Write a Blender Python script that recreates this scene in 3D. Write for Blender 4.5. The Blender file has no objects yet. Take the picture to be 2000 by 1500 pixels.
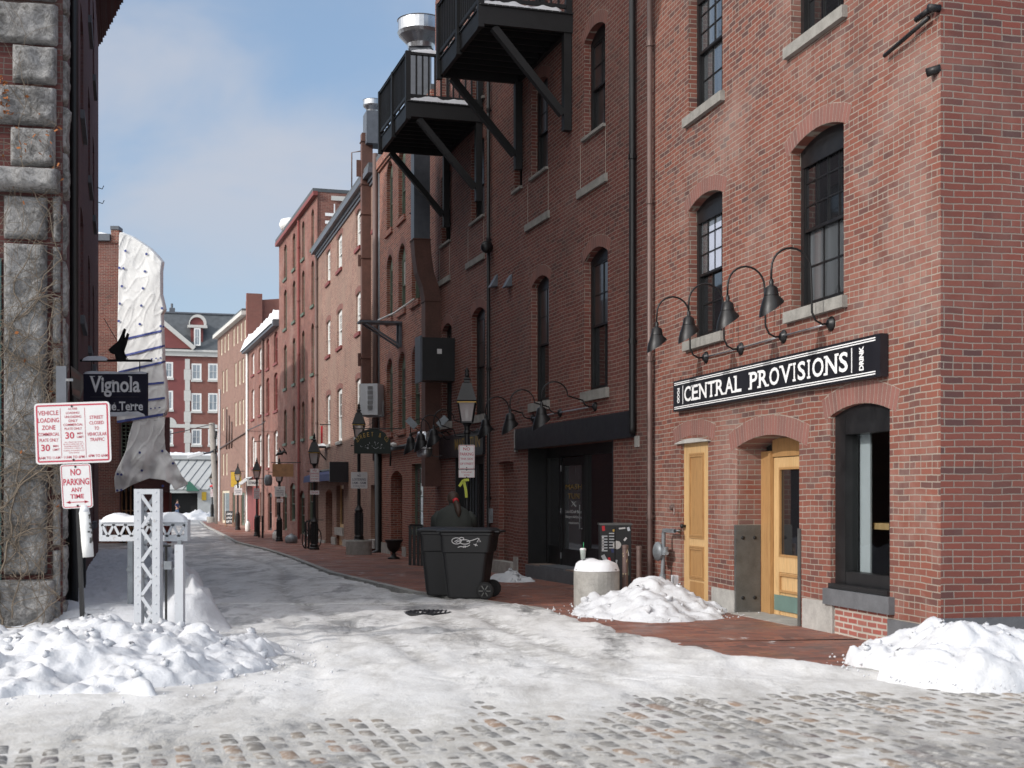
import bpy, math, random
from mathutils import Vector, Matrix, noise
random.seed(7)
C = bpy.context.scene.collection
FPX, CX, HY, EYE = 2630.0, 1000.0, 967.0, 1.62
V = Vector
def lerp(a, b, t): return a + (b - a) * t
GP = [(-900, 0), (16, 0), (27.6, -.12), (46, -.30), (60, -.50), (110, -.58), (175, -.75), (900, -.9)]
def gz(y):
    for (a, za), (b, zb) in zip(GP, GP[1:]):
        if y <= b: return lerp(za, zb, (y - a) / (b - a))
    return -.9
def at(u, v, Y): return V(((u - CX) / FPX * Y, Y, EYE + (HY - v) / FPX * Y))
def fbm(x, y, z, o=4):
    s, a = 0.0, 1.0
    for i in range(o):
        s += a * noise.noise(V((x, y, z))); a *= .5; x *= 2.03; y *= 2.03; z *= 2.03
    return s
# ------------------------------------------------------------------ materials
def newmat(name):
    m = bpy.data.materials.new(name); m.use_nodes = True
    nt = m.node_tree; b = nt.nodes['Principled BSDF']
    return m, nt, b
def N(nt, t, **k):
    n = nt.nodes.new(t)
    for a, b in k.items():
        if a.startswith('i_'):
            key = a[2:]; key = int(key) if key.isdigit() else key.replace('_', ' ')
            if isinstance(b, bpy.types.NodeSocket): nt.links.new(b, n.inputs[key])
            else: n.inputs[key].default_value = b
        else: setattr(n, a, b)
    return n
def M_(nt, op, a, b=None, c=None):
    n = nt.nodes.new('ShaderNodeMath'); n.operation = op
    for i, x in enumerate((a, b, c)):
        if x is None: continue
        if isinstance(x, bpy.types.NodeSocket): nt.links.new(x, n.inputs[i])
        else: n.inputs[i].default_value = x
    return n.outputs[0]
def mix(nt, f, a, b, mode='MIX'):
    n = nt.nodes.new('ShaderNodeMix'); n.data_type = 'RGBA'; n.blend_type = mode
    for k, x in ((0, f), (6, a), (7, b)):
        if isinstance(x, bpy.types.NodeSocket): nt.links.new(x, n.inputs[k])
        else: n.inputs[k].default_value = x if k == 0 else (*x[:3], 1)
    return n.outputs[2]
def ramp(nt, f, stops):
    n = nt.nodes.new('ShaderNodeValToRGB'); nt.links.new(f, n.inputs[0])
    e = n.color_ramp.elements
    while len(e) < len(stops): e.new(.5)
    for i, (p, c) in enumerate(stops):
        e[i].position = p; e[i].color = (*c, 1) if not isinstance(c, (int, float)) else (c, c, c, 1)
    return n.outputs[0]
def noi(nt, vec, scale, detail=4, rough=.55, dist=0):
    n = N(nt, 'ShaderNodeTexNoise', i_Scale=scale, i_Detail=detail, i_Roughness=rough, i_Distortion=dist)
    if vec is not None: nt.links.new(vec, n.inputs['Vector'])
    return n.outputs[0]
def pos(nt): return nt.nodes.new('ShaderNodeNewGeometry').outputs['Position']
def bump(nt, b, h, strength=.3, dist=.01):
    n = N(nt, 'ShaderNodeBump', i_Strength=strength, i_Distance=dist, i_Height=h)
    nt.links.new(n.outputs[0], b.inputs['Normal'])
def flat(name, col, rough=.6, metal=0, var=.15, scale=6, bmp=.15, spec=.5):
    """plain painted / stone / metal surface with slight mottling and grime"""
    m, nt, b = newmat(name); p = pos(nt)
    n1 = noi(nt, p, scale, 5); n2 = noi(nt, p, scale * 9, 3)
    f = M_(nt, 'ADD', M_(nt, 'MULTIPLY', n1, .7), M_(nt, 'MULTIPLY', n2, .3))
    c = ramp(nt, f, [(.3, tuple(x * (1 - var) for x in col)), (.7, tuple(min(1, x * (1 + var)) for x in col))])
    nt.links.new(c, b.inputs['Base Color']); b.inputs['Metallic'].default_value = metal
    r = M_(nt, 'ADD', M_(nt, 'MULTIPLY', n1, .25), rough - .12); nt.links.new(r, b.inputs['Roughness'])
    b.inputs['Specular IOR Level'].default_value = spec
    if bmp: bump(nt, b, n2, bmp, .004)
    return m
def brick(name, pal, mortar, stain=(.1, .07, .06), st=.35, white=.0, bw=.213, rh=.0677, horiz=False, ms=.0055, sand=None):
    m, nt, b = newmat(name)
    g = nt.nodes.new('ShaderNodeNewGeometry'); P = g.outputs['Position']
    if horiz: vec0 = P
    else:
        sn = N(nt, 'ShaderNodeSeparateXYZ', i_0=g.outputs['True Normal']); sp = N(nt, 'ShaderNodeSeparateXYZ', i_0=P)
        u = M_(nt, 'SUBTRACT', M_(nt, 'MULTIPLY', sp.outputs[1], sn.outputs[0]), M_(nt, 'MULTIPLY', sp.outputs[0], sn.outputs[1]))
        vec0 = N(nt, 'ShaderNodeCombineXYZ', i_0=u, i_1=sp.outputs[2], i_2=0.0).outputs[0]
    w1 = N(nt, 'ShaderNodeTexNoise', i_Vector=vec0, i_Scale=1.3, i_Detail=2).outputs['Color']
    w2 = N(nt, 'ShaderNodeTexNoise', i_Vector=vec0, i_Scale=28.0, i_Detail=2).outputs['Color']
    def add(v, w, k):
        a = N(nt, 'ShaderNodeVectorMath', operation='SUBTRACT', i_0=w, i_1=(.5, .5, .5))
        c = N(nt, 'ShaderNodeVectorMath', operation='SCALE', i_0=a.outputs[0]); c.inputs['Scale'].default_value = k
        return N(nt, 'ShaderNodeVectorMath', operation='ADD', i_0=v, i_1=c.outputs[0]).outputs[0]
    vec = add(add(vec0, w1, .05), w2, .007)
    s = N(nt, 'ShaderNodeSeparateXYZ', i_0=vec)
    row = M_(nt, 'FLOOR', M_(nt, 'DIVIDE', s.outputs[1], rh))
    odd = M_(nt, 'SUBTRACT', 1.0, M_(nt, 'FLOORED_MODULO', row, 2.0))
    hd = M_(nt, 'LESS_THAN', M_(nt, 'FLOORED_MODULO', row, 7.0), .5)      # a header course every seventh row
    bwn = M_(nt, 'SUBTRACT', bw, M_(nt, 'MULTIPLY', hd, bw / 2))
    uu = M_(nt, 'DIVIDE', M_(nt, 'ADD', s.outputs[0], M_(nt, 'MULTIPLY', odd, bw * .5)), bwn)
    col = M_(nt, 'FLOOR', uu)
    fu = M_(nt, 'MULTIPLY', M_(nt, 'SUBTRACT', uu, col), bwn); fv = M_(nt, 'MULTIPLY', M_(nt, 'FRACT', M_(nt, 'DIVIDE', s.outputs[1], rh)), rh)
    du = M_(nt, 'MINIMUM', fu, M_(nt, 'SUBTRACT', bwn, fu)); dv = M_(nt, 'MINIMUM', fv, M_(nt, 'SUBTRACT', rh, fv))
    d = M_(nt, 'MINIMUM', du, dv)
    body = N(nt, 'ShaderNodeMapRange', i_0=d, i_1=ms * .55, i_2=ms * 1.5, i_3=0.0, i_4=1.0).outputs[0]
    cell = N(nt, 'ShaderNodeCombineXYZ', i_0=col, i_1=row, i_2=M_(nt, 'MULTIPLY', hd, 3.0)).outputs[0]
    wn = N(nt, 'ShaderNodeTexWhiteNoise', noise_dimensions='3D', i_Vector=cell).outputs['Value']
    big = noi(nt, P, .55, 5, .6); med = noi(nt, P, 3.2, 4); fine = noi(nt, P, 60, 3)
    k = M_(nt, 'ADD', M_(nt, 'MULTIPLY', wn, .72), M_(nt, 'MULTIPLY', M_(nt, 'SUBTRACT', big, .36), 1.0))
    c = ramp(nt, k, [(i / (len(pal) - 1) * .8 + .1, x) for i, x in enumerate(pal)])
    c = mix(nt, M_(nt, 'MULTIPLY', fine, .35), c, tuple(x * .6 for x in pal[len(pal) // 2]))
    mo = mix(nt, med, tuple(x * .75 for x in mortar), tuple(min(1, x * 1.2) for x in mortar))
    if white: # lime bloom running over the bricks in patches
        wp = N(nt, 'ShaderNodeMapRange', i_0=noi(nt, P, .7, 6, .62, .6), i_1=.5, i_2=.74, i_3=.0, i_4=white).outputs[0]
        c = mix(nt, wp, c, (.50, .42, .38)); 
    c = mix(nt, body, mo, c)
    sm = N(nt, 'ShaderNodeMapRange', i_0=noi(nt, P, .9, 6, .65), i_1=.5, i_2=.72, i_3=0.0, i_4=st).outputs[0]
    c = mix(nt, sm, c, stain)
    if sand:
        sm2 = N(nt, 'ShaderNodeMapRange', i_0=noi(nt, P, .5, 6, .65), i_1=.4, i_2=.65, i_3=.0, i_4=.75).outputs[0]
        c = mix(nt, sm2, c, sand)
    nt.links.new(c, b.inputs['Base Color']); b.inputs['Roughness'].default_value = .88
    b.inputs['Specular IOR Level'].default_value = .25
    h = M_(nt, 'ADD', body, M_(nt, 'MULTIPLY', fine, .35)); bump(nt, b, h, .55, .006)
    return m
MT = {}
MT['b1'] = brick('old_brick_pink', [(.10, .055, .052), (.165, .067, .054), (.205, .076, .056), (.235, .084, .060), (.21, .09, .07), (.265, .112, .082)], (.30, .262, .22), st=.35, white=.28)
MT['b1s'] = brick('old_brick_red', [(.09, .05, .05), (.17, .06, .048), (.215, .068, .052), (.19, .068, .055), (.23, .08, .058)], (.25, .215, .185), st=.3, white=.12)
MT['b2'] = brick('old_brick_dark', [(.10, .046, .042), (.155, .055, .046), (.20, .066, .054), (.17, .062, .05), (.24, .084, .064)], (.30, .25, .21), st=.35, white=.12)
MT['bq'] = brick('brick_dark_front', [(.06, .03, .03), (.10, .036, .034), (.13, .045, .04)], (.12, .10, .09), st=.4)
MT['b3'] = brick('brick_brown', [(.15, .06, .05), (.24, .08, .06), (.30, .105, .075), (.33, .13, .09)], (.40, .35, .29), st=.3)
MT['b4'] = brick('brick_sandy', [(.16, .085, .07), (.24, .12, .095), (.29, .15, .12), (.34, .20, .155)], (.42, .35, .29), st=.6, stain=(.12, .075, .062), sand=(.29, .205, .165))
MT['b5'] = brick('brick_orange', [(.16, .075, .065), (.22, .09, .075), (.25, .105, .085), (.28, .13, .105)], (.30, .21, .17), st=.6, white=.3, stain=(.11, .06, .052))
MT['b7'] = brick('brick_salmon', [(.19, .105, .088), (.235, .13, .105), (.265, .155, .125)], (.36, .27, .22), st=.45, stain=(.14, .09, .075))
MT['bp'] = brick('brick_purple', [(.10, .05, .055), (.13, .06, .06), (.15, .07, .068)], (.12, .08, .08), st=.4)
MT['pave'] = brick('brick_pavers', [(.13, .072, .06), (.21, .095, .075), (.28, .115, .08), (.31, .14, .095)], (.14, .12, .11), st=.6, horiz=True, rh=.105, ms=.003, stain=(.16, .135, .125))
def vous(name, pal, mort):
    m, nt, b = newmat(name); g = nt.nodes.new('ShaderNodeNewGeometry')
    c = ramp(nt, g.outputs['Random Per Island'], [(i / (len(pal) - 1), x) for i, x in enumerate(pal)])
    c = mix(nt, M_(nt, 'MULTIPLY', noi(nt, g.outputs['Position'], 30, 4), .5), c, mort)
    nt.links.new(c, b.inputs['Base Color']); b.inputs['Roughness'].default_value = .9
    bump(nt, b, noi(nt, g.outputs['Position'], 60, 3), .4, .004); return m
MT['v1'] = vous('arch_brick_pink', [(.15, .062, .054), (.235, .08, .064), (.19, .07, .058)], (.25, .17, .145))
MT['v2'] = vous('arch_brick_dark', [(.14, .055, .05), (.24, .08, .06), (.19, .07, .055)], (.22, .15, .13))
MT['mortar'] = flat('lime_mortar', (.45, .41, .35), .95, var=.25, scale=9)
MT['stone'] = flat('weathered_granite', (.36, .35, .33), .9, var=.3, scale=4, bmp=.5)
MT['bluestone'] = flat('blue_grey_stone', (.11, .115, .125), .8, var=.25, scale=5, bmp=.4)
MT['black'] = flat('black_paint', (.009, .009, .010), .45, var=.4)
MT['blackw'] = flat('black_stained_timber', (.009, .009, .010), .6, var=.5, scale=3, bmp=.5)
MT['sillst'] = flat('dull_granite_sill', (.26, .25, .23), .9, var=.3, scale=5, bmp=.4)
MT['mortar2'] = flat('dark_mortar', (.29, .24, .20), .95, var=.25, scale=9)
MT['iron'] = flat('black_cast_iron', (.011, .011, .012), .42, var=.4, metal=.2)
MT['plastic'] = flat('black_plastic', (.009, .009, .010), .5, var=.25, scale=8)
MT['cream'] = flat('cream_paint', (.62, .55, .43), .6)
MT['white'] = flat('white_paint', (.76, .76, .74), .5, var=.08)
MT['pgrey'] = flat('pale_grey_paint', (.60, .62, .65), .5, var=.08)
MT['green'] = flat('faded_green_paint', (.10, .13, .095), .6)
MT['maroon'] = flat('maroon_paint', (.20, .045, .04), .6)
MT['redpaint'] = flat('red_painted_front', (.22, .05, .045), .6)
MT['brownpipe'] = flat('brown_painted_pipe', (.14, .095, .085), .5, metal=.3)
MT['kerbstone'] = flat('kerb_granite', (.33, .325, .31), .85, var=.35, scale=3)
MT['steel'] = flat('grey_steel_plate', (.13, .13, .125), .45, metal=.5, var=.25)
MT['galv'] = flat('galvanised_steel', (.52, .53, .55), .3, metal=.9, var=.15)
MT['rust'] = flat('rusty_duct', (.11, .052, .04), .75, var=.35, scale=2.5)
MT['duct'] = flat('grey_painted_duct', (.10, .11, .13), .5, var=.2)
MT['concrete'] = flat('rough_concrete', (.30, .29, .27), .9, var=.3, scale=7, bmp=.6)
MT['gasgrey'] = flat('grey_gas_pipe', (.22, .24, .26), .5, metal=.4, var=.3)
MT['navy'] = flat('navy_cloth', (.03, .04, .11), .8)
MT['greencloth'] = flat('green_cloth', (.02, .09, .06), .8)
MT['yellow'] = flat('yellow_banner', (.55, .36, .04), .8)
MT['gold'] = flat('gold_letters', (.45, .29, .07), .45, metal=.3)
MT['signblack'] = flat('sign_black', (.012, .012, .016), .35, var=.2)
MT['signnavy'] = flat('sign_navy', (.018, .018, .035), .4, var=.2)
MT['letter'] = flat('white_letters', (.82, .82, .82), .5, var=.03)
MT['signw'] = flat('sign_white', (.62, .61, .61), .35, var=.05)
MT['redink'] = flat('red_ink', (.42, .03, .06), .5, var=.1)
MT['darkink'] = flat('dark_ink', (.05, .05, .09), .5, var=.1)
MT['aluback'] = flat('aluminium_sheet', (.45, .46, .47), .35, metal=.7)
MT['slate'] = flat('grey_slate', (.085, .095, .105), .75, var=.3, scale=2)
MT['hotelred'] = flat('smooth_red_brickwork', (.19, .06, .058), .85, var=.15, scale=1.2)
MT['hotelbrick'] = brick('far_red_brick', [(.19, .075, .062), (.23, .085, .07), (.26, .10, .08)], (.26, .17, .14), st=.1)
MT['trim'] = flat('white_stone_trim', (.54, .535, .51), .8, var=.1)
MT['greyclad'] = flat('grey_cladding', (.40, .41, .41), .6, var=.12, scale=1.5)
MT['dark'] = flat('dark_interior', (.012, .012, .013), .9, var=.3)
MT['skin'] = flat('skin', (.45, .25, .18), .6)
MT['hair'] = flat('dark_brown_hair', (.045, .026, .018), .6, var=.4, scale=30)
MT['jacket'] = flat('dark_olive_jacket', (.032, .036, .032), .85, var=.3)
MT['jeans'] = flat('blue_jeans', (.10, .14, .22), .9)
MT['red'] = flat('bright_red', (.5, .02, .03), .6)
MT['wood2'] = flat('brown_wood', (.25, .13, .06), .6, var=.35, scale=4)
MT['twig'] = flat('dry_vine_stems', (.15, .12, .09), .95, var=.4, scale=10)
MT['leaf'] = flat('dry_orange_leaves', (.28, .10, .03), .9, var=.4, scale=20)
MT['pole'] = flat('weathered_pole', (.28, .26, .24), .95, var=.25, scale=3, bmp=.5)
def worn(name, col, rustc, amt):
    m, nt, b = newmat(name); P = pos(nt); n1 = noi(nt, P, 5, 6, .65); n2 = noi(nt, P, 22, 6, .75)
    c = mix(nt, n1, tuple(x * .82 for x in col), col)
    f = N(nt, 'ShaderNodeMapRange', i_0=M_(nt, 'ADD', M_(nt, 'MULTIPLY', n1, .5), M_(nt, 'MULTIPLY', n2, .5)), i_1=.58, i_2=.64, i_3=0.0, i_4=amt).outputs[0]
    nt.links.new(mix(nt, f, c, rustc), b.inputs[0]); b.inputs['Roughness'].default_value = .55; bump(nt, b, n2, .3, .003); return m
MT['lat'] = worn('worn_grey_steel_paint', (.56, .58, .61), (.26, .20, .16), .6)
def wood(name, c1, c2):
    m, nt, b = newmat(name); P = pos(nt)
    mp = N(nt, 'ShaderNodeMapping', i_0=P); mp.inputs['Scale'].default_value = (9, 9, .8)
    n = noi(nt, mp.outputs[0], 2.2, 5, .6, 1.2)
    c = ramp(nt, n, [(.25, c1), (.5, c2), (.62, tuple(x * .8 for x in c2)), (.8, c1)])
    nt.links.new(c, b.inputs['Base Color']); b.inputs['Roughness'].default_value = .38
    bump(nt, b, n, .15, .003); return m
MT['pine'] = wood('varnished_pine', (.44, .26, .11), (.62, .41, .20))
MT['pinedark'] = wood('varnished_pine_dark', (.28, .14, .055), (.42, .24, .10))
def glass(name, col, rough=.03, cur=None):
    """window pane: a coated sheet in front of an unlit room, so it mirrors the street"""
    m, nt, b = newmat(name); P = pos(nt)
    if cur: # pale curtain folds behind the glass
        mp = N(nt, 'ShaderNodeMapping', i_0=P); mp.inputs['Scale'].default_value = (1, 1, .02)
        c = ramp(nt, noi(nt, mp.outputs[0], 9, 2), [(.3, col), (.7, cur)])
        nt.links.new(c, b.inputs['Base Color'])
    else: b.inputs['Base Color'].default_value = (*col, 1)
    b.inputs['Roughness'].default_value = rough; b.inputs['Specular IOR Level'].default_value = .9
    b.inputs['Coat Weight'].default_value = .35; b.inputs['Coat Roughness'].default_value = .02
    n = N(nt, 'ShaderNodeBump', i_Strength=.05, i_Distance=.02, i_Height=noi(nt, P, 1.6, 1)); nt.links.new(n.outputs[0], b.inputs['Normal'])
    nt.links.new(n.outputs[0], b.inputs['Coat Normal'])
    return m
MT['gl'] = glass('dark_window_glass', (.012, .013, .015))
MT['glg'] = glass('grey_window_glass', (.05, .055, .06), cur=(.11, .12, .13))
MT['glb'] = glass('pale_blind_glass', (.38, .38, .37), .25, cur=(.5, .5, .48))
MT['glblack'] = glass('black_blind_glass', (.02, .02, .021), .3)
MT['glgreen'] = glass('green_tinted_glass', (.03, .06, .05), cur=(.08, .11, .10))
MT['glh'] = glass('hotel_curtain_glass', (.16, .19, .22), .1, cur=(.34, .37, .40))
def clearglass():
    m = bpy.data.materials.new('clear_glass'); m.use_nodes = True; nt = m.node_tree; nt.nodes.clear()
    o = nt.nodes.new('ShaderNodeOutputMaterial'); mx = nt.nodes.new('ShaderNodeMixShader')
    t = N(nt, 'ShaderNodeBsdfTransparent', i_Color=(.86, .9, .88, 1)); g = N(nt, 'ShaderNodeBsdfGlossy', i_Roughness=.02)
    f = N(nt, 'ShaderNodeFresnel', i_IOR=1.7); nt.links.new(f.outputs[0], mx.inputs[0])
    nt.links.new(t.outputs[0], mx.inputs[1]); nt.links.new(g.outputs[0], mx.inputs[2]); nt.links.new(mx.outputs[0], o.inputs[0]); return m
MT['clear'] = clearglass()
def frosted():
    m, nt, b = newmat('lantern_glass'); b.inputs['Base Color'].default_value = (.45, .42, .42, 1)
    b.inputs['Roughness'].default_value = .25; b.inputs['Alpha'].default_value = .55; return m
MT['lglass'] = frosted()
def snow(name, col=(.73, .74, .765), sc=14, dirt=.0):
    m, nt, b = newmat(name); P = pos(nt)
    n1 = noi(nt, P, sc, 6, .65); n2 = noi(nt, P, 3, 5, .6)
    c = mix(nt, N(nt, 'ShaderNodeMapRange', i_0=n2, i_1=.45, i_2=.75, i_3=0.0, i_4=dirt).outputs[0], col, (.36, .33, .29)) if dirt else mix(nt, n2, col, tuple(x * .95 for x in col))
    nt.links.new(c, b.inputs['Base Color']); b.inputs['Roughness'].default_value = .75
    b.inputs['Specular IOR Level'].default_value = .2
    b.inputs['Subsurface Weight'].default_value = .0
    bump(nt, b, n1, .5, .02); return m
MT['snow'] = snow('fresh_snow'); MT['snowp'] = snow('ploughed_snow', (.60, .61, .635), sc=26, dirt=.22); MT['snowd'] = snow('dirty_snow', dirt=.5)
# ------------------------------------------------------------------ mesh builder
def org(o):
    v = V((0, 0, 0))
    while o is not None: v += o.location; o = o.parent
    return v
class MB:
    def __init__(s): s.v, s.f = [], []
    def poly(s, pts):
        i = len(s.v); s.v += [V(p) for p in pts]; s.f.append(tuple(range(i, i + len(pts)))); return s
    def mesh(s, vs, fs):
        i = len(s.v); s.v += [V(p) for p in vs]; s.f += [tuple(i + k for k in f) for f in fs]; return s
    def hexa(s, p):  # 8 points: bottom loop 0-3, top loop 4-7
        return s.mesh(p, [(3, 2, 1, 0), (4, 5, 6, 7), (0, 1, 5, 4), (1, 2, 6, 5), (2, 3, 7, 6), (3, 0, 4, 7)])
    def box(s, x0, x1, y0, y1, z0, z1, M=None):
        p = [V(q) for q in ((x0, y0, z0), (x1, y0, z0), (x1, y1, z0), (x0, y1, z0), (x0, y0, z1), (x1, y0, z1), (x1, y1, z1), (x0, y1, z1))]
        if M: p = [M @ q for q in p]
        return s.hexa(p)
    def bar(s, a, b, w, h, up=V((0, 0, 1))):
        a, b = V(a), V(b); d = (b - a).normalized()
        if abs(d.dot(up)) > .99: up = V((0, 1, 0))
        x = d.cross(up).normalized() * w / 2; y = x.cross(d).normalized() * h / 2
        return s.hexa([a - x - y, a + x - y, b + x - y, b - x - y, a - x + y, a + x + y, b + x + y, b - x + y])
    def tube(s, pts, r, n=8, cap=True):
        pts = [V(p) for p in pts]; rr = r if isinstance(r, (list, tuple)) else [r] * len(pts)
        base = len(s.v); prev = None
        for k, p in enumerate(pts):
            d = (pts[min(k + 1, len(pts) - 1)] - pts[max(k - 1, 0)]).normalized()
            if prev is None:
                up = V((0, 0, 1)) if abs(d.z) < .9 else V((1, 0, 0)); x = d.cross(up).normalized()
            else: x = (prev - d * prev.dot(d)).normalized()
            prev = x; y = d.cross(x)
            for i in range(n):
                a = 2 * math.pi * i / n; s.v.append(p + (x * math.cos(a) + y * math.sin(a)) * rr[k])
        for k in range(len(pts) - 1):
            for i in range(n):
                j = (i + 1) % n; a = base + k * n
                s.f.append((a + i, a + j, a + n + j, a + n + i))
        if cap:
            s.f.append(tuple(base + i for i in range(n))[::-1]); s.f.append(tuple(base + (len(pts) - 1) * n + i for i in range(n)))
        return s
    def lathe(s, prof, n=16, M=None, c=(0, 0, 0), sq=None):
        base = len(s.v); c = V(c)
        for r, z in prof:
            for i in range(n):
                a = 2 * math.pi * (i + (.5 if n == 4 else 0)) / n; q = V((math.cos(a) * r, math.sin(a) * r, z)) + c
                s.v.append(M @ q if M else q)
        for k in range(len(prof) - 1):
            for i in range(n):
                j = (i + 1) % n; a = base + k * n; s.f.append((a + i, a + j, a + n + j, a + n + i))
        s.f.append(tuple(base + i for i in range(n))[::-1]); s.f.append(tuple(base + (len(prof) - 1) * n + i for i in range(n)))
        return s
    def build(s, name, mat, parent=None, smooth=False, local=False, origin=None):
        if parent is None and origin is None and not local:
            lo = [min(p[i] for p in s.v) for i in range(3)]; hi = [max(p[i] for p in s.v) for i in range(3)]
            origin = V(((lo[0] + hi[0]) / 2, (lo[1] + hi[1]) / 2, lo[2]))
        O = V((0, 0, 0)) if local else (org(parent) if parent else V(origin))
        me = bpy.data.meshes.new(name); me.from_pydata([tuple(p - O) for p in s.v], [], s.f)
        me.materials.append(MT[mat] if isinstance(mat, str) else mat)
        if smooth: me.polygons.foreach_set('use_smooth', [True] * len(me.polygons))
        me.update(); o = bpy.data.objects.new(name, me); C.objects.link(o)
        if parent: o.parent = parent
        else: o.location = O if not local else (0, 0, 0)
        if smooth == 'auto':
            md = None
        return o
def thing(name, label, cat, loc, group=None, rz=0):
    o = bpy.data.objects.new(name, None); C.objects.link(o); o.location = loc; o.rotation_euler = (0, 0, rz)
    o.empty_display_size = .2; return tag(o, label, cat, group)
def tag(o, label, cat, group=None):
    o['label'] = label; o['category'] = cat
    if group: o['group'] = group
    return o
def struct(o, kind='structure'): o['kind'] = kind; return o
def copy_tree(o, parent=None):
    c = o.copy(); C.objects.link(c); c.parent = parent
    for ch in list(o.children): copy_tree(ch, c)
    return c
# ------------------------------------------------------------------ facades
class Fac:
    """a facade line on plan: P start, d along, n towards the street"""
    def __init__(s, P, d, side=1):
        s.P = V((P[0], P[1], 0)); s.d = V((d[0], d[1], 0)).normalized()
        s.n = V((-s.d.y, s.d.x, 0)) if side == 1 else V((s.d.y, -s.d.x, 0))
    def W(s, a, z, o=0): q = s.P + s.d * a + s.n * o; q.z = z; return q
    def s(s, u, o=0):
        k = (u - CX) / FPX; q = s.P + s.n * o
        return (k * q.y - q.x) / (s.d.x - k * s.d.y)
    def z(s, u, v, o=0):
        q = s.P + s.n * o + s.d * s.s(u, o); return EYE + (HY - v) / FPX * q.y
def vp(v): return ((v - CX) / FPX, 1)
def fbox(mb, F, s0, s1, z0, z1, o0, o1):
    return mb.hexa([F.W(s0, z0, o0), F.W(s1, z0, o0), F.W(s1, z0, o1), F.W(s0, z0, o1), F.W(s0, z1, o0), F.W(s1, z1, o0), F.W(s1, z1, o1), F.W(s0, z1, o1)])
def arcpts(s0, s1, z, rise, n=10):
    """points of a segmental or round arch from (s0,z) to (s1,z) rising by rise"""
    if rise < 1e-4: return [(s0, z), (s1, z)]
    w = (s1 - s0) / 2; R = (w * w + rise * rise) / (2 * rise); cz = z + rise - R; c = (s0 + s1) / 2
    a = math.asin(min(1, w / R)); a = math.pi - a if rise > w else a
    return [(c + R * math.sin(lerp(-a, a, i / n)), cz + R * math.cos(lerp(-a, a, i / n))) for i in range(n + 1)]
def wall(F, s0, s1, z0, z1, ops, mat, par, name='wall', jamb=.2):
    """brick face with real openings; ops = (s0,s1,z0,z1,rise,depth)"""
    mb = MB(); S = sorted({s0, s1, *[x for o in ops for x in o[:2]]}); Z = sorted({z0, z1, *[x for o in ops for x in o[2:4]]})
    for a, b in zip(S, S[1:]):
        for c, d in zip(Z, Z[1:]):
            ms, mz = (a + b) / 2, (c + d) / 2
            if any(o[0] < ms < o[1] and o[2] < mz < o[3] for o in ops): continue
            mb.poly([F.W(a, c), F.W(b, c), F.W(b, d), F.W(a, d)])
    for o in ops:
        a, b, c, d, r = o[:5]; dep = o[5] if len(o) > 5 else jamb
        A = arcpts(a, b, d - r, r)
        if r > 1e-4:
            for p, q in zip(A, A[1:]): mb.poly([F.W(p[0], p[1]), F.W(q[0], q[1]), F.W(q[0], d), F.W(p[0], d)])
        L = [(a, c)] + A + [(b, c)]
        for p, q in zip(L, L[1:] + L[:1]):
            mb.poly([F.W(*p, 0), F.W(*q, 0), F.W(*q, -dep), F.W(*p, -dep)])
    return mb.build(name, mat, par)
def shell(F, s0, s1, z0, z1, D, par, mat, roof='slate', rname='roof', over=0):
    mb = MB(); e = .0
    mb.poly([F.W(s0, z0), F.W(s0, z1), F.W(s0, z1, -D), F.W(s0, z0, -D)])
    mb.poly([F.W(s1, z0), F.W(s1, z0, -D), F.W(s1, z1, -D), F.W(s1, z1)])
    mb.poly([F.W(s0, z0, -D), F.W(s0, z1, -D), F.W(s1, z1, -D), F.W(s1, z0, -D)])
    mb.build('rear_wall', mat, par)
    r = MB(); fbox(r, F, s0 - .02, s1 + .02, z1, z1 + .15, -D, over); return r.build(rname, roof, par)
def arch(F, s0, s1, zs, rise, mat, par, h=.21, n=None, prd=.004, fl=.06):
    """ring of radial bricks over an opening"""
    w = (s1 - s0) / 2; R = (w * w + rise * rise) / (2 * rise); cz = zs + rise - R; c = (s0 + s1) / 2
    a = math.asin(min(1, w / R)) + fl; a = math.pi - a if rise > w else a
    n = n or max(5, int(2 * a * R / .078)); mb = MB()
    for i in range(n):
        t0 = lerp(-a, a, (i + .07) / n); t1 = lerp(-a, a, (i + .93) / n)
        def q(t, r, o): return F.W(c + r * math.sin(t), cz + r * math.cos(t), o)
        r1 = R + h * random.uniform(.97, 1.03)
        mb.hexa([q(t0, R + .004, -.05), q(t1, R + .004, -.05), q(t1, R + .004, prd), q(t0, R + .004, prd), q(t0, r1, -.05), q(t1, r1, -.05), q(t1, r1, prd), q(t0, r1, prd)])
    o = mb.build('arch', mat, par)
    b = MB(); A = [(c + (R + .002) * math.sin(lerp(-a, a, i / 12)), cz + (R + .002) * math.cos(lerp(-a, a, i / 12))) for i in range(13)]
    B = [(c + (R + h * 1.04) * math.sin(lerp(-a, a, i / 12)), cz + (R + h * 1.04) * math.cos(lerp(-a, a, i / 12))) for i in range(13)]
    for k in range(12): b.poly([F.W(*A[k], .002), F.W(*A[k + 1], .002), F.W(*B[k + 1], .002), F.W(*B[k], .002)])
    b.build('arch_mortar', 'mortar2', o); return o
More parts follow.
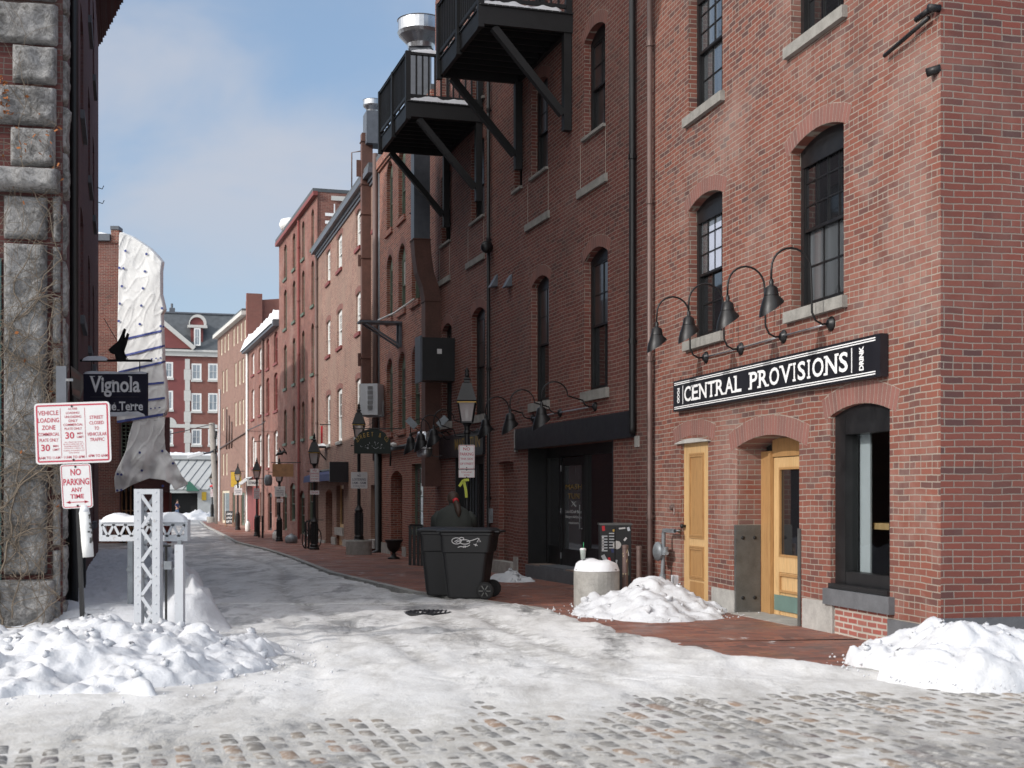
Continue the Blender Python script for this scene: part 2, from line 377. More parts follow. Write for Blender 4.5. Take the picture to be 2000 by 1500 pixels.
def win(F, par, s0, s1, z0, z1, rise=0, rec=.12, fm='black', gm='gl', up=(1, 1), lo=(1, 1), fw=.06, sill=None, sm='stone', single=False, sh=.14, sp=.07, gm2=None, ar=None, nm='window', mt=.02):
    """sash window set back in its opening"""
    o0, o1 = -rec - .06, -rec; mb = MB(); zt = z1 - rise
    A = arcpts(s0, s1, zt, rise) if rise > 1e-4 else None
    fbox(mb, F, s0, s0 + fw, z0, zt, o0, o1); fbox(mb, F, s1 - fw, s1, z0, zt, o0, o1)
    fbox(mb, F, s0 + fw, s1 - fw, z0, z0 + fw, o0, o1 - .004); fbox(mb, F, s0 + fw, s1 - fw, zt - fw, zt, o0, o1 - .004)
    if A:
        for p, q in zip(A, A[1:]): mb.poly([F.W(p[0], zt - .001, o1 - .002), F.W(q[0], zt - .001, o1 - .002), F.W(*q, o1 - .002), F.W(*p, o1 - .002)])
    a, b, c, d = s0 + fw, s1 - fw, z0 + fw, zt - fw; m = (c + d) / 2; k = .035
    def sash(c, d, cols, rows, oo):
        fbox(mb, F, a, a + k, c, d, oo - .035, oo); fbox(mb, F, b - k, b, c, d, oo - .035, oo)
        fbox(mb, F, a + k, b - k, c, c + k, oo - .035, oo - .002); fbox(mb, F, a + k, b - k, d - k, d, oo - .035, oo - .002)
        for i in range(1, cols): x = lerp(a + k, b - k, i / cols); fbox(mb, F, x - mt / 2, x + mt / 2, c + k, d - k, oo - .03, oo - .006)
        for i in range(1, rows): y = lerp(c + k, d - k, i / rows); fbox(mb, F, a + k, b - k, y - mt / 2, y + mt / 2, oo - .028, oo - .009)
    if single: sash(c, d, up[0], up[1], o1 - .01)
    else: sash(m - .02, d, up[0], up[1], o1 - .01); sash(c, m + .02, lo[0], lo[1], o1 - .05)
    w = mb.build(nm, fm, par)
    p = MB(); p.poly([F.W(a, c if single else m, o1 - .03), F.W(b, c if single else m, o1 - .03), F.W(b, d, o1 - .03), F.W(a, d, o1 - .03)]); 
    p.build('pane', gm, w)
    if not single:
        p = MB(); p.poly([F.W(a, c, o1 - .07), F.W(b, c, o1 - .07), F.W(b, m, o1 - .07), F.W(a, m, o1 - .07)]); p.build('pane', gm2 or gm, w)
    if sill is not None:
        q = MB(); fbox(q, F, s0 - sill, s1 + sill, z0 - sh, z0 + .004, -rec, sp); q.build('sill', sm, w)
    if ar: arch(F, s0, s1, zt, max(rise, .03), ar, w)
    return w
# ------------------------------------------------------------------ lettering
def glyphs(txt, bold=0.0, space=1.0):
    cu = bpy.data.curves.new('t', 'FONT'); cu.body = txt; cu.offset = bold; cu.space_character = space; cu.resolution_u = 3
    cu.align_x = 'LEFT'; o = bpy.data.objects.new('t', cu)
    me = bpy.data.meshes.new_from_object(o); vs = [v.co.copy() for v in me.vertices]; fs = [tuple(p.vertices) for p in me.polygons]
    bpy.data.objects.remove(o); bpy.data.curves.remove(cu); bpy.data.meshes.remove(me)
    return vs, fs
def text(mb, txt, c, right, up, w, h, bold=0.0, lift=.003, space=1.0):
    """letters fitted into a w x h box centred on c"""
    vs, fs = glyphs(txt, bold, space)
    if not vs: return mb
    x0, x1 = min(v.x for v in vs), max(v.x for v in vs); y0, y1 = min(v.y for v in vs), max(v.y for v in vs)
    right = V(right).normalized(); up = V(up).normalized(); nn = right.cross(up)
    P = lambda v: V(c) + right * ((v.x - (x0 + x1) / 2) / (x1 - x0) * w) + up * ((v.y - (y0 + y1) / 2) / (y1 - y0) * h) + nn * lift
    return mb.mesh([P(v) for v in vs], fs)
def snowcap(mb, P, a, la, b, lb, h, seed=0, step=.05, lump=1.0, under=.02):
    """soft strip of lying snow over a rectangle at P spanned by a*la, b*lb"""
    a, b = V(a).normalized(), V(b).normalized(); na, nb = max(3, int(la / step)), max(3, int(lb / step)); base = len(mb.v)
    for i in range(na + 1):
        for j in range(nb + 1):
            x, y = i / na, j / nb; e = min(1, 4 * min(x, 1 - x) * la / max(.12, min(la, .5)), 1) ; f = min(1, 5 * min(y, 1 - y))
            k = (max(0, min(e, 1)) * max(0, f)) ** .5; p = V(P) + a * la * x + b * lb * y
            hh = h * k * (.75 + .6 * lump * fbm(p.x * 3 + seed, p.y * 3, p.z, 4)) - (under if k == 0 else 0)
            mb.v.append(p + V((0, 0, hh)))
    for i in range(na):
        for j in range(nb):
            q = base + i * (nb + 1) + j; mb.f.append((q, q + nb + 1, q + nb + 2, q + 1))
    return mb
# ------------------------------------------------------------------ world, sun, camera
sc = bpy.context.scene
SUN_D = V((-.82, -.57, 0)).normalized(); ELEV = math.radians(28)
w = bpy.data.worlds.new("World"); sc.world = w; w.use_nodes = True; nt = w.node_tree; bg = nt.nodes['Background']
sky = nt.nodes.new('ShaderNodeTexSky'); sky.sky_type = 'NISHITA'; sky.sun_disc = False
sky.sun_elevation = ELEV; sky.sun_rotation = math.atan2(SUN_D.x, SUN_D.y) % (2 * math.pi); sky.air_density = 1.0; sky.dust_density = .6; sky.ozone_density = 1.5
tc = nt.nodes.new('ShaderNodeTexCoord'); mp = N(nt, 'ShaderNodeMapping', i_0=tc.outputs['Generated']); mp.inputs['Scale'].default_value = (2.2, 2.2, 4.2); mp.inputs['Location'].default_value = (.55, .2, .35)
n = noi(nt, mp.outputs[0], 1.9, 5, .5, .3)
cl = N(nt, 'ShaderNodeMapRange', i_0=n, i_1=.43, i_2=.72, i_3=0.0, i_4=.75, interpolation_type='SMOOTHSTEP').outputs[0]
zz = N(nt, 'ShaderNodeSeparateXYZ', i_0=tc.outputs['Generated']).outputs[2]
cl = M_(nt, 'MULTIPLY', cl, N(nt, 'ShaderNodeMapRange', i_0=zz, i_1=.08, i_2=.22, i_3=.25, i_4=1.0).outputs[0])
c = mix(nt, .55, sky.outputs[0], (1.7, 2.4, 3.45)); c = mix(nt, cl, c, (3.3, 3.4, 3.75))
dt = N(nt, 'ShaderNodeVectorMath', operation='DOT_PRODUCT', i_0=tc.outputs['Generated'], i_1=tuple(SUN_D * .85 + V((0, 0, .5))))  # bright lobe added to the sky sunward, out of view, to lift the shade
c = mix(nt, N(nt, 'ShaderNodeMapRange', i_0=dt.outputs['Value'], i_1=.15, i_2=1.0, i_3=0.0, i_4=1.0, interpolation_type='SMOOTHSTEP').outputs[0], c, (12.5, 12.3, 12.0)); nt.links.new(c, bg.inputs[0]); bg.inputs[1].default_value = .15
L = bpy.data.lights.new('sun', 'SUN'); L.energy = 2.1; L.angle = math.radians(.6); L.color = (1, .955, .91)
so = bpy.data.objects.new('sun', L); C.objects.link(so)
dirv = SUN_D * math.cos(ELEV) + V((0, 0, math.sin(ELEV))); so.rotation_euler = dirv.to_track_quat('Z', 'Y').to_euler(); so.location = dirv * 60
cam = bpy.data.cameras.new('camera'); co = bpy.data.objects.new('camera', cam); C.objects.link(co); sc.camera = co
co.location = (0, 0, EYE); co.rotation_euler = (math.pi / 2, 0, 0); cam.sensor_width = 36; cam.lens = FPX / 2000 * 36
cam.shift_y = (HY - 750) / 2000; cam.clip_start = .1; cam.clip_end = 3000
cam.dof.use_dof = True; cam.dof.focus_distance = 27; cam.dof.aperture_fstop = 3.2
sc.view_settings.view_transform = 'Standard'; sc.view_settings.look = 'None'; sc.view_settings.exposure = .25; sc.view_settings.gamma = 1
# ------------------------------------------------------------------ ground
mb = MB(); ys = [-60, 0, 16, 27.6, 46, 60, 110, 175, 900]
for a, b in zip(ys, ys[1:]): mb.poly([(-700, a, gz(a) - .06), (700, a, gz(a) - .06), (700, b, gz(b) - .06), (-700, b, gz(b) - .06)])
m, nt, bs = newmat('distant_ground'); P = pos(nt)
c = ramp(nt, noi(nt, P, .4, 6), [(.35, (.10, .10, .10)), (.65, (.5, .5, .52))]); nt.links.new(c, bs.inputs[0]); bs.inputs['Roughness'].default_value = .9
struct(mb.build('ground', m))
# kerb line between road and brick pavement, far to near, then round the corner
KERB = [(-26, 112), (-21.1, 92.7), (-14.65, 68.8), (-12.3, 59.8), (-8.9, 48), (-6.4, 39), (-4.1, 30), (-1.74, 22.9), (.3, 19.0), (.75, 16.4), (1.25, 14.3), (2.0, 12.7), (3.6, 11.7), (7, 11.2), (16, 11.0)]
def kerbx(y):
    for (x0, y0), (x1, y1) in zip(KERB, KERB[1:]):
        if y1 <= y <= y0: return lerp(x0, x1, (y0 - y) / (y0 - y1))
    return KERB[0][0] if y > 100 else 40
def leftx(y): return -.75 - .287 * y + 1.0
def roadmat():
    m, nt, b = newmat('icy_street'); P = pos(nt); s = N(nt, 'ShaderNodeSeparateXYZ', i_0=P); Y = s.outputs[1]
    mp = N(nt, 'ShaderNodeMapping', i_0=P); mp.inputs['Scale'].default_value = (1, .35, 1); mp.inputs['Rotation'].default_value = (0, 0, .25)
    n1 = noi(nt, mp.outputs[0], 1.1, 7, .68, .5); n2 = noi(nt, P, 7, 6, .7); n3 = noi(nt, P, 40, 4)
    # trodden snow lies thick in the crossing and thins out along the lane
    thr = N(nt, 'ShaderNodeValToRGB'); nt.links.new(M_(nt, 'DIVIDE', Y, 100.0), thr.inputs[0])
    e = thr.color_ramp.elements; pts = [(.0, .50), (.085, .44), (.11, .37), (.15, .415), (.19, .42), (.25, .415), (.36, .46), (.6, .53)]
    while len(e) < len(pts): e.new(.5)
    for i, (p, c) in enumerate(pts): e[i].position = p; e[i].color = (c, c, c, 1)
    k = M_(nt, 'ADD', M_(nt, 'MULTIPLY', n1, .72), M_(nt, 'MULTIPLY', n2, .28))
    cov = N(nt, 'ShaderNodeMapRange', i_0=M_(nt, 'SUBTRACT', k, thr.outputs[0]), i_1=-.05, i_2=.06, i_3=0.0, i_4=1.0).outputs[0]
    asph = ramp(nt, noi(nt, P, 2.3, 6, .7), [(.3, (.085, .085, .087)), (.5, (.20, .20, .198)), (.7, (.34, .34, .335))])
    sn = ramp(nt, noi(nt, mp.outputs[0], 1.9, 8, .75, .4), [(.25, (.29, .275, .255)), (.37, (.50, .49, .475)), (.50, (.65, .645, .635)), (.70, (.76, .76, .76))])
    sl = M_(nt, 'MULTIPLY', N(nt, 'ShaderNodeMapRange', i_0=M_(nt, 'SUBTRACT', Y, M_(nt, 'MULTIPLY', s.outputs[0], .3)), i_1=11.2, i_2=9.0, i_3=0.0, i_4=1.0).outputs[0], N(nt, 'ShaderNodeMapRange', i_0=n2, i_1=.35, i_2=.6, i_3=.25, i_4=.95).outputs[0])
    sn = mix(nt, sl, sn, (.40, .385, .355))          # wet grey slush between the setts
    for xr_ in (-1.9, -.35, .15):                    # worn wheel tracks along the lane
        e_ = M_(nt, 'DIVIDE', M_(nt, 'SUBTRACT', M_(nt, 'ADD', s.outputs[0], M_(nt, 'MULTIPLY', M_(nt, 'SUBTRACT', Y, 16.0), .24)), M_(nt, 'ADD', M_(nt, 'MULTIPLY', M_(nt, 'SINE', M_(nt, 'ADD', M_(nt, 'MULTIPLY', Y, .3), xr_)), .3), xr_)), .17)
        g_ = M_(nt, 'EXPONENT', M_(nt, 'MULTIPLY', M_(nt, 'MULTIPLY', e_, e_), -1.0))
        g_ = M_(nt, 'MULTIPLY', g_, N(nt, 'ShaderNodeMapRange', i_0=n2, i_1=.42, i_2=.58, i_3=0.0, i_4=.75).outputs[0])
        g_ = M_(nt, 'MULTIPLY', g_, N(nt, 'ShaderNodeMapRange', i_0=Y, i_1=11.0, i_2=14.0, i_3=0.15, i_4=1.0).outputs[0])
        sn = mix(nt, g_, sn, (.24, .23, .215))
    c = mix(nt, cov, asph, sn)
    nt.links.new(c, b.inputs[0])
    nt.links.new(M_(nt, 'ADD', M_(nt, 'MULTIPLY', cov, .3), M_(nt, 'ADD', .3, M_(nt, 'MULTIPLY', n2, .15))), b.inputs['Roughness'])
    b.inputs['Specular IOR Level'].default_value = .35
    bump(nt, b, M_(nt, 'ADD', M_(nt, 'MULTIPLY', cov, .5), M_(nt, 'ADD', n2, M_(nt, 'MULTIPLY', n3, .3))), .55, .03); return m
def sm(a, b, x): t = max(0, min(1, (x - a) / (b - a))); return t * t * (3 - 2 * t)
def roadz(x, y):
    h = .012 * fbm(x * 1.7, y * 1.2, 3, 5) * (1 + .8 * sm(9, 13, y) * (1 - sm(18, 24, y)))
    h += .045 * max(0, fbm(x * .9 + 5, y * .8, 9, 5)) * sm(11, 13.5, y) * (1 - sm(19, 25, y))
    if 27 < y < 42: h += .03 * max(0, fbm(x * 2, y * .9, 1, 5)) * (1 - abs(y - 34.5) / 7.5)
    near = lerp(.007, .045, sm(9.2, 11.1, y - .42 * x + .8 * fbm(x * .8, y * .8, 31, 3)))
    h += .020 * sm(11, 12.5, y) * (1 - sm(22, 30, y)) * (1 - abs(fbm(x * 2.6, y * 2.2, 12, 5)) * 2)
    for xr_, w_ in ((-1.9, .13), (-.35, .13), (-2.9, .11), (.15, .10)):
        e_ = (x - xr_ + .24 * (y - 16) - .3 * math.sin(y * .3 + xr_)) / w_
        if abs(e_) < 3: h -= .022 * math.exp(-e_ * e_) * sm(8.5, 11, y) * (1 + .5 * fbm(x * 3, y * 2, 5, 2))
    return gz(y) + .012 + (near if y < 14 else lerp(.045, 0, sm(14, 24, y))) + h - .012 * (1 - sm(8, 12, y)) * fbm(x * 3, y * 3, 2, 3)
mb = MB(); rows = []; y = 5.0
while y < 190: rows.append(y); y *= 1.0075 if y < 50 else 1.02
NC = 230
for y in rows:
    xl = -max(9, .48 * y + 2); xr = max(min(kerbx(y) + 1.2, .42 * y + 1.5), 5.5 + 0 * y) if y < 20 else kerbx(y) + 1.2
    for i in range(NC + 1):
        x = lerp(xl, xr, i / NC); dd_ = (x - kerbx(y)) * min(1, 1 + 0) + .22 * fbm(x * 1.5, y * 1.2, 7, 3) if y > 10.9 else -9
        if 10.9 < y < 14.5: dd_ = min(dd_, (x - kerbx(y)) * .5 + .22 * fbm(x * 1.5, y * 1.2, 7, 3))
        mb.v.append(V((x, y, roadz(x, y) + (.035 * sm(10.9, 12, y) * (1 - sm(18, 23, y)) * sm(-1.2, -.2, dd_)) - .16 * sm(.0, .45 if y < 22 else .08, dd_))))
for r in range(len(rows) - 1):
    for i in range(NC): q = r * (NC + 1) + i; mb.f.append((q, q + 1, q + NC + 2, q + NC + 1))
struct(mb.build('road', roadmat(), smooth=True, origin=(0, 0, 0)))
# brick pavement on the right
mb = MB(); fine = []
for (x0, y0), (x1, y1) in zip(KERB, KERB[1:]):
    k = max(1, int(math.hypot(x1 - x0, y1 - y0) / 2)); fine += [(lerp(x0, x1, i / k), lerp(y0, y1, i / k)) for i in range(k)]
fine.append(KERB[-1]); fine = [p for p in fine if p[1] < 111]
KH = .055
for (x0, y0), (x1, y1) in zip(fine, fine[1:]):
    X = 13 + 0 * y0
    if y1 > 14: mb.poly([(x0, y0, gz(y0) + KH), (x1, y1, gz(y1) + KH), (x1 + 14, y1 + 2, gz(y1) + KH), (x0 + 14, y0 + 2, gz(y0) + KH)])
    else: mb.poly([(x0, y0, gz(y0) + KH), (x1, y1, gz(y1) + KH), (20, 16.3, KH)])
m = MT['pave'].copy(); m.name = 'worn_brick_pavement'; nt = m.node_tree; b = nt.nodes['Principled BSDF']; cin = b.inputs['Base Color'].links[0].from_socket; P = pos(nt)
mp = N(nt, 'ShaderNodeMapping', i_0=P); mp.inputs['Scale'].default_value = (1, .5, 1)
f = N(nt, 'ShaderNodeMapRange', i_0=noi(nt, mp.outputs[0], 2.0, 7, .7), i_1=.62, i_2=.68, i_3=.0, i_4=.75).outputs[0]
nt.links.new(mix(nt, f, cin, (.55, .54, .53)), b.inputs['Base Color'])
wet = N(nt, 'ShaderNodeMapRange', i_0=noi(nt, P, .8, 5, .6), i_1=.4, i_2=.6, i_3=.35, i_4=.8).outputs[0]; nt.links.new(wet, b.inputs['Roughness'])
struct(mb.build('pavement', m, origin=(0, 0, 0)))
mb = MB()
for (x0, y0), (x1, y1) in zip(fine, fine[1:]):
    a, b = V((x0, y0, gz(y0))), V((x1, y1, gz(y1))); d = (b - a).normalized(); nn = V((-d.y, d.x, 0)) * .13
    if nn.x < 0 and y1 > 12: pass
    L_ = (b - a).length; k = max(1, round(L_ / 1.6))
    for i in range(k):
        p, q = a.lerp(b, i / k) + d * .004, a.lerp(b, (i + 1) / k) - d * .004; t = random.uniform(-.003, .003)
        mb.hexa([p - V((0, 0, .1)), q - V((0, 0, .1)), q + nn - V((0, 0, .1)), p + nn - V((0, 0, .1)), p + V((0, 0, KH + .006 + t)), q + V((0, 0, KH + .006 + t)), q + nn + V((0, 0, KH + .008 + t)), p + nn + V((0, 0, KH + .008 + t))])
struct(mb.build('kerb', 'kerbstone', origin=(0, 0, 0)))
# cobbles poking through the trodden snow
mb = MB(); al = V((.30, -.95, 0)).normalized(); bl = V((.95, .30, 0)).normalized()
for r in range(-62, 62):
    wv = .155; sx = random.uniform(0, .25); t = -8.0 + sx
    while t < 8:
        ln = random.uniform(.19, .36); c = V((0, 9.6, 0)) + bl * (r * wv + random.uniform(-.006, .006)) + al * (t + ln / 2); t += ln + .014
        if not (7.0 < c.y < 12.6 and abs(c.x) < .42 * c.y + .3): continue
        if c.y > 11.2 and abs(c.x) < 9 and kerbx(c.y) < c.x: continue
        hz = random.uniform(-.006, .003) + gz(c.y) + .020; tl = random.uniform(-.03, .03); base = len(mb.v)
        for i in range(7):
            for j in range(5):
                x, y = i / 3 - 1, j / 2 - 1; k = max(0, 1 - abs(x) ** 3.2) * max(0, 1 - abs(y) ** 3.0); 
                p = c + al * x * ln * .5 + bl * y * (wv * .5 - .003); mb.v.append(V((p.x, p.y, hz + .028 * (k ** .42) - .020 + x * tl * .15)))
        for i in range(6):
            for j in range(4): q = base + i * 5 + j; mb.f.append((q, q + 5, q + 6, q + 1))
m, nt, b = newmat('cobblestones'); g = nt.nodes.new('ShaderNodeNewGeometry')
c = ramp(nt, g.outputs['Random Per Island'], [(0, (.14, .13, .12)), (.3, (.20, .19, .175)), (.55, (.17, .17, .17)), (.8, (.215, .185, .155)), (.93, (.26, .18, .13)), (1, (.13, .13, .14))])
c = mix(nt, ramp(nt, noi(nt, g.outputs['Position'], 14, 5, .7), [(.46, 0), (.64, .85)]), c, (.5, .49, .47)); nt.links.new(c, b.inputs[0]); b.inputs['Roughness'].default_value = .85; b.inputs['Specular IOR Level'].default_value = .2
bump(nt, b, noi(nt, g.outputs['Position'], 45, 4), .5, .006)
struct(mb.build('cobblestones', m, smooth=True, origin=(0, 0, 0)))
# iron cover
t = thing('manhole_cover', 'dark round iron cover in the trodden snow of the lane', 'manhole cover', (-1.13, 18.05, gz(18) + .075))
MB().lathe([(.33, -.12), (.33, .0), (.30, .004)], 28).build('cover_rim', 'iron', t, local=True)
mb = MB()
for i in range(-4, 5):
    L_ = math.sqrt(.29 ** 2 - (i * .06) ** 2); mb.box(i * .06 - .012, i * .06 + .012, -L_, L_, .004, .012)
mb.build('cover_ribs', 'iron', t, local=True)
# ------------------------------------------------------------------ snow piles
def pile(label, cx, cy, rx, ry, h, seed, rz=0, res=.035, mat='snow', z0=None, chunks=60, pw=.7, rough=1.0, flatx=0):
    mb = MB(); c, s_ = math.cos(rz), math.sin(rz); nx, ny = int(2.3 * rx / res), int(2.3 * ry / res); base = gz(cy) if z0 is None else z0
    def H(a, b):
        x, y = a * c - b * s_ + cx, a * s_ + b * c + cy
        r = math.hypot(a / rx, b / ry) * (1 + .22 * fbm(x * 1.3 + seed, y * 1.3, seed, 3))
        k = max(0, 1 - r) ** pw if r < 1 else 0
        hh = h * k * (1 + .38 * fbm(x * 1.6, y * 1.6, seed + 3, 3)) 
        bil = sum(abs(noise.noise(V((x * f, y * f, seed + f)))) / f for f in (4, 8.3, 17, 33)) 
        hh += (bil * .40 - .045) * rough * min(1, k * 4) + .055 * rough * fbm(x * 3.3, y * 3.3, seed + 9, 5) * min(1, k * 5)
        return x, y, base + hh - (.10 * sm(.96, 1.1, r) + .012)
    for i in range(nx + 1):
        for j in range(ny + 1):
            x, y, z = H(lerp(-1.15 * rx, 1.15 * rx, i / nx), lerp(-1.15 * ry, 1.15 * ry, j / ny)); mb.v.append(V((x + .03 * rough * noise.noise(V((x * 9, y * 9, z * 9 + 4))), y + .03 * rough * noise.noise(V((x * 9 + 7, y * 9, z * 9))), z)))
    for i in range(nx):
        for j in range(ny): q = i * (ny + 1) + j; mb.f.append((q, q + ny + 1, q + ny + 2, q + 1))
    rd = random.Random(seed)
    for _ in range(int(chunks * 1.6 + 20)):   # crumbs thrown beyond the foot of the heap
        a = rd.uniform(0, 6.28); r = rd.uniform(.93, 1.35); x, y, z = H(math.cos(a) * rx * r, math.sin(a) * ry * r); rr = rd.uniform(.004, .017) * (2 if res > .1 else 1); z = max(z, base + .02 + (.03 if y < 17 else 0)); b0 = len(mb.v)
        for d in ((1, 0, 0), (0, 1, 0), (-1, 0, 0), (0, -1, 0), (0, 0, 1), (0, 0, -1)): mb.v.append(V((x, y, z)) + V(d) * rr * rd.uniform(.6, 1.3))
        for f in ((0, 1, 4), (1, 2, 4), (2, 3, 4), (3, 0, 4), (1, 0, 5), (2, 1, 5), (3, 2, 5), (0, 3, 5)): mb.f.append(tuple(b0 + k for k in f))
    for _ in range(int(chunks * .45)):
        a = rd.uniform(0, 6.28); r = rd.uniform(.1, 1.12); x, y, z = H(math.cos(a) * rx * r, math.sin(a) * ry * r); rr = rd.uniform(.012, .05) * (1.2 if r < .9 else .5)
        z = max(z, base + .01); b0 = len(mb.v); 
        for k in range(5):
            ph = math.pi * (k + .5) / 5
            for l in range(7):
                th = 6.283 * l / 7; d = V((math.sin(ph) * math.cos(th), math.sin(ph) * math.sin(th), math.cos(ph) * .8)); mb.v.append(V((x, y, z + rr * .1)) + d * rr * (1 + 1.1 * noise.noise(d * 2.2 + V((x * 7, y * 7, 0)))))
        for k in range(4):
            for l in range(7): a_, b_ = b0 + k * 7, (l + 1) % 7; mb.f.append((a_ + l, a_ + b_, a_ + 7 + b_, a_ + 7 + l))
        mb.f.append(tuple(b0 + l for l in range(7))); mb.f.append(tuple(b0 + 28 + l for l in range(7))[::-1])
    return tag(mb.build('snow_pile', 'snowp' if mat == 'snow' else mat, smooth=True), label, 'snow pile')
G_ = 'ploughed snow piles'
# ================================================================== RIGHT SIDE
K1 = V((4.17, 13.1, 0)); F1 = Fac(K1, vp(370)); S1 = Fac(K1, (.9726, .2325), side=-1)
P2 = F1.W(F1.s(1277), 0); F2 = Fac(P2, vp(215)); P3 = F2.W(F2.s(850), 0); F3 = Fac(P3, vp(250)); P4 = F3.W(F3.s(735), 0); F4 = Fac(P4, vp(285))
P5 = F4.W(F4.s(620), 0); F5 = Fac(P5, vp(180)); P6 = F5.W(F5.s(545), 0); F6 = Fac(P6, vp(170)); P7 = F6.W(F6.s(482), 0); F7 = Fac(P7, vp(60))
for n_, f_ in zip('1234567', (F1, F2, F3, F4, F5, F6, F7)): print('F' + n_, [round(x, 2) for x in f_.P[:2]])
# ---- building at the corner
L1_ = F1.s(1277)
bd = thing('brick_building', 'weathered pink brick corner building with tall black sash windows and two pine doors', 'building', (5, 17, 0))
sA, sB = F1.s(1648), F1.s(1545); sC, sD = F1.s(1411), F1.s(1345); sY0, sY1 = F1.s(1383), F1.s(1330); sD0, sD1 = F1.s(1561), F1.s(1440); sW0, sW1 = F1.s(1738), F1.s(1622)
ops = [(sA, sB, 3.84, 5.90, .12, .2), (sC, sD, 3.86, 5.90, .12, .2), (sA, sB, 7.06, 9.1, .12, .2), (sC, sD, 7.14, 9.1, .12, .2),
       (sY0, sY1, .10, 2.42, .03, .12), (sD0, sD1, .02, 2.38, .12, .42), (sW0, sW1, .56, 2.62, .10, .2)]
wall(F1, 0, L1_, -.1, 12.6, ops, 'b1', bd); wall(S1, 0, 9, -.1, 12.6, [], 'b1s', bd, 'side_wall')
mb = MB(); mb.poly([F1.W(0, 12.6), F1.W(L1_, 12.6), F1.W(L1_, 12.6) + V((9, 2, 0)), S1.W(9, 12.6)]); mb.build('roof', 'slate', bd)
mb = MB(); mb.poly([F1.W(L1_, -.1), F1.W(L1_, 12.6), F1.W(L1_, 12.6) + V((9, 2, 0)), F1.W(L1_, -.1) + V((9, 2, 0))]); mb.poly([S1.W(9, -.1), S1.W(9, 12.6), F1.W(L1_, 12.6) + V((9, 2, 0)), F1.W(L1_, -.1) + V((9, 2, 0))]); mb.build('rear_wall', 'b1s', bd)
for k, (a, b, c, d, g1, g2) in enumerate([(sA, sB, 3.84, 5.90, 'gl', 'glg'), (sC, sD, 3.86, 5.90, 'glg', 'gl'), (sA, sB, 7.06, 9.1, 'gl', 'gl'), (sC, sD, 7.14, 9.1, 'glg', 'glg')]):
    w_ = win(F1, bd, a, b, c, d, .12, .13, 'black', g1, (4, 3), (3, 2), .085, .09, 'sillst', gm2=g2, ar='v1', sh=.13, sp=.07)
    q = MB(); fbox(q, F1, a + .06, b - .06, d - .33, d - .17, -.135, -.115); q.build('head_board', 'black', w_)
    if k == 1:
        q = MB(); q.poly([F1.W(lerp(a, b, .25), d - 1.10, -.158), F1.W(lerp(a, b, .68), d - 1.10, -.158), F1.W(lerp(a, b, .68), d - .42, -.158), F1.W(lerp(a, b, .25), d - .42, -.158)]); q.build('paper_blind', flat('pale_blue_paper', (.42, .46, .56), .7, var=.08), w_)
# narrow pine door
dr = MB(); z0, z1 = .10, 2.39; fbox(dr, F1, sY0, sY1, z0, z1, -.10, -.05); dr = dr.build('door', 'pine', bd)
q = MB(); a, b = sY0, sY1
for zc, zd in ((.42, .85), (1.02, 2.2)):
    i, j = a + .30, b - .26
    for t_ in range(2):
        e = .03 * t_
        fbox(q, F1, i - .03 + e, i - .005 + e, zc - .03 + e, zd + .03 - e, -.05, -.038 + .006 * t_); fbox(q, F1, j + .005 - e, j + .03 - e, zc - .03 + e, zd + .03 - e, -.05, -.038 + .006 * t_)
        fbox(q, F1, i - .005 + e, j + .005 - e, zd + .005 - e, zd + .03 - e, -.05, -.037 + .006 * t_); fbox(q, F1, i - .005 + e, j + .005 - e, zc - .03 + e, zc - .005 + e, -.05, -.037 + .006 * t_)
q.build('panel_moulding', 'pinedark', dr)
q = MB(); fbox(q, F1, a + .30, b - .26, .45, .82, -.05, -.046); fbox(q, F1, a + .30, b - .26, 1.05, 2.17, -.05, -.046); fbox(q, F1, a + .28, b - .24, .14, .36, -.05, -.045); q.build('panel', 'pinedark', dr)
q = MB(); q.lathe([(.02, 0), (.022, .03), (.034, .05), (.03, .075), (.01, .08)], 12, Matrix.Translation(F1.W(b - .06, 1.16, -.05)) @ F1.n.to_track_quat('Z', 'Y').to_matrix().to_4x4()); q.build('door_knob', 'iron', dr, smooth=True)
for zz_ in (.45, 1.2, 2.0):
    q = MB(); fbox(q, F1, a + .02, a + .07, zz_ - .07, zz_ + .07, -.05, -.035); q.build('hinge', 'iron', dr)
q = MB(); fbox(q, F1, a - .02, b + .02, .02, .10, -.1, .03); q.build('threshold', 'stone', dr)
q = MB(); A = arcpts(a - .10, b + .14, 2.39, .05, 8)
for p_, q_ in zip(A, A[1:]): q.hexa([F1.W(p_[0], 2.38, -.1), F1.W(q_[0], 2.38, -.1), F1.W(q_[0], 2.38, .05), F1.W(p_[0], 2.38, .05), F1.W(*p_, -.1), F1.W(*q_, -.1), F1.W(*q_, .05), F1.W(*p_, .05)])
q.build('lintel', 'stone', bd); arch(F1, a - .05, b + .1, 2.43, .06, 'v1', bd, h=.22)
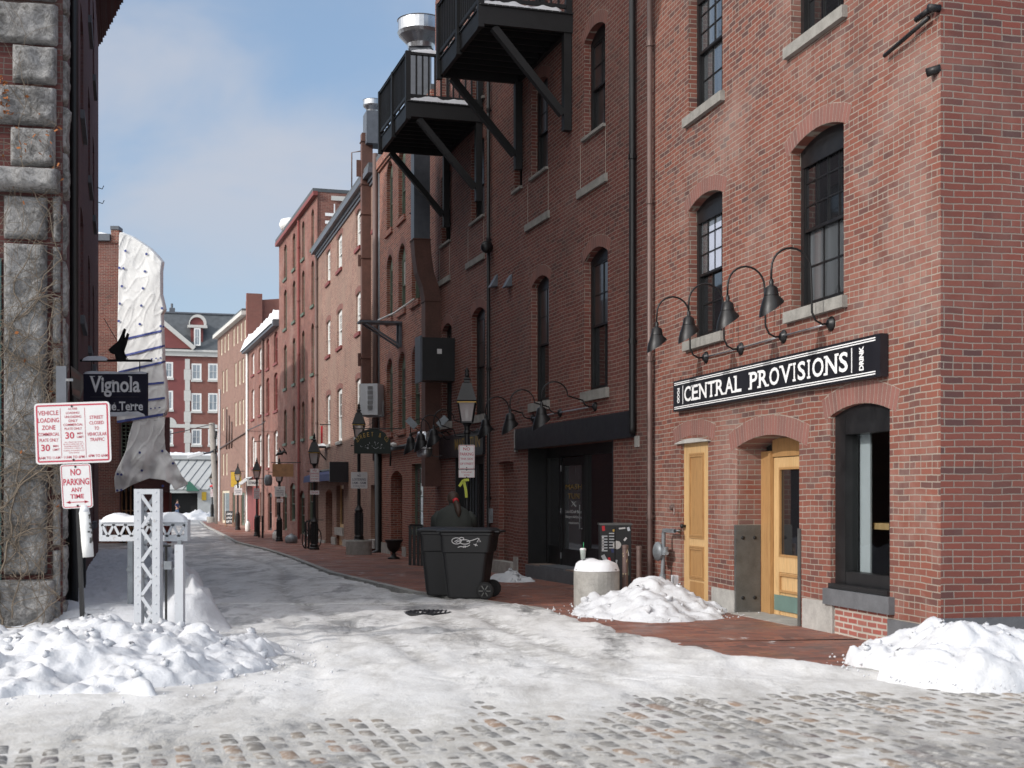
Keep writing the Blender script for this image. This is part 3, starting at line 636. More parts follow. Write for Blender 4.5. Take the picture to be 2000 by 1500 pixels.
# deep doorway with steel lined cheeks
arch(F1, sD0, sD1, 2.26, .12, 'v1', bd, h=.25)
q = MB(); fbox(q, F1, sD0, sD1, .02, 2.38, -.50, -.425); q.build('door_surround', 'dark', bd)
q = MB(); z0 = .06; m1 = sD1 - .30
fbox(q, F1, m1, sD1, z0, 2.2, -.42, -.34); fbox(q, F1, m1 - .06, m1, z0, 2.2, -.42, -.31); fbox(q, F1, sD0, sD0 + .08, z0, 2.2, -.42, -.34); fbox(q, F1, sD0 + .08, m1 - .06, 2.12, 2.36, -.42, -.34); q.build('door_frame', 'pinedark', bd)
dd = MB(); a, b = sD0 + .09, m1 - .07; fbox(dd, F1, a, a + .15, z0, 2.11, -.41, -.36); fbox(dd, F1, b - .16, b, z0, 2.11, -.41, -.36); fbox(dd, F1, a + .15, b - .16, 1.98, 2.11, -.41, -.362); fbox(dd, F1, a + .15, b - .16, .62, .82, -.41, -.362); fbox(dd, F1, a + .15, b - .16, z0, .62, -.40, -.38); dd = dd.build('door', 'pine', bd)
q = MB(); q.poly([F1.W(a + .15, .82, -.385), F1.W(b - .16, .82, -.385), F1.W(b - .16, 1.98, -.385), F1.W(a + .15, 1.98, -.385)]); q.build('pane', 'gl', dd)
q = MB()
for (zc, zd) in ((.82, 1.98), (.36, .60)):
    fbox(q, F1, a + .15, a + .18, zc, zd, -.38, -.352); fbox(q, F1, b - .19, b - .16, zc, zd, -.38, -.352); fbox(q, F1, a + .18, b - .19, zc, zc + .03, -.38, -.353); fbox(q, F1, a + .18, b - .19, zd - .03, zd, -.38, -.353)
q.build('glazing_bead', 'pinedark', dd)
q = MB(); fbox(q, F1, a + .02, b - .02, z0 + .06, .32, -.38, -.352); q.build('kick_plate', flat('verdigris_plate', (.12, .19, .17), .5), dd)
q = MB(); fbox(q, F1, sD1 - .008, sD1 - .002, .03, 1.22, -.33, .02); fbox(q, F1, sD1 - .002, sD1 + .06, .03, 1.22, .003, .02); q = q.build('jamb_plate', 'steel', bd)
r_ = MB()
for zz_ in (.25, 1.05):
    for oo in (-.08, -.25):
        M = Matrix.Translation(F1.W(sD1 - .008, zz_, oo)) @ (-F1.d).to_track_quat('Z', 'Y').to_matrix().to_4x4(); r_.lathe([(.026, 0), (.024, .008), (.012, .014)], 12, M)
r_.build('bolt_heads', 'iron', q)
q = MB(); fbox(q, F1, sD0 + .002, sD0 + .008, .03, 1.22, -.33, .02); fbox(q, F1, sD0 - .06, sD0 + .002, .03, 1.22, .003, .02); q.build('jamb_plate', 'steel', bd)
q = MB(); fbox(q, F1, sD0 + .01, sD1 - .01, -.08, .058, -.5, .10); q.build('threshold', 'concrete', bd)
# shop window with a real room behind
ww = MB(); a, b, z0, z1 = sW0, sW1, .56, 2.52; o0, o1 = -.22, -.06
fbox(ww, F1, a, a + .12, z0, z1, o0, o1); fbox(ww, F1, b - .24, b, z0, z1, o0, o1); fbox(ww, F1, a + .12, b - .24, z0, z0 + .2, o0, o1 - .003); fbox(ww, F1, a + .12, b - .24, 2.30, z1, o0, o1 - .003)
A = arcpts(a, b, z1, .10)
for p_, q_ in zip(A, A[1:]): ww.poly([F1.W(p_[0], z1 - .002, o1 - .002), F1.W(q_[0], z1 - .002, o1 - .002), F1.W(*q_, o1 - .002), F1.W(*p_, o1 - .002)])
fbox(ww, F1, a - .0, b, z0 - .0, z0 + .06, o1, .03)
ww = ww.build('window', 'black', bd); i, j = a + .12, b - .24
q = MB(); q.poly([F1.W(i, .76, -.15), F1.W(i, 2.30, -.15), F1.W(j, 2.30, -.15), F1.W(j, .76, -.15)]); q.build('pane', 'clear', ww)
q = MB(); D_ = -2.6
for pts in ([(a, .5, D_), (b + 1, .5, D_), (b + 1, 2.9, D_), (a, 2.9, D_)], [(a - .85, .5, -.23), (a - .85, .5, D_), (a - .85, 2.9, D_), (a - .85, 2.9, -.23)], [(b + 1, .5, -.23), (b + 1, .5, D_), (b + 1, 2.9, D_), (b + 1, 2.9, -.23)], [(a - .85, 2.9, -.23), (b + 1, 2.9, -.23), (b + 1, 2.9, D_), (a - .85, 2.9, D_)], [(a - .85, .5, -.23), (b + 1, .5, -.23), (b + 1, .5, D_), (a - .85, .5, D_)], [(a - .85, .5, D_), (a, .5, D_), (a, 2.9, D_), (a - .85, 2.9, D_)]): q.poly([F1.W(*p_) for p_ in pts])
q.build('room', flat('dim_room_walls', (.20, .18, .16), .9), ww)
q = MB(); fbox(q, F1, j - .22, j + .16, .62, 2.45, -.27, -.25); q.build('white_screen', flat('pale_screen', (.62, .66, .72), .7, var=.04), ww)
q = MB(); fbox(q, F1, a - .5, j + .4, 1.24, 1.31, -.75, -.31); q.build('counter_board', 'pine', ww)
q = MB(); q.bar(F1.W(j - .38, 1.24, -.5), F1.W(j - .62, 1.0, -.5), .02, .02); fbox(q, F1, j - .40, j - .375, .6, 1.24, -.51, -.48); fbox(q, F1, i, i + .03, .6, 1.24, -.51, -.48); q.build('counter_leg', 'iron', ww)
arch(F1, a, b, 2.52, .10, 'v1', ww, h=.24)
q = MB(); fbox(q, F1, a - .10, b + .06, .38, .56, -.1, .07); q.build('sill', 'bluestone', ww)
# plinth stones
q = MB(); fbox(q, F1, F1.s(1438), F1.s(1394), -.05, .34, -.05, .035); q.build('plinth_stone', 'stone', bd)
q = MB(); fbox(q, F1, F1.s(1630), F1.s(1571), -.05, .40, -.05, .03); q.build('plinth_stone', 'stone', bd)
q = MB(); fbox(q, F1, -.03, F1.s(1738), -.05, .33, -.05, .03); fbox(q, S1, -.03, 9, -.05, .42, -.05, .03); q.build('plinth_stone', 'bluestone', bd)
q = MB(); fbox(q, F1, F1.s(1736), F1.s(1632), 0, .38, -.05, .012); q.build('brick_patch', brick('patched_brick', [(.28, .12, .10), (.34, .10, .08), (.36, .20, .16)], (.45, .42, .37), st=.2, ms=.010), bd)
# pipe stubs high on the corner
q = MB(); q.tube([F1.W(.12, 6.30, .06), F1.W(.55, 6.24, .07), F1.W(.98, 6.2, .06)], .022, 8); q.tube([F1.W(.1, 6.38, .05), F1.W(.35, 6.36, .06)], .03, 8); q.tube([F1.W(.02, 6.36, .0), F1.W(.02, 6.36, .12)], .04, 8); q.tube([F1.W(.03, 6.60, .0), F1.W(.03, 6.62, .10)], .035, 8); q.tube([F1.W(.02, 5.78, -.02), F1.W(.12, 5.76, .08)], .045, 8)
q.build('pipe_stubs', 'iron', bd, smooth=True)
# ---- long painted sign
sg = thing('shop_sign', 'long black painted board sign with white slab letters over the pine doors', 'sign', F1.W(4, 2.86, .05))
a, b = F1.s(1726, .06), F1.s(1320, .06); z0, z1 = 2.86, 3.31
q = MB(); fbox(q, F1, a, b, z0, z1, .01, .10); q.build('board', 'signblack', sg)
q = MB()
for zz_ in (z0 + .035, z0 + .06, z1 - .035, z1 - .06): fbox(q, F1, a + .10, b - .05, zz_ - .006, zz_ + .006, .10, .103)
for ss in (a + .62, b - .40): fbox(q, F1, ss - .008, ss + .008, z0 + .09, z1 - .09, .10, .103)
q.build('border_lines', 'letter', sg)
R_, U_ = -F1.d, V((0, 0, 1))
SER = {'C': [(.93, .68, .1)], 'E': [(.0, 0, .3), (.0, 1, .3)], 'N': [(.02, 0, .34), (.02, 1, .3), (.98, 1, .34)], 'T': [(.5, 0, .42)], 'R': [(.02, 0, .36), (0, 1, .3), (1.0, 0, .26)], 'A': [(.04, 0, .34), (.96, 0, .34)], 'L': [(.02, 0, .3), (.06, 1, .42)], 'P': [(.04, 0, .46), (0, 1, .3)], 'V': [(.04, 1, .34), (.96, 1, .34)], 'I': [(.5, 0, 2.0), (.5, 1, 2.0)], 'O': [], 'S': []}
AW = {'I': .30, 'L': .78, 'T': .88, 'E': .82, 'S': .72, 'P': .82, 'O': 1.0, 'C': .92, 'A': 1.0, 'V': 1.0, 'N': .98, 'R': .95, ' ': .62}
def slab(mb, txt, F_, sL, sR, zb, zt, oo, bold=.018, gap=.17, sh=.05):
    tot = sum(AW[c] + gap for c in txt); k = (sL - sR) / tot; x = sL; h = zt - zb
    for ch in txt:
        wd = AW[ch] * k
        if ch != ' ':
            lw = wd if ch != 'I' else wd * .42; cx = x - wd / 2
            text(mb, ch, F_.W(cx, (zb + zt) / 2, oo), -F_.d, U_, lw, h, bold, .002)
            for (fx, fy, fw_) in SER[ch]:
                c0 = cx + lw / 2 - lw * fx; hw = fw_ * (wd if ch != 'I' else wd * .5) / 2; yy = zb if fy == 0 else zt - sh
                if fy not in (0, 1): yy = zb + fy * h
                p = [F_.W(c0 + hw, yy, oo + .0035), F_.W(c0 - hw, yy, oo + .0035), F_.W(c0 - hw, yy + sh, oo + .0035), F_.W(c0 + hw, yy + sh, oo + .0035)]; mb.poly(p)
        x -= (AW[ch] + gap) * k
q = MB(); slab(q, 'CENTRAL PROVISIONS', F1, b - .46, a + .66, z0 + .115, z1 - .115, .10, sh=.026); q.build('lettering', 'letter', sg)
q = MB(); text(q, 'DRINK', F1.W(a + .40, (z0 + z1) / 2, .10), U_, F1.d, .26, .10, .045, .003); text(q, 'FOOD', F1.W(b - .22, (z0 + z1) / 2, .10), -U_, -F1.d, .22, .10, .045, .003); q.build('side_lettering', 'letter', sg)
# ---- gooseneck lamps
def goose(F, s_, zm, label, group, o_out=.74, drop=0.0, rise=.84, shade=1.0, sk=0.0):
    t = thing('wall_lamp', label, 'lamp', F.W(s_, zm, 0), group); W = lambda a, z, o: F.W(s_ + a, zm + z, o)
    q = MB(); q.lathe([(.085, 0), (.085, .015), (.06, .03), (.05, .05), (.028, .06)], 14, Matrix.Translation(W(0, 0, 0)) @ F.n.to_track_quat('Z', 'Y').to_matrix().to_4x4()); q.build('wall_plate', 'iron', t, smooth=True)
    top = rise - .24; oc = o_out - .24; pts = [W(0, 0, .03), W(0, -.01, .12), W(0, .03, .20), W(0, .12, .245), W(0, top * .6, .25)]
    for i in range(0, 13): an = math.pi - math.pi * i / 12; pts.append(W(0, top + .24 * math.sin(an), oc + .24 * math.cos(an)))
    pts += [W(0, top - .12, o_out + .005)]
    q = MB(); q.tube(pts, .013, 8); q.build('arm', 'iron', t, smooth=True)
    hz = top - .12; q = MB(); c = W(0, 0, o_out); k = shade * 1.12
    prof = [(.016, 0), (.024, -.03), (.02, -.06), (.045, -.075), (.062, -.09), (.074, -.16), (.078, -.175)]
    q.lathe([(r * k, z * k) for r, z in prof], 16, None, c + V((0, 0, hz))); n_ = 20; rings = []
    for j in range(5):
        f = j / 4; r = lerp(.077, .125, math.sin(f * 1.57)) * k; ring = []
        for i in range(n_):
            an = 6.2832 * i / n_; d = F.n * math.cos(an) + F.d * math.sin(an); tilt = -(math.cos(an) * .5 + .5) * .17 * f
            ring.append(c + d * r + V((0, 0, hz - (.172 + .05 * f) * k + tilt * k)))
        rings.append(ring)
    b0 = len(q.v)
    for rg in rings: q.v += rg
    for j in range(4):
        for i in range(n_): l = (i + 1) % n_; q.f.append((b0 + j * n_ + i, b0 + j * n_ + l, b0 + (j + 1) * n_ + l, b0 + (j + 1) * n_ + i))
    q.build('shade', 'iron', t, smooth=True)
    q = MB(); q.lathe([(.02, 0), (.04, -.05), (.03, -.1), (.005, -.11)], 10, None, c + V((0, 0, hz - .2 * k))); q.build('bulb', 'white', t, smooth=True)
    return t
lab = ['nearest the corner', 'third from the brown downpipe', 'second from the brown downpipe', 'beside the brown downpipe']
ms = []
for (u, v), l in zip(((1620, 632), (1527, 657), (1444, 681), (1376, 698)), lab):
    s_ = F1.s(u, .03); z_ = F1.z(u, v, .03); goose(F1, s_, z_, 'black gooseneck lamp over the long black sign, ' + l, 'lamps over the long sign'); ms.append(F1.W(s_, z_, .035))
for i in range(3):
    q = MB(); q.tube([ms[i].lerp(ms[i + 1], .03), ms[i].lerp(ms[i + 1], .97)], .012, 8)
    tag(q.build('conduit', 'galv', smooth=True), 'grey conduit tube joining two black lamps over the long sign, ' + ['nearest the corner', 'the middle one', 'nearest the brown downpipe'][i], 'conduit', 'conduits over the long sign')
# ---- downpipes
def pipe(F, u, v0, v1, r, mat, label, o=.09, bands=3, shoe=False, z0=None, z1=None, square=False):
    s_ = F.s(u, o); z0 = F.z(u, v1, o) if z0 is None else z0; z1 = F.z(u, v0, o) if z1 is None else z1
    t = thing('downpipe', label, 'downpipe', F.W(s_, z0, o)); q = MB()
    pts = [F.W(s_, z1, o), F.W(s_, z0 + .1, o)] + ([F.W(s_, z0 + .03, o + .06), F.W(s_, z0, o + .2)] if shoe else [F.W(s_, z0, o)])
    q.tube(pts, r, 10); q.build('pipe', mat, t, smooth=True); q = MB()
    for i in range(bands): q = MB(); zz_ = lerp(z0, z1, (i + .5) / bands); q.tube([F.W(s_, zz_ - .04, o), F.W(s_, zz_ + .04, o)], r + .012, 10); fbox(q, F, s_ - .015, s_ + .015, zz_ - .015, zz_ + .015, .0, o); q.build('bracket', mat, t)
    return t
pipe(F1, 1269, 0, 1140, .045, 'brownpipe', 'brown downpipe between the pink corner building and the black shopfront', z0=.05, z1=12.4, bands=5)
pipe(F2, 1235, 0, 852, .055, 'black', 'thick black downpipe ending on the black fascia', o=.08, z0=2.62, z1=14.6, bands=4)
pipe(F2, 954, 0, 1040, .04, 'black', 'slim black downpipe between the two black shopfronts', o=.07, z0=.1, z1=14.6, bands=5)
# ================================================================== dark building with the black shopfront
def fs(F, *u): return [F.s(x) for x in u]
b2 = thing('brick_building', 'tall dark brick building with black sash windows, black shopfront and timber balconies', 'building', (F2.P.x + 3, F2.P.y + 6, 0))
L2 = F2.s(850); ops = []; wl = []
for (u0, u1, g, g2) in ((1141, 1187, 'glblack', 'gl'), (1038, 1072, 'glblack', 'gl'), (921, 947, 'glblack', 'glblack'), (864, 882, 'gl', 'gl')):
    a, b = fs(F2, u1, u0); ops.append((a, b, 3.47, 5.98, .15, .2)); wl.append((a, b, 3.47, 5.98, .15, g, g2))
for (u0, u1) in ((1141, 1182), (1038, 1070), (920, 946), (862, 880)):
    a, b = fs(F2, u1, u0); ops.append((a, b, 8.04, 9.92, .15, .2)); wl.append((a, b, 8.04, 9.92, .15, 'glblack', 'glblack'))
for (u0, u1) in ((1141, 1182), (1038, 1070), (920, 946), (862, 880)):   # the floor above the balconies' decks
    a, b = fs(F2, u1, u0); ops.append((a, b, 10.75, 12.9, .15, .2)); wl.append((a, b, 10.75, 12.9, .15, 'gl', 'gl'))
n0, n1 = fs(F2, 1020, 1004); ops.append((n0, n1, 8.04, 9.5, .05, .2)); wl.append((n0, n1, 8.04, 9.5, .05, 'gl', 'gl'))
m0, m1 = fs(F2, 1198, 1031); ops.append((m0, m1, .22, 2.58, 0, .5))
r0, r1 = fs(F2, 1003, 974); ops.append((r0, r1, .18, 2.35, .03, .14))
e0, e1 = fs(F2, 946, 889); ops.append((e0, e1, .05, 2.55, 0, .5))
wall(F2, 0, L2, -.4, 14.6, ops, 'b2', b2); shell(F2, .05, L2 - .05, -.4, 14.6, 9, b2, 'b2')
for (a, b, c, d, r, g, g2) in wl:
    w_ = win(F2, b2, a, b, c, d, r, .13, 'black', g, (2, 2), (2, 1), .07, .07 if c < 5 else .03, 'sillst', gm2=g2, ar='v2', sh=.17 if c < 5 else .05, sp=.06)
for (u0, u1) in ((1130, 1187), (1028, 1074), (912, 947), (857, 880)):
    a, b = fs(F2, u1, u0); q = MB(); fbox(q, F2, a, b, 7.02, 7.16, -.05, .05); q.build('sill', 'sillst', b2)
    q = MB(); fbox(q, F2, a + .12, b - .12, 5.98 + .25, 5.98 + .27, 0, .0) if 0 else None
    q = MB()
    for ss in (a + .10, b - .10): fbox(q, F2, ss - .008, ss + .008, 7.16, 7.98, -.01, .003)
    q.build('mortar_joint', 'mortar', b2)
q = MB(); fbox(q, F2, r0, r1, .18, 2.35, -.20, -.13); q.build('blocked_doorway', 'b2', b2)
q = MB(); fbox(q, F2, r0 - .1, r1 + .25, -.2, .19, -.1, .10); fbox(q, F2, r0 - .35, r0 - .1, -.2, .32, -.1, .04); q.build('doorstep', 'stone', b2)
# black shopfront
sf = MB(); a, b = m0, m1; z0, z1 = .22, 2.58; iD = -.43
A_, B_, C_, D_ = [F2.s(x, iD) for x in (1180, 1145, 1098, 1072)]
fbox(sf, F2, b - .03, b, z0, z1, iD, -.0); fbox(sf, F2, a, a + .06, z0, z1, iD, -.0); fbox(sf, F2, a + .06, b - .03, z1 - .2, z1, iD - .05, iD + .04)
fbox(sf, F2, a + .06, a + .14, z0, z1 - .2, iD - .05, iD + .03); fbox(sf, F2, B_ - .05, B_ + .06, z0, z1 - .2, iD - .05, iD + .05); fbox(sf, F2, C_ - .04, C_ + .06, z0, z1 - .2, iD - .05, iD + .05)
fbox(sf, F2, D_ - .05, b - .03, z0, z1 - .2, iD - .05, iD + .05)
fbox(sf, F2, a + .14, B_ - .05, z0, .62, iD - .04, iD + .01); fbox(sf, F2, C_ + .06, D_ - .05, z0, .55, iD - .04, iD + .01); fbox(sf, F2, C_ + .06, D_ - .05, .55, .60, iD - .04, iD + .03)
sf = sf.build('shopfront', 'black', b2)
for (x0, x1, zz) in ((a + .14, B_ - .05, .62), (C_ + .06, D_ - .05, .6)):
    q = MB(); q.poly([F2.W(x0, zz, iD - .02), F2.W(x1, zz, iD - .02), F2.W(x1, 2.38, iD - .02), F2.W(x0, 2.38, iD - .02)]); q.build('pane', 'gl', sf)
dr = MB(); x0, x1 = B_ + .07, C_ - .05; w_ = (x1 - x0)
fbox(dr, F2, x0, x0 + .14, z0 + .02, 2.36, iD - .03, iD + .02); fbox(dr, F2, x1 - .14, x1, z0 + .02, 2.36, iD - .03, iD + .02); fbox(dr, F2, x0 + .14, x1 - .14, 2.20, 2.36, iD - .03, iD + .018); fbox(dr, F2, x0 + .14, x1 - .14, z0 + .02, .56, iD - .03, iD + .018)
dr = dr.build('door', 'black', b2); q = MB(); q.poly([F2.W(x0 + .14, .56, iD - .01), F2.W(x1 - .14, .56, iD - .01), F2.W(x1 - .14, 2.2, iD - .01), F2.W(x0 + .14, 2.2, iD - .01)]); q.build('pane', 'glg', dr)
q = MB(); hx = x0 + .1; q.tube([F2.W(hx + .14, 1.42, iD + .02), F2.W(hx, 1.42, iD + .07), F2.W(hx, 1.42, iD + .07), F2.W(hx, .98, iD + .07), F2.W(hx, .98, iD + .02)], .012, 8); q.build('door_handle', 'galv', dr)
for zz in (.42, 1.3, 2.15):
    q = MB(); q.tube([F2.W(x1 + .01, zz - .06, iD + .04), F2.W(x1 + .01, zz + .06, iD + .04)], .014, 8); q.build('hinge', 'galv', dr)
c_ = (x0 + x1) / 2; dR = -F2.d; q = MB(); ww_ = w_ - .34
text(q, 'MASH', F2.W(c_, 1.78, iD), dR, U_, ww_, .10, .0); text(q, 'TUN', F2.W(c_, 1.60, iD), dR, U_, ww_ * .7, .10, .0); q.build('gold_lettering', 'gold', dr)
q = MB(); q.bar(F2.W(c_ - .12, 1.40, iD + .003), F2.W(c_ + .12, 1.50, iD + .003), .012, .004); q.bar(F2.W(c_ + .12, 1.40, iD + .003), F2.W(c_ - .12, 1.50, iD + .003), .012, .004)
text(q, 'Local Craft Beer', F2.W(c_, 1.30, iD), dR, U_, ww_, .06, .0); text(q, 'Burgers & Drinks', F2.W(c_, 1.19, iD), dR, U_, ww_, .06, .0); text(q, 'mtun.com', F2.W(c_, 1.08, iD), dR, U_, ww_ * .6, .04, .0); q.build('white_lettering', 'letter', dr)
q = MB(); fbox(q, F2, a - .02, b + .02, -.3, .20, -.5, .05); fbox(q, F2, x0 - .1, x1 + .1, .20, .235, iD - .1, .03); q.build('doorstep', 'bluestone', b2)
fa, fb = fs(F2, 1241, 1012); q = MB(); fbox(q, F2, fa, fb, 2.60, 3.0, .0, .07); fbox(q, F2, fa - .02, fb + .02, 2.56, 2.60, .0, .09); fas = q.build('fascia', 'signblack', b2)
q = MB(); fbox(q, F2, fb + .022, fb + .16, 2.53, 3.0, .0, .045); fbox(q, F2, fa - .18, fa - .022, 2.40, 2.58, -.0, .03); q.build('bearing_stone', 'stone', b2)
# second shopfront, partly behind the bins
q = MB(); fbox(q, F2, e0, e0 + .08, .05, 2.55, -.35, 0); fbox(q, F2, e1 - .08, e1, .05, 2.55, -.35, 0); x0, x1 = e0 + .35, e0 + 1.25
fbox(q, F2, e0 + .08, e1 - .08, 2.35, 2.55, -.35, -.25); fbox(q, F2, x1 + .02, x1 + .14, .05, 2.35, -.35, -.22); fbox(q, F2, x1 + .14, e1 - .08, .05, .6, -.33, -.26); fbox(q, F2, e0 + .08, x0 - .02, .05, 2.35, -.35, -.25); sf2 = q.build('shopfront', 'black', b2)
q = MB(); q.poly([F2.W(x1 + .14, .6, -.3), F2.W(e1 - .08, .6, -.3), F2.W(e1 - .08, 2.35, -.3), F2.W(x1 + .14, 2.35, -.3)]); q.build('pane', 'gl', sf2)
for i in range(5):
    t_ = MB(); xx = lerp(x1 + .2, e1 - .15, i / 4); fbox(t_, F2, xx, xx + .02, .6, 2.35, -.28, -.27); t_.build('mullion', 'duct', sf2)
dr = MB(); fbox(dr, F2, x0, x0 + .12, .08, 2.33, -.32, -.27); fbox(dr, F2, x1 - .12, x1, .08, 2.33, -.32, -.27); fbox(dr, F2, x0 + .12, x1 - .12, 2.2, 2.33, -.32, -.272); fbox(dr, F2, x0 + .12, x1 - .12, .08, .4, -.32, -.272); dr = dr.build('door', 'black', b2)
q = MB(); q.poly([F2.W(x0 + .12, .4, -.3), F2.W(x1 - .12, .4, -.3), F2.W(x1 - .12, 2.2, -.3), F2.W(x0 + .12, 2.2, -.3)]); q.build('pane', 'gl', dr)
q = MB(); q.tube([F2.W(x0 + .16, 1.32, -.27), F2.W(x0 + .16, 1.32, -.20), F2.W(x0 + .16, .98, -.20), F2.W(x0 + .16, .98, -.27)], .014, 8); q.build('door_handle', 'galv', dr)
q = MB(); fbox(q, F2, x0 + .18, x0 + .62, 1.5, 2.08, -.296, -.29); fbox(q, F2, x0 + .34, x0 + .40, 1.1, 1.5, -.296, -.29); q.build('paper_notice', 'signw', dr)
fa2, fb2 = fs(F2, 948, 862); q = MB(); fbox(q, F2, fa2, fb2, 2.60, 3.12, .0, .06); fbox(q, F2, fa2, fb2, 2.55, 2.595, .0, .07); fs2 = q.build('fascia', 'signblack', b2)
q = MB(); slabw = [('T', 0), ('U', .0), ('N', 0)]; text(q, 'TUN', F2.W(fa2 + .72, 2.86, .06), dR, U_, .95, .27, .01); text(q, 'MASH', F2.W(fa2 + 2.0, 2.86, .06), dR, U_, 1.2, .27, .01); q.build('gold_lettering', 'gold', fs2)
q = MB(); fbox(q, F2, *fs(F2, 963, 957), 1.0, 1.32, .0, .08); tag(q.build('meter_box', 'gasgrey'), 'small grey box on the wall behind the wheelie bins', 'meter box')
# wall vents
for u, lb in ((969, 'left'), (997, 'right')):
    s_ = F2.s(u); z_ = F2.z(u, 560); q = MB(); h_ = .26
    q.mesh([F2.W(s_ - .13, z_, 0), F2.W(s_ + .13, z_, 0), F2.W(s_ + .13, z_ + h_, 0), F2.W(s_ - .13, z_ + h_, 0), F2.W(s_ - .13, z_ - .02, .16), F2.W(s_ + .13, z_ - .02, .16)], [(0, 4, 3), (1, 2, 5), (3, 4, 5, 2), (0, 1, 5, 4)])
    tag(q.build('vent_hood', 'duct'), f'small grey wedge vent hood on the dark brick wall, {lb} of the pair', 'vent', 'wedge vent hoods')
t = thing('flood_lamp', 'black round security lamp clamped to the slim black downpipe', 'lamp', F2.W(F2.s(961), 6.2, 0))
z_ = F2.z(961, 484); s_ = F2.s(961); t.location = F2.W(s_, z_, 0); q = MB(); q.tube([F2.W(s_ + .25, z_, .1), F2.W(s_ - .02, z_, .14)], .05, 8); q.build('bracket', 'iron', t)
q = MB(); q.lathe([(.06, 0), (.13, .02), (.14, .1), (.08, .16)], 14, Matrix.Translation(F2.W(s_ + .02, z_, .14)) @ (-F2.d).to_track_quat('Z', 'Y').to_matrix().to_4x4()); q.build('head', 'iron', t, smooth=True)
# lamps over the shopfronts
LB = ['nearest the thick black downpipe', 'the middle one', 'farthest from the thick downpipe']; ms = []
for (u, v), l in zip(((1160, 794), (1092, 806), (1039, 817)), LB):
    s_ = F2.s(u, .03); z_ = F2.z(u, v, .03); goose(F2, s_, z_, 'black gooseneck lamp over the black fascia, ' + l, 'lamps over the black fascia', o_out=1.0, rise=.42, shade=1.15); ms.append(F2.W(s_, z_, .035))
for i, l in enumerate(('near the thick downpipe', 'farther along')):
    q = MB(); q.tube([ms[i].lerp(ms[i + 1], .03), ms[i].lerp(ms[i + 1], .97)], .014, 8); tag(q.build('conduit', 'galv', smooth=True), 'grey conduit tube between lamps over the black fascia, ' + l, 'conduit', 'conduits over the black fascia')
for (u, v), l in zip(((931, 843), (903, 852), (880, 858)), ('right behind the lantern post', 'just left of the lantern post', 'beside the steel keg')):
    s_ = F2.s(u, .03); z_ = F2.z(u, v, .03); goose(F2, s_, z_, 'black gooseneck lamp over the gold lettered fascia, ' + l, 'lamps over the gold lettered fascia', o_out=1.05, rise=.5, shade=1.25)
s0_, s1_ = F2.s(931, .03), F2.s(880, .03); q = MB(); q.tube([F2.W(s0_, F2.z(931, 843), .035), F2.W(s1_, F2.z(880, 858), .035)], .016, 8); tag(q.build('conduit', 'galv', smooth=True), 'grey conduit tube behind the lantern post over the gold letters', 'conduit')
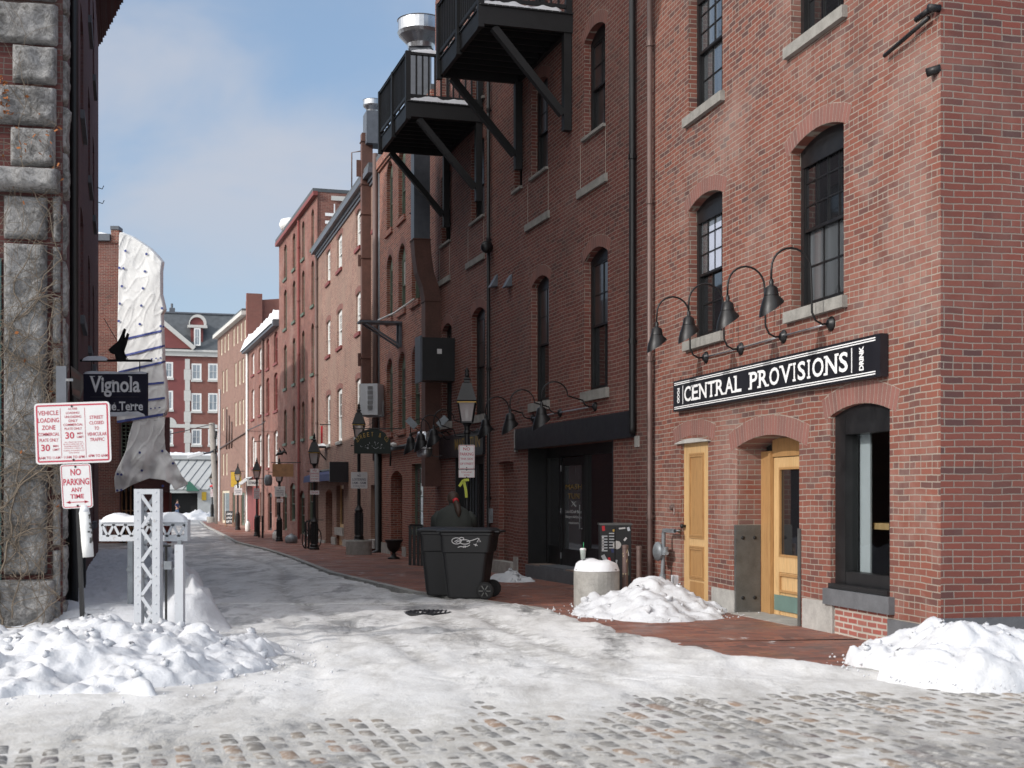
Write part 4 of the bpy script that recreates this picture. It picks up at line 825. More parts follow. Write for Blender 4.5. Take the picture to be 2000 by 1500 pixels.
# ---- balconies
def balcony(sa, sb, label, seed):
    t = thing('balcony', label, 'balcony', F2.W((sa + sb) / 2, 10.17, 0), 'timber balconies'); o1 = 1.75; zb = 10.17; zt = zb + .36
    q = MB(); fbox(q, F2, sa, sa + .08, zb, zt - .03, .0, o1); fbox(q, F2, sb - .08, sb, zb, zt - .03, .0, o1); fbox(q, F2, sa + .08, sb - .08, zb, zt - .03, o1 - .08, o1 - .003); fbox(q, F2, sa + .08, sb - .08, zb + .05, zt - .03, .0, .08); q.build('rim_beam', 'blackw', t)
    for i in range(1, 9): q = MB(); x = lerp(sa + .08, sb - .08, i / 9); fbox(q, F2, x - .02, x + .02, zb + .08, zt - .04, .08, o1 - .085); q.build('joist', 'blackw', t)
    q = MB(); k = 13
    for i in range(k): fbox(q, F2, sa - .03, sb + .03, zt - .03, zt, lerp(0, o1 + .02, i / k) + .004, lerp(0, o1 + .02, (i + 1) / k) - .004)
    q.build('deck_boards', 'blackw', t)
    for x in (sa + .10, sb - .10):
        q = MB(); q.bar(F2.W(x, zb - .0, .09), F2.W(x, zb - 1.8, .09), .15, .15, F2.d); q.build('wall_post', 'blackw', t)
        q = MB(); q.bar(F2.W(x, zb - .02, o1 - .25), F2.W(x, zb - 1.5, .17), .13, .14, F2.d); q.build('brace', 'blackw', t)
    hr = 1.12
    for (x, oo) in ((sa + .05, o1), (sb - .05, o1), ((sa + sb) / 2, o1), (sa + .05, .07), (sb - .05, .07)):
        q = MB(); fbox(q, F2, x - .055, x + .055, zt - (.42 if oo > 1 else 0), zt + hr, oo - .05, oo + .06); q.build('post', 'blackw', t)
    def rail(p0, p1, nm='railing'):
        q = MB(); q.bar(p0 + V((0, 0, hr - .04)), p1 + V((0, 0, hr - .04)), .09, .06); q.bar(p0 + V((0, 0, .12)), p1 + V((0, 0, .12)), .05, .07); n_ = int((p1 - p0).length / .135)
        for i in range(1, n_): p = p0.lerp(p1, i / n_); q.bar(p + V((0, 0, .12)), p + V((0, 0, hr - .04)), .036, .036, F2.n)
        q.build(nm, 'blackw', t)
    rail(F2.W(sa + .05, zt, o1), F2.W(sb - .05, zt, o1)); rail(F2.W(sa + .05, zt, .12), F2.W(sa + .05, zt, o1 - .05)); rail(F2.W(sb - .05, zt, .12), F2.W(sb - .05, zt, o1 - .05))
    for (P, a, la, b, lb, h, nm) in ((F2.W(sa - .02, zt + .004, .2), F2.n, 1.6, F2.d, .26, .11, 0), (F2.W(sa + .1, zt + .004, o1 - .12), F2.d, sb - sa - .2, F2.n, .14, .06, 1), (F2.W(sa + .6, zt + .004, .45), F2.n, .95, F2.d, 1.2, .32, 2), (F2.W(sa, zt + hr, o1 - .06), F2.d, sb - sa, F2.n, .12, .04, 3), (F2.W(sa - .0, zt + hr, .1), F2.n, 1.6, F2.d, .10, .06, 4)):
        q = MB(); snowcap(q, P, a, la, b, lb, h, seed + nm, .04, 1.3); q.build('snow', 'snow', t, smooth=True)
    return t
balcony(F2.s(120), F2.s(18) , 'black timber balcony with snow, the nearer and higher one', 3) if 0 else None
sa = F2.s(1119); sb = F2.s(1017); balcony(sa, sb, 'black timber balcony with snow crusted deck, nearest the camera and cut by the picture top', 3)
sa = F2.s(944); sb = F2.s(876); balcony(sa, sb, 'black timber balcony below the big silver fan, farther along the dark wall', 8)
# ================================================================== building with green sashes
def building(F, uA, uB, zt, mat, label, D=8, par_roof='slate', eave=.15, zb=-1.0):
    a, b = 0.0, F.s(uB); t = thing('brick_building', label, 'building', (F.P.x + 3, F.P.y + 5, gz(F.P.y))); return t, a, b
b3, a3, L3 = building(F3, 850, 735, 12.3, 'b3', 'brown brick building with round arched green sash windows above the hanging oval sign')
ops = []; wl = []
for (u0, u1) in ((755, 767), (778, 792), (804, 820)):
    a, b = fs(F3, u1, u0)
    for (c, d, gm, g2) in ((9.8, 11.95, 'glg', 'glgreen'), (7.07, 9.05, 'glgreen' if u0 != 778 else 'glb', 'glgreen'), (3.55, 5.85, 'glg', 'glgreen')): ops.append((a, b, c, d, (b - a) * .35, .2)); wl.append((a, b, c, d, gm, g2))
ax, bx = fs(F3, 786, 763); ops.append((ax, bx, -.1, 2.35, .2, .35)); gx, hx = fs(F3, 827, 804); ops.append((gx, hx, .65, 2.5, 0, .2)); kx, lx = fs(F3, 843, 833)
wall(F3, 0, L3, -.8, 12.3, ops, 'b3', b3); shell(F3, .05, L3 - .05, -.8, 12.3, 8, b3, 'b3', over=.12)
for (a, b, c, d, gm, g2) in wl: win(F3, b3, a, b, c, d, (b - a) * .35, .12, 'green', gm, (2, 2), (1, 1), .06, .06, 'b3', gm2=g2, ar='v2', sh=.16)
q = MB(); fbox(q, F3, ax, bx, -.1, 2.35, -.42, -.34); q.build('blocked_doorway', 'b3', b3)
win(F3, b3, gx, hx, .65, 2.5, 0, .1, 'green', 'glg', (3, 4), (1, 1), .09, .05, 'green', single=True)
q = MB(); fbox(q, F3, L3 - .9, ax * 1 + 0, 0, 0, 0, 0) if 0 else None
q = MB(); fbox(q, F3, bx + .03, L3, -.6, .12, -.05, .03); fbox(q, F3, ax - .55, ax - .04, -.6, .10, -.05, .03); q.build('plinth_stone', 'stone', b3)
q = MB(); fbox(q, F3, 0, L3, 12.05, 12.3, .0, .12); fbox(q, F3, 0, L3, 11.98, 12.05, .0, .07); q.build('cornice', 'b3', b3)
# cast iron lamp bracket beam across the ground floor
q = MB(); q.tube([F3.W(F3.s(827), 3.02, .12), F3.W(F3.s(745), 3.0, .12)], .07, 8); q.tube([F3.W(F3.s(771), 3.0, .12), F3.W(F3.s(771), 2.5, .14)], .03, 6); tag(q.build('overhead_pipe', 'iron', smooth=True), 'black pipe run along the brown brick wall above the arched doorway', 'pipe')
q = MB(); q.lathe([(.09, 0), (.12, .05), (.1, .12), (.02, .14)], 12, None, F3.W(F3.s(776), 3.06, .12)); tag(q.build('globe_lamp', 'white', smooth=True), 'small white globe lamp sitting on the overhead black pipe', 'lamp')
# ducts
def boxduct(mb, pts, w, d, F):
    for a, b in zip(pts, pts[1:]):
        A = [a + F.d * x * w / 2 + F.n * y * d / 2 for x, y in ((-1, -1), (1, -1), (1, 1), (-1, 1))]; B = [b + F.d * x * w / 2 + F.n * y * d / 2 for x, y in ((-1, -1), (1, -1), (1, 1), (-1, 1))]; mb.hexa(A + B)
t = thing('exhaust_duct', 'rust brown exhaust duct with grey upper box swerving down the dark wall', 'duct', at(840, 1000, 35.2))
P = lambda u, v: at(u, v, 35.0); up_ = [P(821, 300), P(821, 470)]; q = MB(); boxduct(q, up_, .42, .42, F3); q.build('upper_box', 'duct', t)
q = MB(); boxduct(q, [P(821, 470), P(823, 500), P(828, 535), P(838, 562), P(843, 590), P(843, 660), P(843, 950)], .46, .44, F3); q.build('lower_box', 'rust', t)
q = MB()
for v in (470, 590, 740): boxduct(q, [P(821 if v < 500 else 843, v - 1), P(821 if v < 500 else 843, v + 1)], .50, .48, F3)
q.build('joint_flange', 'rust', t)
t = thing('electrical_cabinet', 'black steel cabinet hung on the rusty duct with a small white sticker', 'cabinet', at(855, 745, 33.5)); Pc = at(852, 745, 33.6)
q = MB(); A = [Pc + F2.d * x + F2.n * y for x, y in ((-.3, -.42), (.3, -.42), (.3, .42), (-.3, .42))]; q.hexa(A + [p + V((0, 0, 1.06)) for p in A]); q.build('housing', 'black', t)
q = MB(); c0 = Pc + F2.n * .425; A = [c0 + F2.d * x + F2.n * y for x, y in ((-.31, 0), (.31, 0), (.31, .05), (-.31, .05))]; q.hexa([p + V((0, 0, -.04)) for p in A] + [p + V((0, 0, 1.1)) for p in A]); q.build('door', 'duct', t)
q = MB(); c0 = Pc - F2.d * .305 + V((0, 0, .78)); q.poly([c0 + F2.n * .05, c0 - F2.n * .07, c0 - F2.n * .07 - V((0, 0, .12)), c0 + F2.n * .05 - V((0, 0, .12))]); q.build('sticker', 'signw', t)
t = thing('exhaust_duct', 'tall rust brown square duct rising up the sandy wall to the roof fan', 'duct', at(716, 760, 44.6)); P = lambda u, v: at(u, v, 45.0); q = MB(); boxduct(q, [P(716, 262), P(716, 785)], .33, .36, F4); q.build('shaft', 'rust', t)
for v in (278, 362, 420, 505, 625, 700): q = MB(); boxduct(q, [P(716, v - 1), P(716, v + 1)], .39, .42, F4); q.build('joint_flange', 'rust', t)
q = MB(); boxduct(q, [P(727, 222), P(727, 285)], .75, .5, F4); q.build('fan_box', 'duct', t)
for a_, b_, w_, d_ in ((345, 313, .06, .3), (520, 498, .08, .2), (715, 690, .08, .2)): q = MB(); boxduct(q, [P(705, a_), P(705, b_)], w_, d_, F4); q.build('access_panel', 'rust', t)
def fan(u, v, Y, r, label, zb):
    c = at(u, v, Y); t = thing('roof_fan', label, 'roof fan', (c.x, c.y, zb), 'silver roof fans'); q = MB(); h = c.z - zb
    q.lathe([(.55 * r, h - .2 * r), (.62 * r, h), (.98 * r, h + .42 * r), (1.02 * r, h + .5 * r), (1.0 * r, h + .52 * r), (1.0 * r, h + 1.05 * r), (1.03 * r, h + 1.06 * r), (1.0 * r, h + 1.09 * r), (.95 * r, h + 1.05 * r), (.8 * r, h + .6 * r)], 32, local_c := None) if 0 else None
    q.lathe([(.55 * r, h - .2 * r), (.60 * r, h), (.72 * r, h + .12 * r), (.96 * r, h + .36 * r), (1.03 * r, h + .5 * r), (1.0 * r, h + .53 * r), (1.0 * r, h + 1.0 * r), (1.04 * r, h + 1.03 * r), (1.0 * r, h + 1.06 * r), (.95 * r, h + 1.02 * r), (.9 * r, h + .6 * r)], 32); q.build('bowl', 'galv', t, smooth=False, local=True)
    q = MB(); q.lathe([(.62 * r, 0), (.62 * r, h - .25 * r), (.7 * r, h - .2 * r)], 4); q.build('curb_box', 'duct', t, local=True)
    q = MB(); q.lathe([(.5 * r, h - .2 * r), (.5 * r, h + .2 * r), (.3 * r, h + .6 * r)], 20); q.build('motor_housing', 'galv', t, local=True); return t
fan(822, 88, 37, .63, 'large silver mushroom fan on the roof behind the nearer balcony', 12.4)
fan(728, 216, 45, .32, 'small silver mushroom fan on top of the rusty square duct', 13.9)
# pipes between the two buildings
for u, v0, v1, r, mt_, l in ((733, 300, 900, .09, 'brownpipe', 'thick brown-grey stack pipe right of the rusty square duct'), (741, 330, 905, .05, 'gasgrey', 'thin grey conduit pipe right of the thick stack pipe'), (746, 345, 620, .035, 'brownpipe', 'short thin pipe at the edge of the green sash building')):
    a, b = at(u, v0, 43.3), at(u, v1, 43.3); q = MB(); q.tube([a, b], r, 10); tag(q.build('wall_pipe', mt_, smooth=True), l, 'pipe')
a, b = at(739, 850, 43), at(741, 1075, 43); q = MB(); q.tube([a, b, b + V((-.25, -.5, -.2)), b + V((-.9, -.7, -.25))], .14, 10); tag(q.build('wall_pipe', 'iron', smooth=True), 'thick black pipe bending out at the pavement beside the lantern planter', 'pipe')
# shelf bracket
t = thing('wall_bracket', 'grey angle iron shelf bracket sticking out from the brown wall', 'bracket', F3.W(F3.s(778), 5.9, 0)); s_ = F3.s(785); z_ = F3.z(785, 628)
q = MB(); fbox(q, F3, s_ - .05, s_ + .5, z_ - .06, z_, 0, 1.25); q.build('shelf', 'duct', t); q = MB(); fbox(q, F3, s_, s_ + .06, z_ - .75, z_ - .06, 0, .08); fbox(q, F3, s_ + .4, s_ + .46, z_ - .75, z_ - .06, 0, .08); q.build('leg', 'duct', t)
q = MB(); q.bar(F3.W(s_ + .03, z_ - .7, .05), F3.W(s_ + .03, z_ - .06, 1.1), .05, .08, F3.d); q.bar(F3.W(s_ + .43, z_ - .7, .05), F3.W(s_ + .43, z_ - .06, 1.1), .05, .08, F3.d); q.build('brace', 'duct', t)
q = MB(); q.tube([F3.W(s_ + .1, z_ + .02, .7), F3.W(s_ - 1, z_ + .12, .4), F3.W(s_ - 2.2, z_ + .35, .1)], .025, 6); tag(q.build('drain_tube', 'white', smooth=True), 'white flexible tube running from the shelf bracket along the wall', 'tube')
# air conditioner
t = thing('air_conditioner', 'pale grey outdoor air conditioner unit on a wall bracket above the oval sign', 'air conditioner', at(725, 812, 42)); c = at(724, 811, 42.3); ax_ = V((.97, -.24, 0)); fr = V((-.24, -.97, 0))
def bx(mb, x0, x1, y0, y1, z0, z1):
    A = [c + ax_ * x + fr * y for x, y in ((x0, y0), (x1, y0), (x1, y1), (x0, y1))]; return mb.hexa([p + V((0, 0, z0)) for p in A] + [p + V((0, 0, z1)) for p in A])
q = MB(); bx(q, -.28, .30, -.42, .20, 0, .98); q.build('housing', 'pgrey', t)
q = MB()
for i in range(5): bx(q, -.02 + 0 * i, .14, .20, .235, .18 + i * .155, .28 + i * .155)
q.build('side_covers', 'aluback', t); q = MB(); q.lathe([(.26, 0), (.26, .03), (.2, .035), (.05, .03)], 20, Matrix.Translation(c - ax_ * .28 - fr * .1 + V((0, 0, .5))) @ (-ax_).to_track_quat('Z', 'Y').to_matrix().to_4x4()); q.build('fan_guard', 'duct', t)
q = MB(); bx(q, -.25, .45, .05, .12, -.05, 0); bx(q, -.25, .45, -.35, -.28, -.05, 0); bx(q, .42, .47, .05, .12, -.05, .45); q.build('bracket', 'aluback', t)
# ================================================================== sandy building with white sashes
b4, a4, L4 = building(F4, 735, 620, 12.3, 'b4', 'sandy weathered brick building with white sash windows and a blue awning')
ops = []; wl = []; cols = ((637.5, 645), (658.5, 668), (695, 704), (728.5, 735.2))
for (u0, u1) in cols:
    a, b = fs(F4, u1, u0); a = max(a, .12)
    for (c, d) in ((10.35, 11.7), (7.35, 8.8), (3.7, 5.75)): ops.append((a, b, c, d, .06, .16)); wl.append((a, b, c, d))
d0, d1 = fs(F4, 649, 636); ops.append((d0, d1, -.45, 1.85, .15, .35)); e0, e1 = fs(F4, 671, 657); ops.append((e0, e1, .35, 2.0, 0, .25)); g0, g1 = fs(F4, 671, 657); g0, g1 = fs(F4, 735.2, 724); g0 = max(g0, .1); ops.append((g0, g1, .15, 1.95, 0, .25)); ops.append((e0, e1, -.45, .22, 0, .2)); ops.append((g0, g1, -.35, .02, 0, .2))
wall(F4, 0, L4, -1, 12.3, ops, 'b4', b4); shell(F4, .05, L4 - .05, -1, 12.3, 7, b4, 'b4', over=.25)
for k, (a, b, c, d) in enumerate(wl): win(F4, b4, a, b, c, d, .06, .07, 'white', 'gl' if c < 5 else 'glb', (2, 2), (1, 1), .10, .07, 'maroon' if c > 5 else 'stone', ar='v1', sh=.12)
q = MB(); fbox(q, F4, d0, d1, -.45, 1.85, -.4, -.33); q.build('blocked_doorway', 'b5', b4)
for (a, b, c, d) in ((e0, e1, .35, 2.0), (g0, g1, .15, 1.95)): win(F4, b4, a, b, c, d, 0, .15, 'pine', 'gl', (2, 1), (1, 1), .10, .07, 'stone', single=True, sh=.28)
for (a, b, c, d) in ((e0, e1, -.45, .22), (g0, g1, -.35, .02)): q = MB(); fbox(q, F4, a, b, c, d, -.2, -.12); fbox(q, F4, a + .05, lerp(a, b, .5) - .02, c, d - .05, -.12, -.10); fbox(q, F4, lerp(a, b, .5) + .02, b - .05, c, d - .05, -.12, -.10); q.build('cellar_hatch', 'pine', b4)
q = MB(); fbox(q, F4, d1 + .02, L4, -1, -.28, -.05, .06); fbox(q, F4, e1 + .02, d0 - .02, -1, -.05, -.05, .06); fbox(q, F4, g1 + .05, e0 - .02, -1, -.05, -.05, .05); q.build('plinth_stone', 'stone', b4)
q = MB(); fbox(q, F4, 0, L4, 12.12, 12.3, .0, .28); fbox(q, F4, 0, L4, 12.0, 12.12, .0, .12); fbox(q, F4, 0, L4, 11.9, 12.0, 0, .06); q.build('gutter', 'duct', b4)
q = MB(); P = at(676, 400, 55); q.box(P.x - .1, P.x + 1.3, P.y, P.y + 1.2, 11.9, 13.45); tag(q.build('roof_box', 'pgrey'), 'pale grey square box standing on the sandy building roof', 'roof box')
q = MB(); a, b = at(687, 298, 48), at(687, 385, 48); q.tube([b, a, a + V((.35, -.2, 0))], .025, 6); tag(q.build('vent_pipe', 'brownpipe', smooth=True), 'thin bent pipe standing up over the gutter beside the square duct', 'pipe')
t = thing('awning', 'small dark blue cloth awning over the wooden shop window', 'awning', F4.W(F4.s(650), 2.6, 0)); a, b = fs(F4, 680, 622); q = MB()
q.mesh([F4.W(a, 2.62, .02), F4.W(b, 2.62, .02), F4.W(b, 2.42, .62), F4.W(a, 2.42, .62)], [(0, 1, 2, 3)]); q.mesh([F4.W(a, 2.62, .02), F4.W(b, 2.62, .02), F4.W(b, 2.55, .02), F4.W(a, 2.55, .02), F4.W(a, 2.16, .66), F4.W(b, 2.16, .66), F4.W(b, 2.42, .62), F4.W(a, 2.42, .62)], [(7, 6, 5, 4), (0, 7, 4, 3), (1, 2, 5, 6)]); q.build('cloth', 'navy', t)
q = MB(); fbox(q, F4, a - .1, a + .0, 2.1, 2.85, .0, .7); fbox(q, F4, a, b, 2.62, 2.68, 0, .1); q.build('frame', 'signblack', t)
# ================================================================== tall orange building
b5, a5, L5 = building(F5, 620, 545, 14.9, 'b5', 'tall orange-red brick building with narrow arched green windows')
ops = []; wl = []; cols = ((608, 613.2), (589.5, 594.8), (571.5, 576.8), (554.5, 560))
for i, (u0, u1) in enumerate(cols):
    a, b = fs(F5, u1, u0)
    for (c, d) in ((12.65, 14.4), (10.1, 12.1), (7.05, 9.3), (4.25, 6.0)): ops.append((a, b, c, d, .2, .15)); wl.append((a, b, c, d, .2))
for (u0, u1, v0, v1, r) in ((601.5, 611, 938, 1022, 0), (585, 595, 958, 1044, .25), (566.5, 576.5, 943, 1018, .2), (552.5, 560.5, 960, 1036, .2)):
    a, b = fs(F5, u1, u0); um = (u0 + u1) / 2; c, d = F5.z(um, v1), F5.z(um, v0); ops.append((a, b, c, d, r, .3)); wl.append((a, b, c, d, r))
wall(F5, 0, L5, -1, 14.9, ops, 'b5', b5); shell(F5, .05, L5 - .05, -1, 14.9, 9, b5, 'b5', over=.2)
for (a, b, c, d, r) in wl: win(F5, b5, a, b, c, d, r, .1, 'green', 'glg' if c > 5 else 'gl', (1, 2), (1, 1), .07, .08 if c > 3 else None, 'green', ar='v1', sh=.12)
q = MB(); fbox(q, F5, -.1, L5 + .1, 14.72, 14.9, 0, .2); q.build('cornice', 'maroon', b5)
# painted hoarding and scrawls on its side wall
A0 = F5.W(0, 0, 0); dn = -F5.n; q = MB(); pr = lambda k, z: A0 + dn * k - F5.d * .0 + V((0, 0, z)); o_ = -F5.d * .02
q.poly([pr(1.2, 12.4) + o_, pr(5.5, 12.4) + o_, pr(5.5, 14.55) + o_, pr(1.2, 14.55) + o_]); q.build('painted_panel', flat('orange_board', (.35, .15, .06), .8), b5)
q = MB(); o2 = o_ * 2; q.mesh([p + o2 for p in (pr(.6, 14.55), pr(5.6, 14.55), pr(5.6, 14.75), pr(.6, 14.75))], [(0, 1, 2, 3)]); q.build('side_coping', 'trim', b5)
q = MB(); text(q, 'SFIL', pr(.55, 13.3) + o2, V((0, 0, 1)), -dn, 2.2, .45, .0); text(q, 'V7', pr(2.6, 14.0) + o2, dn, U_, 1.6, .7, -.01); q.build('graffiti', 'letter', b5)
q = MB(); fbox(q, F4, L4 - .6, L4 + .2, 12.46, 13.2, -2.4, -.4); tag(q.build('roof_box', 'white'), 'white block on the sandy roof against the tall orange building', 'roof box')
pipe(F5, 583, 430, 1035, .06, 'maroon', 'dark red downpipe down the middle of the tall orange building', z0=-.6, z1=14.6, bands=6); pipe(F5, 618, 500, 1050, .06, 'brownpipe', 'brown downpipe where the sandy and the tall orange buildings meet', z0=-.5, z1=12.1, bands=6)
q = MB(); q.lathe([(.05, 0), (.42, .08), (.52, .32), (.42, .58), (.05, .7)], 16, None, at(565, 452, 68)); tag(q.build('roof_ventilator', 'white', smooth=True), 'round white ventilator on the roof of the tall orange building', 'ventilator')
# ================================================================== low pair with snow on the eaves
b6, a6, L6 = building(F6, 545, 482, 10.75, 'b5', 'low red brick row with snow on its gutter, white and maroon windows')
ops = []; wl = []
for (u0, u1, fm, lv) in ((491, 496.5, 'white', ((8.95, 10.3), (6.25, 8.1), (3.3, 5.2))), (505, 510.5, 'white', ((8.9, 10.25), (6.3, 8.1), (3.3, 5.2))), (520, 526, 'maroon', ((8.7, 10.4), (6.2, 8.2), (3.15, 5.1))), (535, 542.3, 'maroon', ((8.7, 10.4), (6.15, 8.2), (3.1, 5.1)))):
    a, b = fs(F6, u1, u0)
    for k, (c, d) in enumerate(lv): ops.append((a, b, c, d, .15, .15)); wl.append((a, b, c, d, fm if k < 2 else 'white', .15))
for (u0, u1, v0, v1, fm) in ((523, 531, 962, 1036, 'iron'), (508, 514, 960, 1020, 'iron'), (488, 494, 965, 1030, 'redpaint'), (499, 504, 962, 1025, 'redpaint'), (537, 543, 958, 1010, 'iron')):
    a, b = fs(F6, u1, u0); um = (u0 + u1) / 2; c, d = F6.z(um, v1), F6.z(um, v0); ops.append((a, b, c, d, .1, .3)); wl.append((a, b, c, d, fm, .1))
wall(F6, 0, L6, -1, 10.75, ops, 'b5', b6); shell(F6, .05, L6 - .05, -1, 10.75, 7, b6, 'b5', over=.3)
for (a, b, c, d, fm, r) in wl: win(F6, b6, a, b, c, d, r, .1, fm, 'glb' if fm == 'white' and c > 5 else 'gl', (1, 2), (1, 1), .12, .08 if c > 3 else None, 'maroon', sh=.12)
q = MB(); fbox(q, F6, 0, L6, 10.55, 10.8, 0, .32); q.build('gutter', 'duct', b6)
q = MB(); a, b = fs(F6, 506, 482); fbox(q, F6, a, b, -.7, 2.7, .0, .06); q.build('painted_front', 'redpaint', b6)
q = MB(); snowcap(q, F6.W(L6 * .02, 10.9, -1.2), F6.d, L6, F6.n, 1.6, .75, 4, .25, .5, .2); tag(q.build('roof_snow', 'snow', smooth=True), 'long rounded bank of snow along the gutter of the low brick row', 'snow')
pipe(F6, 513, 650, 1030, .07, 'brownpipe', 'dark downpipe in the middle of the low brick row', z0=-.6, z1=10.5, bands=4); pipe(F6, 482.5, 680, 1028, .075, 'white', 'white downpipe at the far end of the low brick row', z0=-.6, z1=10.5, bands=4)
# ================================================================== far salmon building
b7, a7, L7 = building(F7, 482, 425, 13.3, 'b7', 'salmon brick building with rows of cream strip windows at the lane end')
ops = []; wl = []
for u0, u1 in ((430.5, 434), (437, 440.5), (443.5, 447), (454.5, 458), (461.5, 465.3), (468.5, 472.5), (476, 480.3)): a, b = fs(F7, u1, u0); ops.append((a, b, 11.65, 12.85, 0, .1)); wl.append(ops[-1])
for lv in ((8.85, 10.45), (6.2, 7.8), (3.0, 4.55)):
    for u0, u1 in ((434, 437.3), (440.6, 444), (458.3, 462), (465.8, 469.6), (472.6, 476.6)):
        if lv[0] == 3.0 and u0 > 450: continue
        a, b = fs(F7, u1, u0); ops.append((a, b, *lv, 0, .1)); wl.append(ops[-1])
for (u0, u1, v0, v1) in ((433, 448, 958, 1022), (471, 478, 962, 1026), (454, 459, 962, 1020)):
    a, b = fs(F7, u1, u0); um = (u0 + u1) / 2; ops.append((a, b, F7.z(um, v1), F7.z(um, v0), 0, .2)); wl.append(ops[-1])
wall(F7, 0, L7, -1, 13.3, ops, 'b7', b7); shell(F7, .05, L7 - .05, -1, 13.3, 9, b7, 'b7', over=.3)
for k, o in enumerate(wl): win(F7, b7, o[0], o[1], o[2], o[3], 0, .06, 'cream' if k < 17 + 3 else 'green', 'glb' if o[2] > 2.5 else 'glgreen', (1, 1), (1, 1), .14, None, single=True)
q = MB(); fbox(q, F7, -.05, L7 + .1, 13.05, 13.3, 0, .35); q.build('eaves', 'trim', b7)
q = MB(); nn = -F7.n
q.hexa([F7.W(-.25, 10.4, .05), F7.W(.1, 10.4, .05), F7.W(.1, 10.4, -9), F7.W(-.25, 10.4, -9), F7.W(-.25, 13.9, .05), F7.W(.1, 13.9, .05), F7.W(.1, 14.9, -9), F7.W(-.25, 14.9, -9)]); fbox(q, F7, -.5, -.25, 10.4, 14.35, -.9, .08); q.build('gable_wall', 'hotelbrick', b7)
q = MB()
for i in range(3): x = fs(F7, 444 + 3 * i)[0] - .5 * i; q.tube([F7.W(x, 4.8, .06), F7.W(x, 7.6 - .5 * i, .06)], .06, 6)
q.tube([F7.W(L7, 4.9, .06), F7.W(0, 5.6, .06)], .05, 6); tag(q.build('conduit', 'brownpipe', smooth=True), 'dark conduit run across the salmon brick building', 'conduit')
# ================================================================== STREET FURNITURE
def signplate(par, c, w, h, lines, ink='redink', right=V((1, 0, 0)), up=V((0, 0, 1)), border=True, nm='sign_plate', back='signw', rad=.09, holes=True):
    """rounded sheet metal sign with border, lines = (text, x, y, w, h) in fractions of the plate"""
    c = V(c); right = V(right).normalized(); up = V(up).normalized(); nn = right.cross(up)
    def rr(k, o):
        a, b, r = w / 2 - k, h / 2 - k, max(.004, rad * h * .6 - k); out = []
        for cx_, cy_, a0 in ((a - r, b - r, 0), (-a + r, b - r, 90), (-a + r, -b + r, 180), (a - r, -b + r, 270)):
            for i in range(5): t = math.radians(a0 + 22.5 * i); out.append(c + right * (cx_ + r * math.cos(t)) + up * (cy_ + r * math.sin(t)) + nn * o)
        return out
    A, B = rr(0, 0), rr(0, -.004); n_ = len(A); q = MB(); q.mesh(A + B, [tuple(range(n_)), tuple(range(2 * n_ - 1, n_ - 1, -1))] + [(i, n_ + i, n_ + (i + 1) % n_, (i + 1) % n_) for i in range(n_)])
    pl = q.build(nm, back, par)
    if border:
        m_ = min(w, h); O, I = rr(.03 * m_, .0015), rr(.055 * m_, .0015); q = MB(); q.mesh(O + I, [(i, (i + 1) % n_, n_ + (i + 1) % n_, n_ + i) for i in range(n_)]); q.build('border', ink, pl)
    q = MB()
    for L_ in lines:
        if L_[0] == '|': q.poly([c + right * ((L_[1] - .5) * w + s1) + up * ((L_[2] - .5) * h + s2) + nn * .002 for s1, s2 in ((-.002, -L_[4] * h / 2), (.002, -L_[4] * h / 2), (.002, L_[4] * h / 2), (-.002, L_[4] * h / 2))]); continue
        if L_[0] == '<->':
            cc = c + right * (L_[1] - .5) * w + up * (L_[2] - .5) * h + nn * .002; hw, hh = L_[3] * w / 2, L_[4] * h / 2
            q.poly([cc + right * x + up * y for x, y in ((-hw * .8, -hh * .25), (hw * .8, -hh * .25), (hw * .8, hh * .25), (-hw * .8, hh * .25))])
            for s_ in (-1, 1): q.poly([cc + right * x * s_ + up * y * s_ for x, y in ((hw * .6, -hh), (hw, 0), (hw * .6, hh))])
            continue
        text(q, L_[0], c + right * (L_[1] - .5) * w + up * (L_[2] - .5) * h, right, up, L_[3] * w, L_[4] * h, L_[5] if len(L_) > 5 else .012, .002)
    if q.v: q.build('lettering', ink, pl)
    if holes:
        q = MB()
        for y in (-.44, .44): q.lathe([(.011, 0), (.011, .004), (.004, .006)], 8, Matrix.Translation(c + up * y * h + nn * .001) @ nn.to_track_quat('Z', 'Y').to_matrix().to_4x4())
        q.build('bolts', 'iron', pl)
    return pl
NP = [('NO', .5, .83, .42, .13), ('PARKING', .5, .62, .82, .13), ('THIS SIDE', .5, .42, .78, .09), ('OF STREET', .5, .22, .82, .09)]
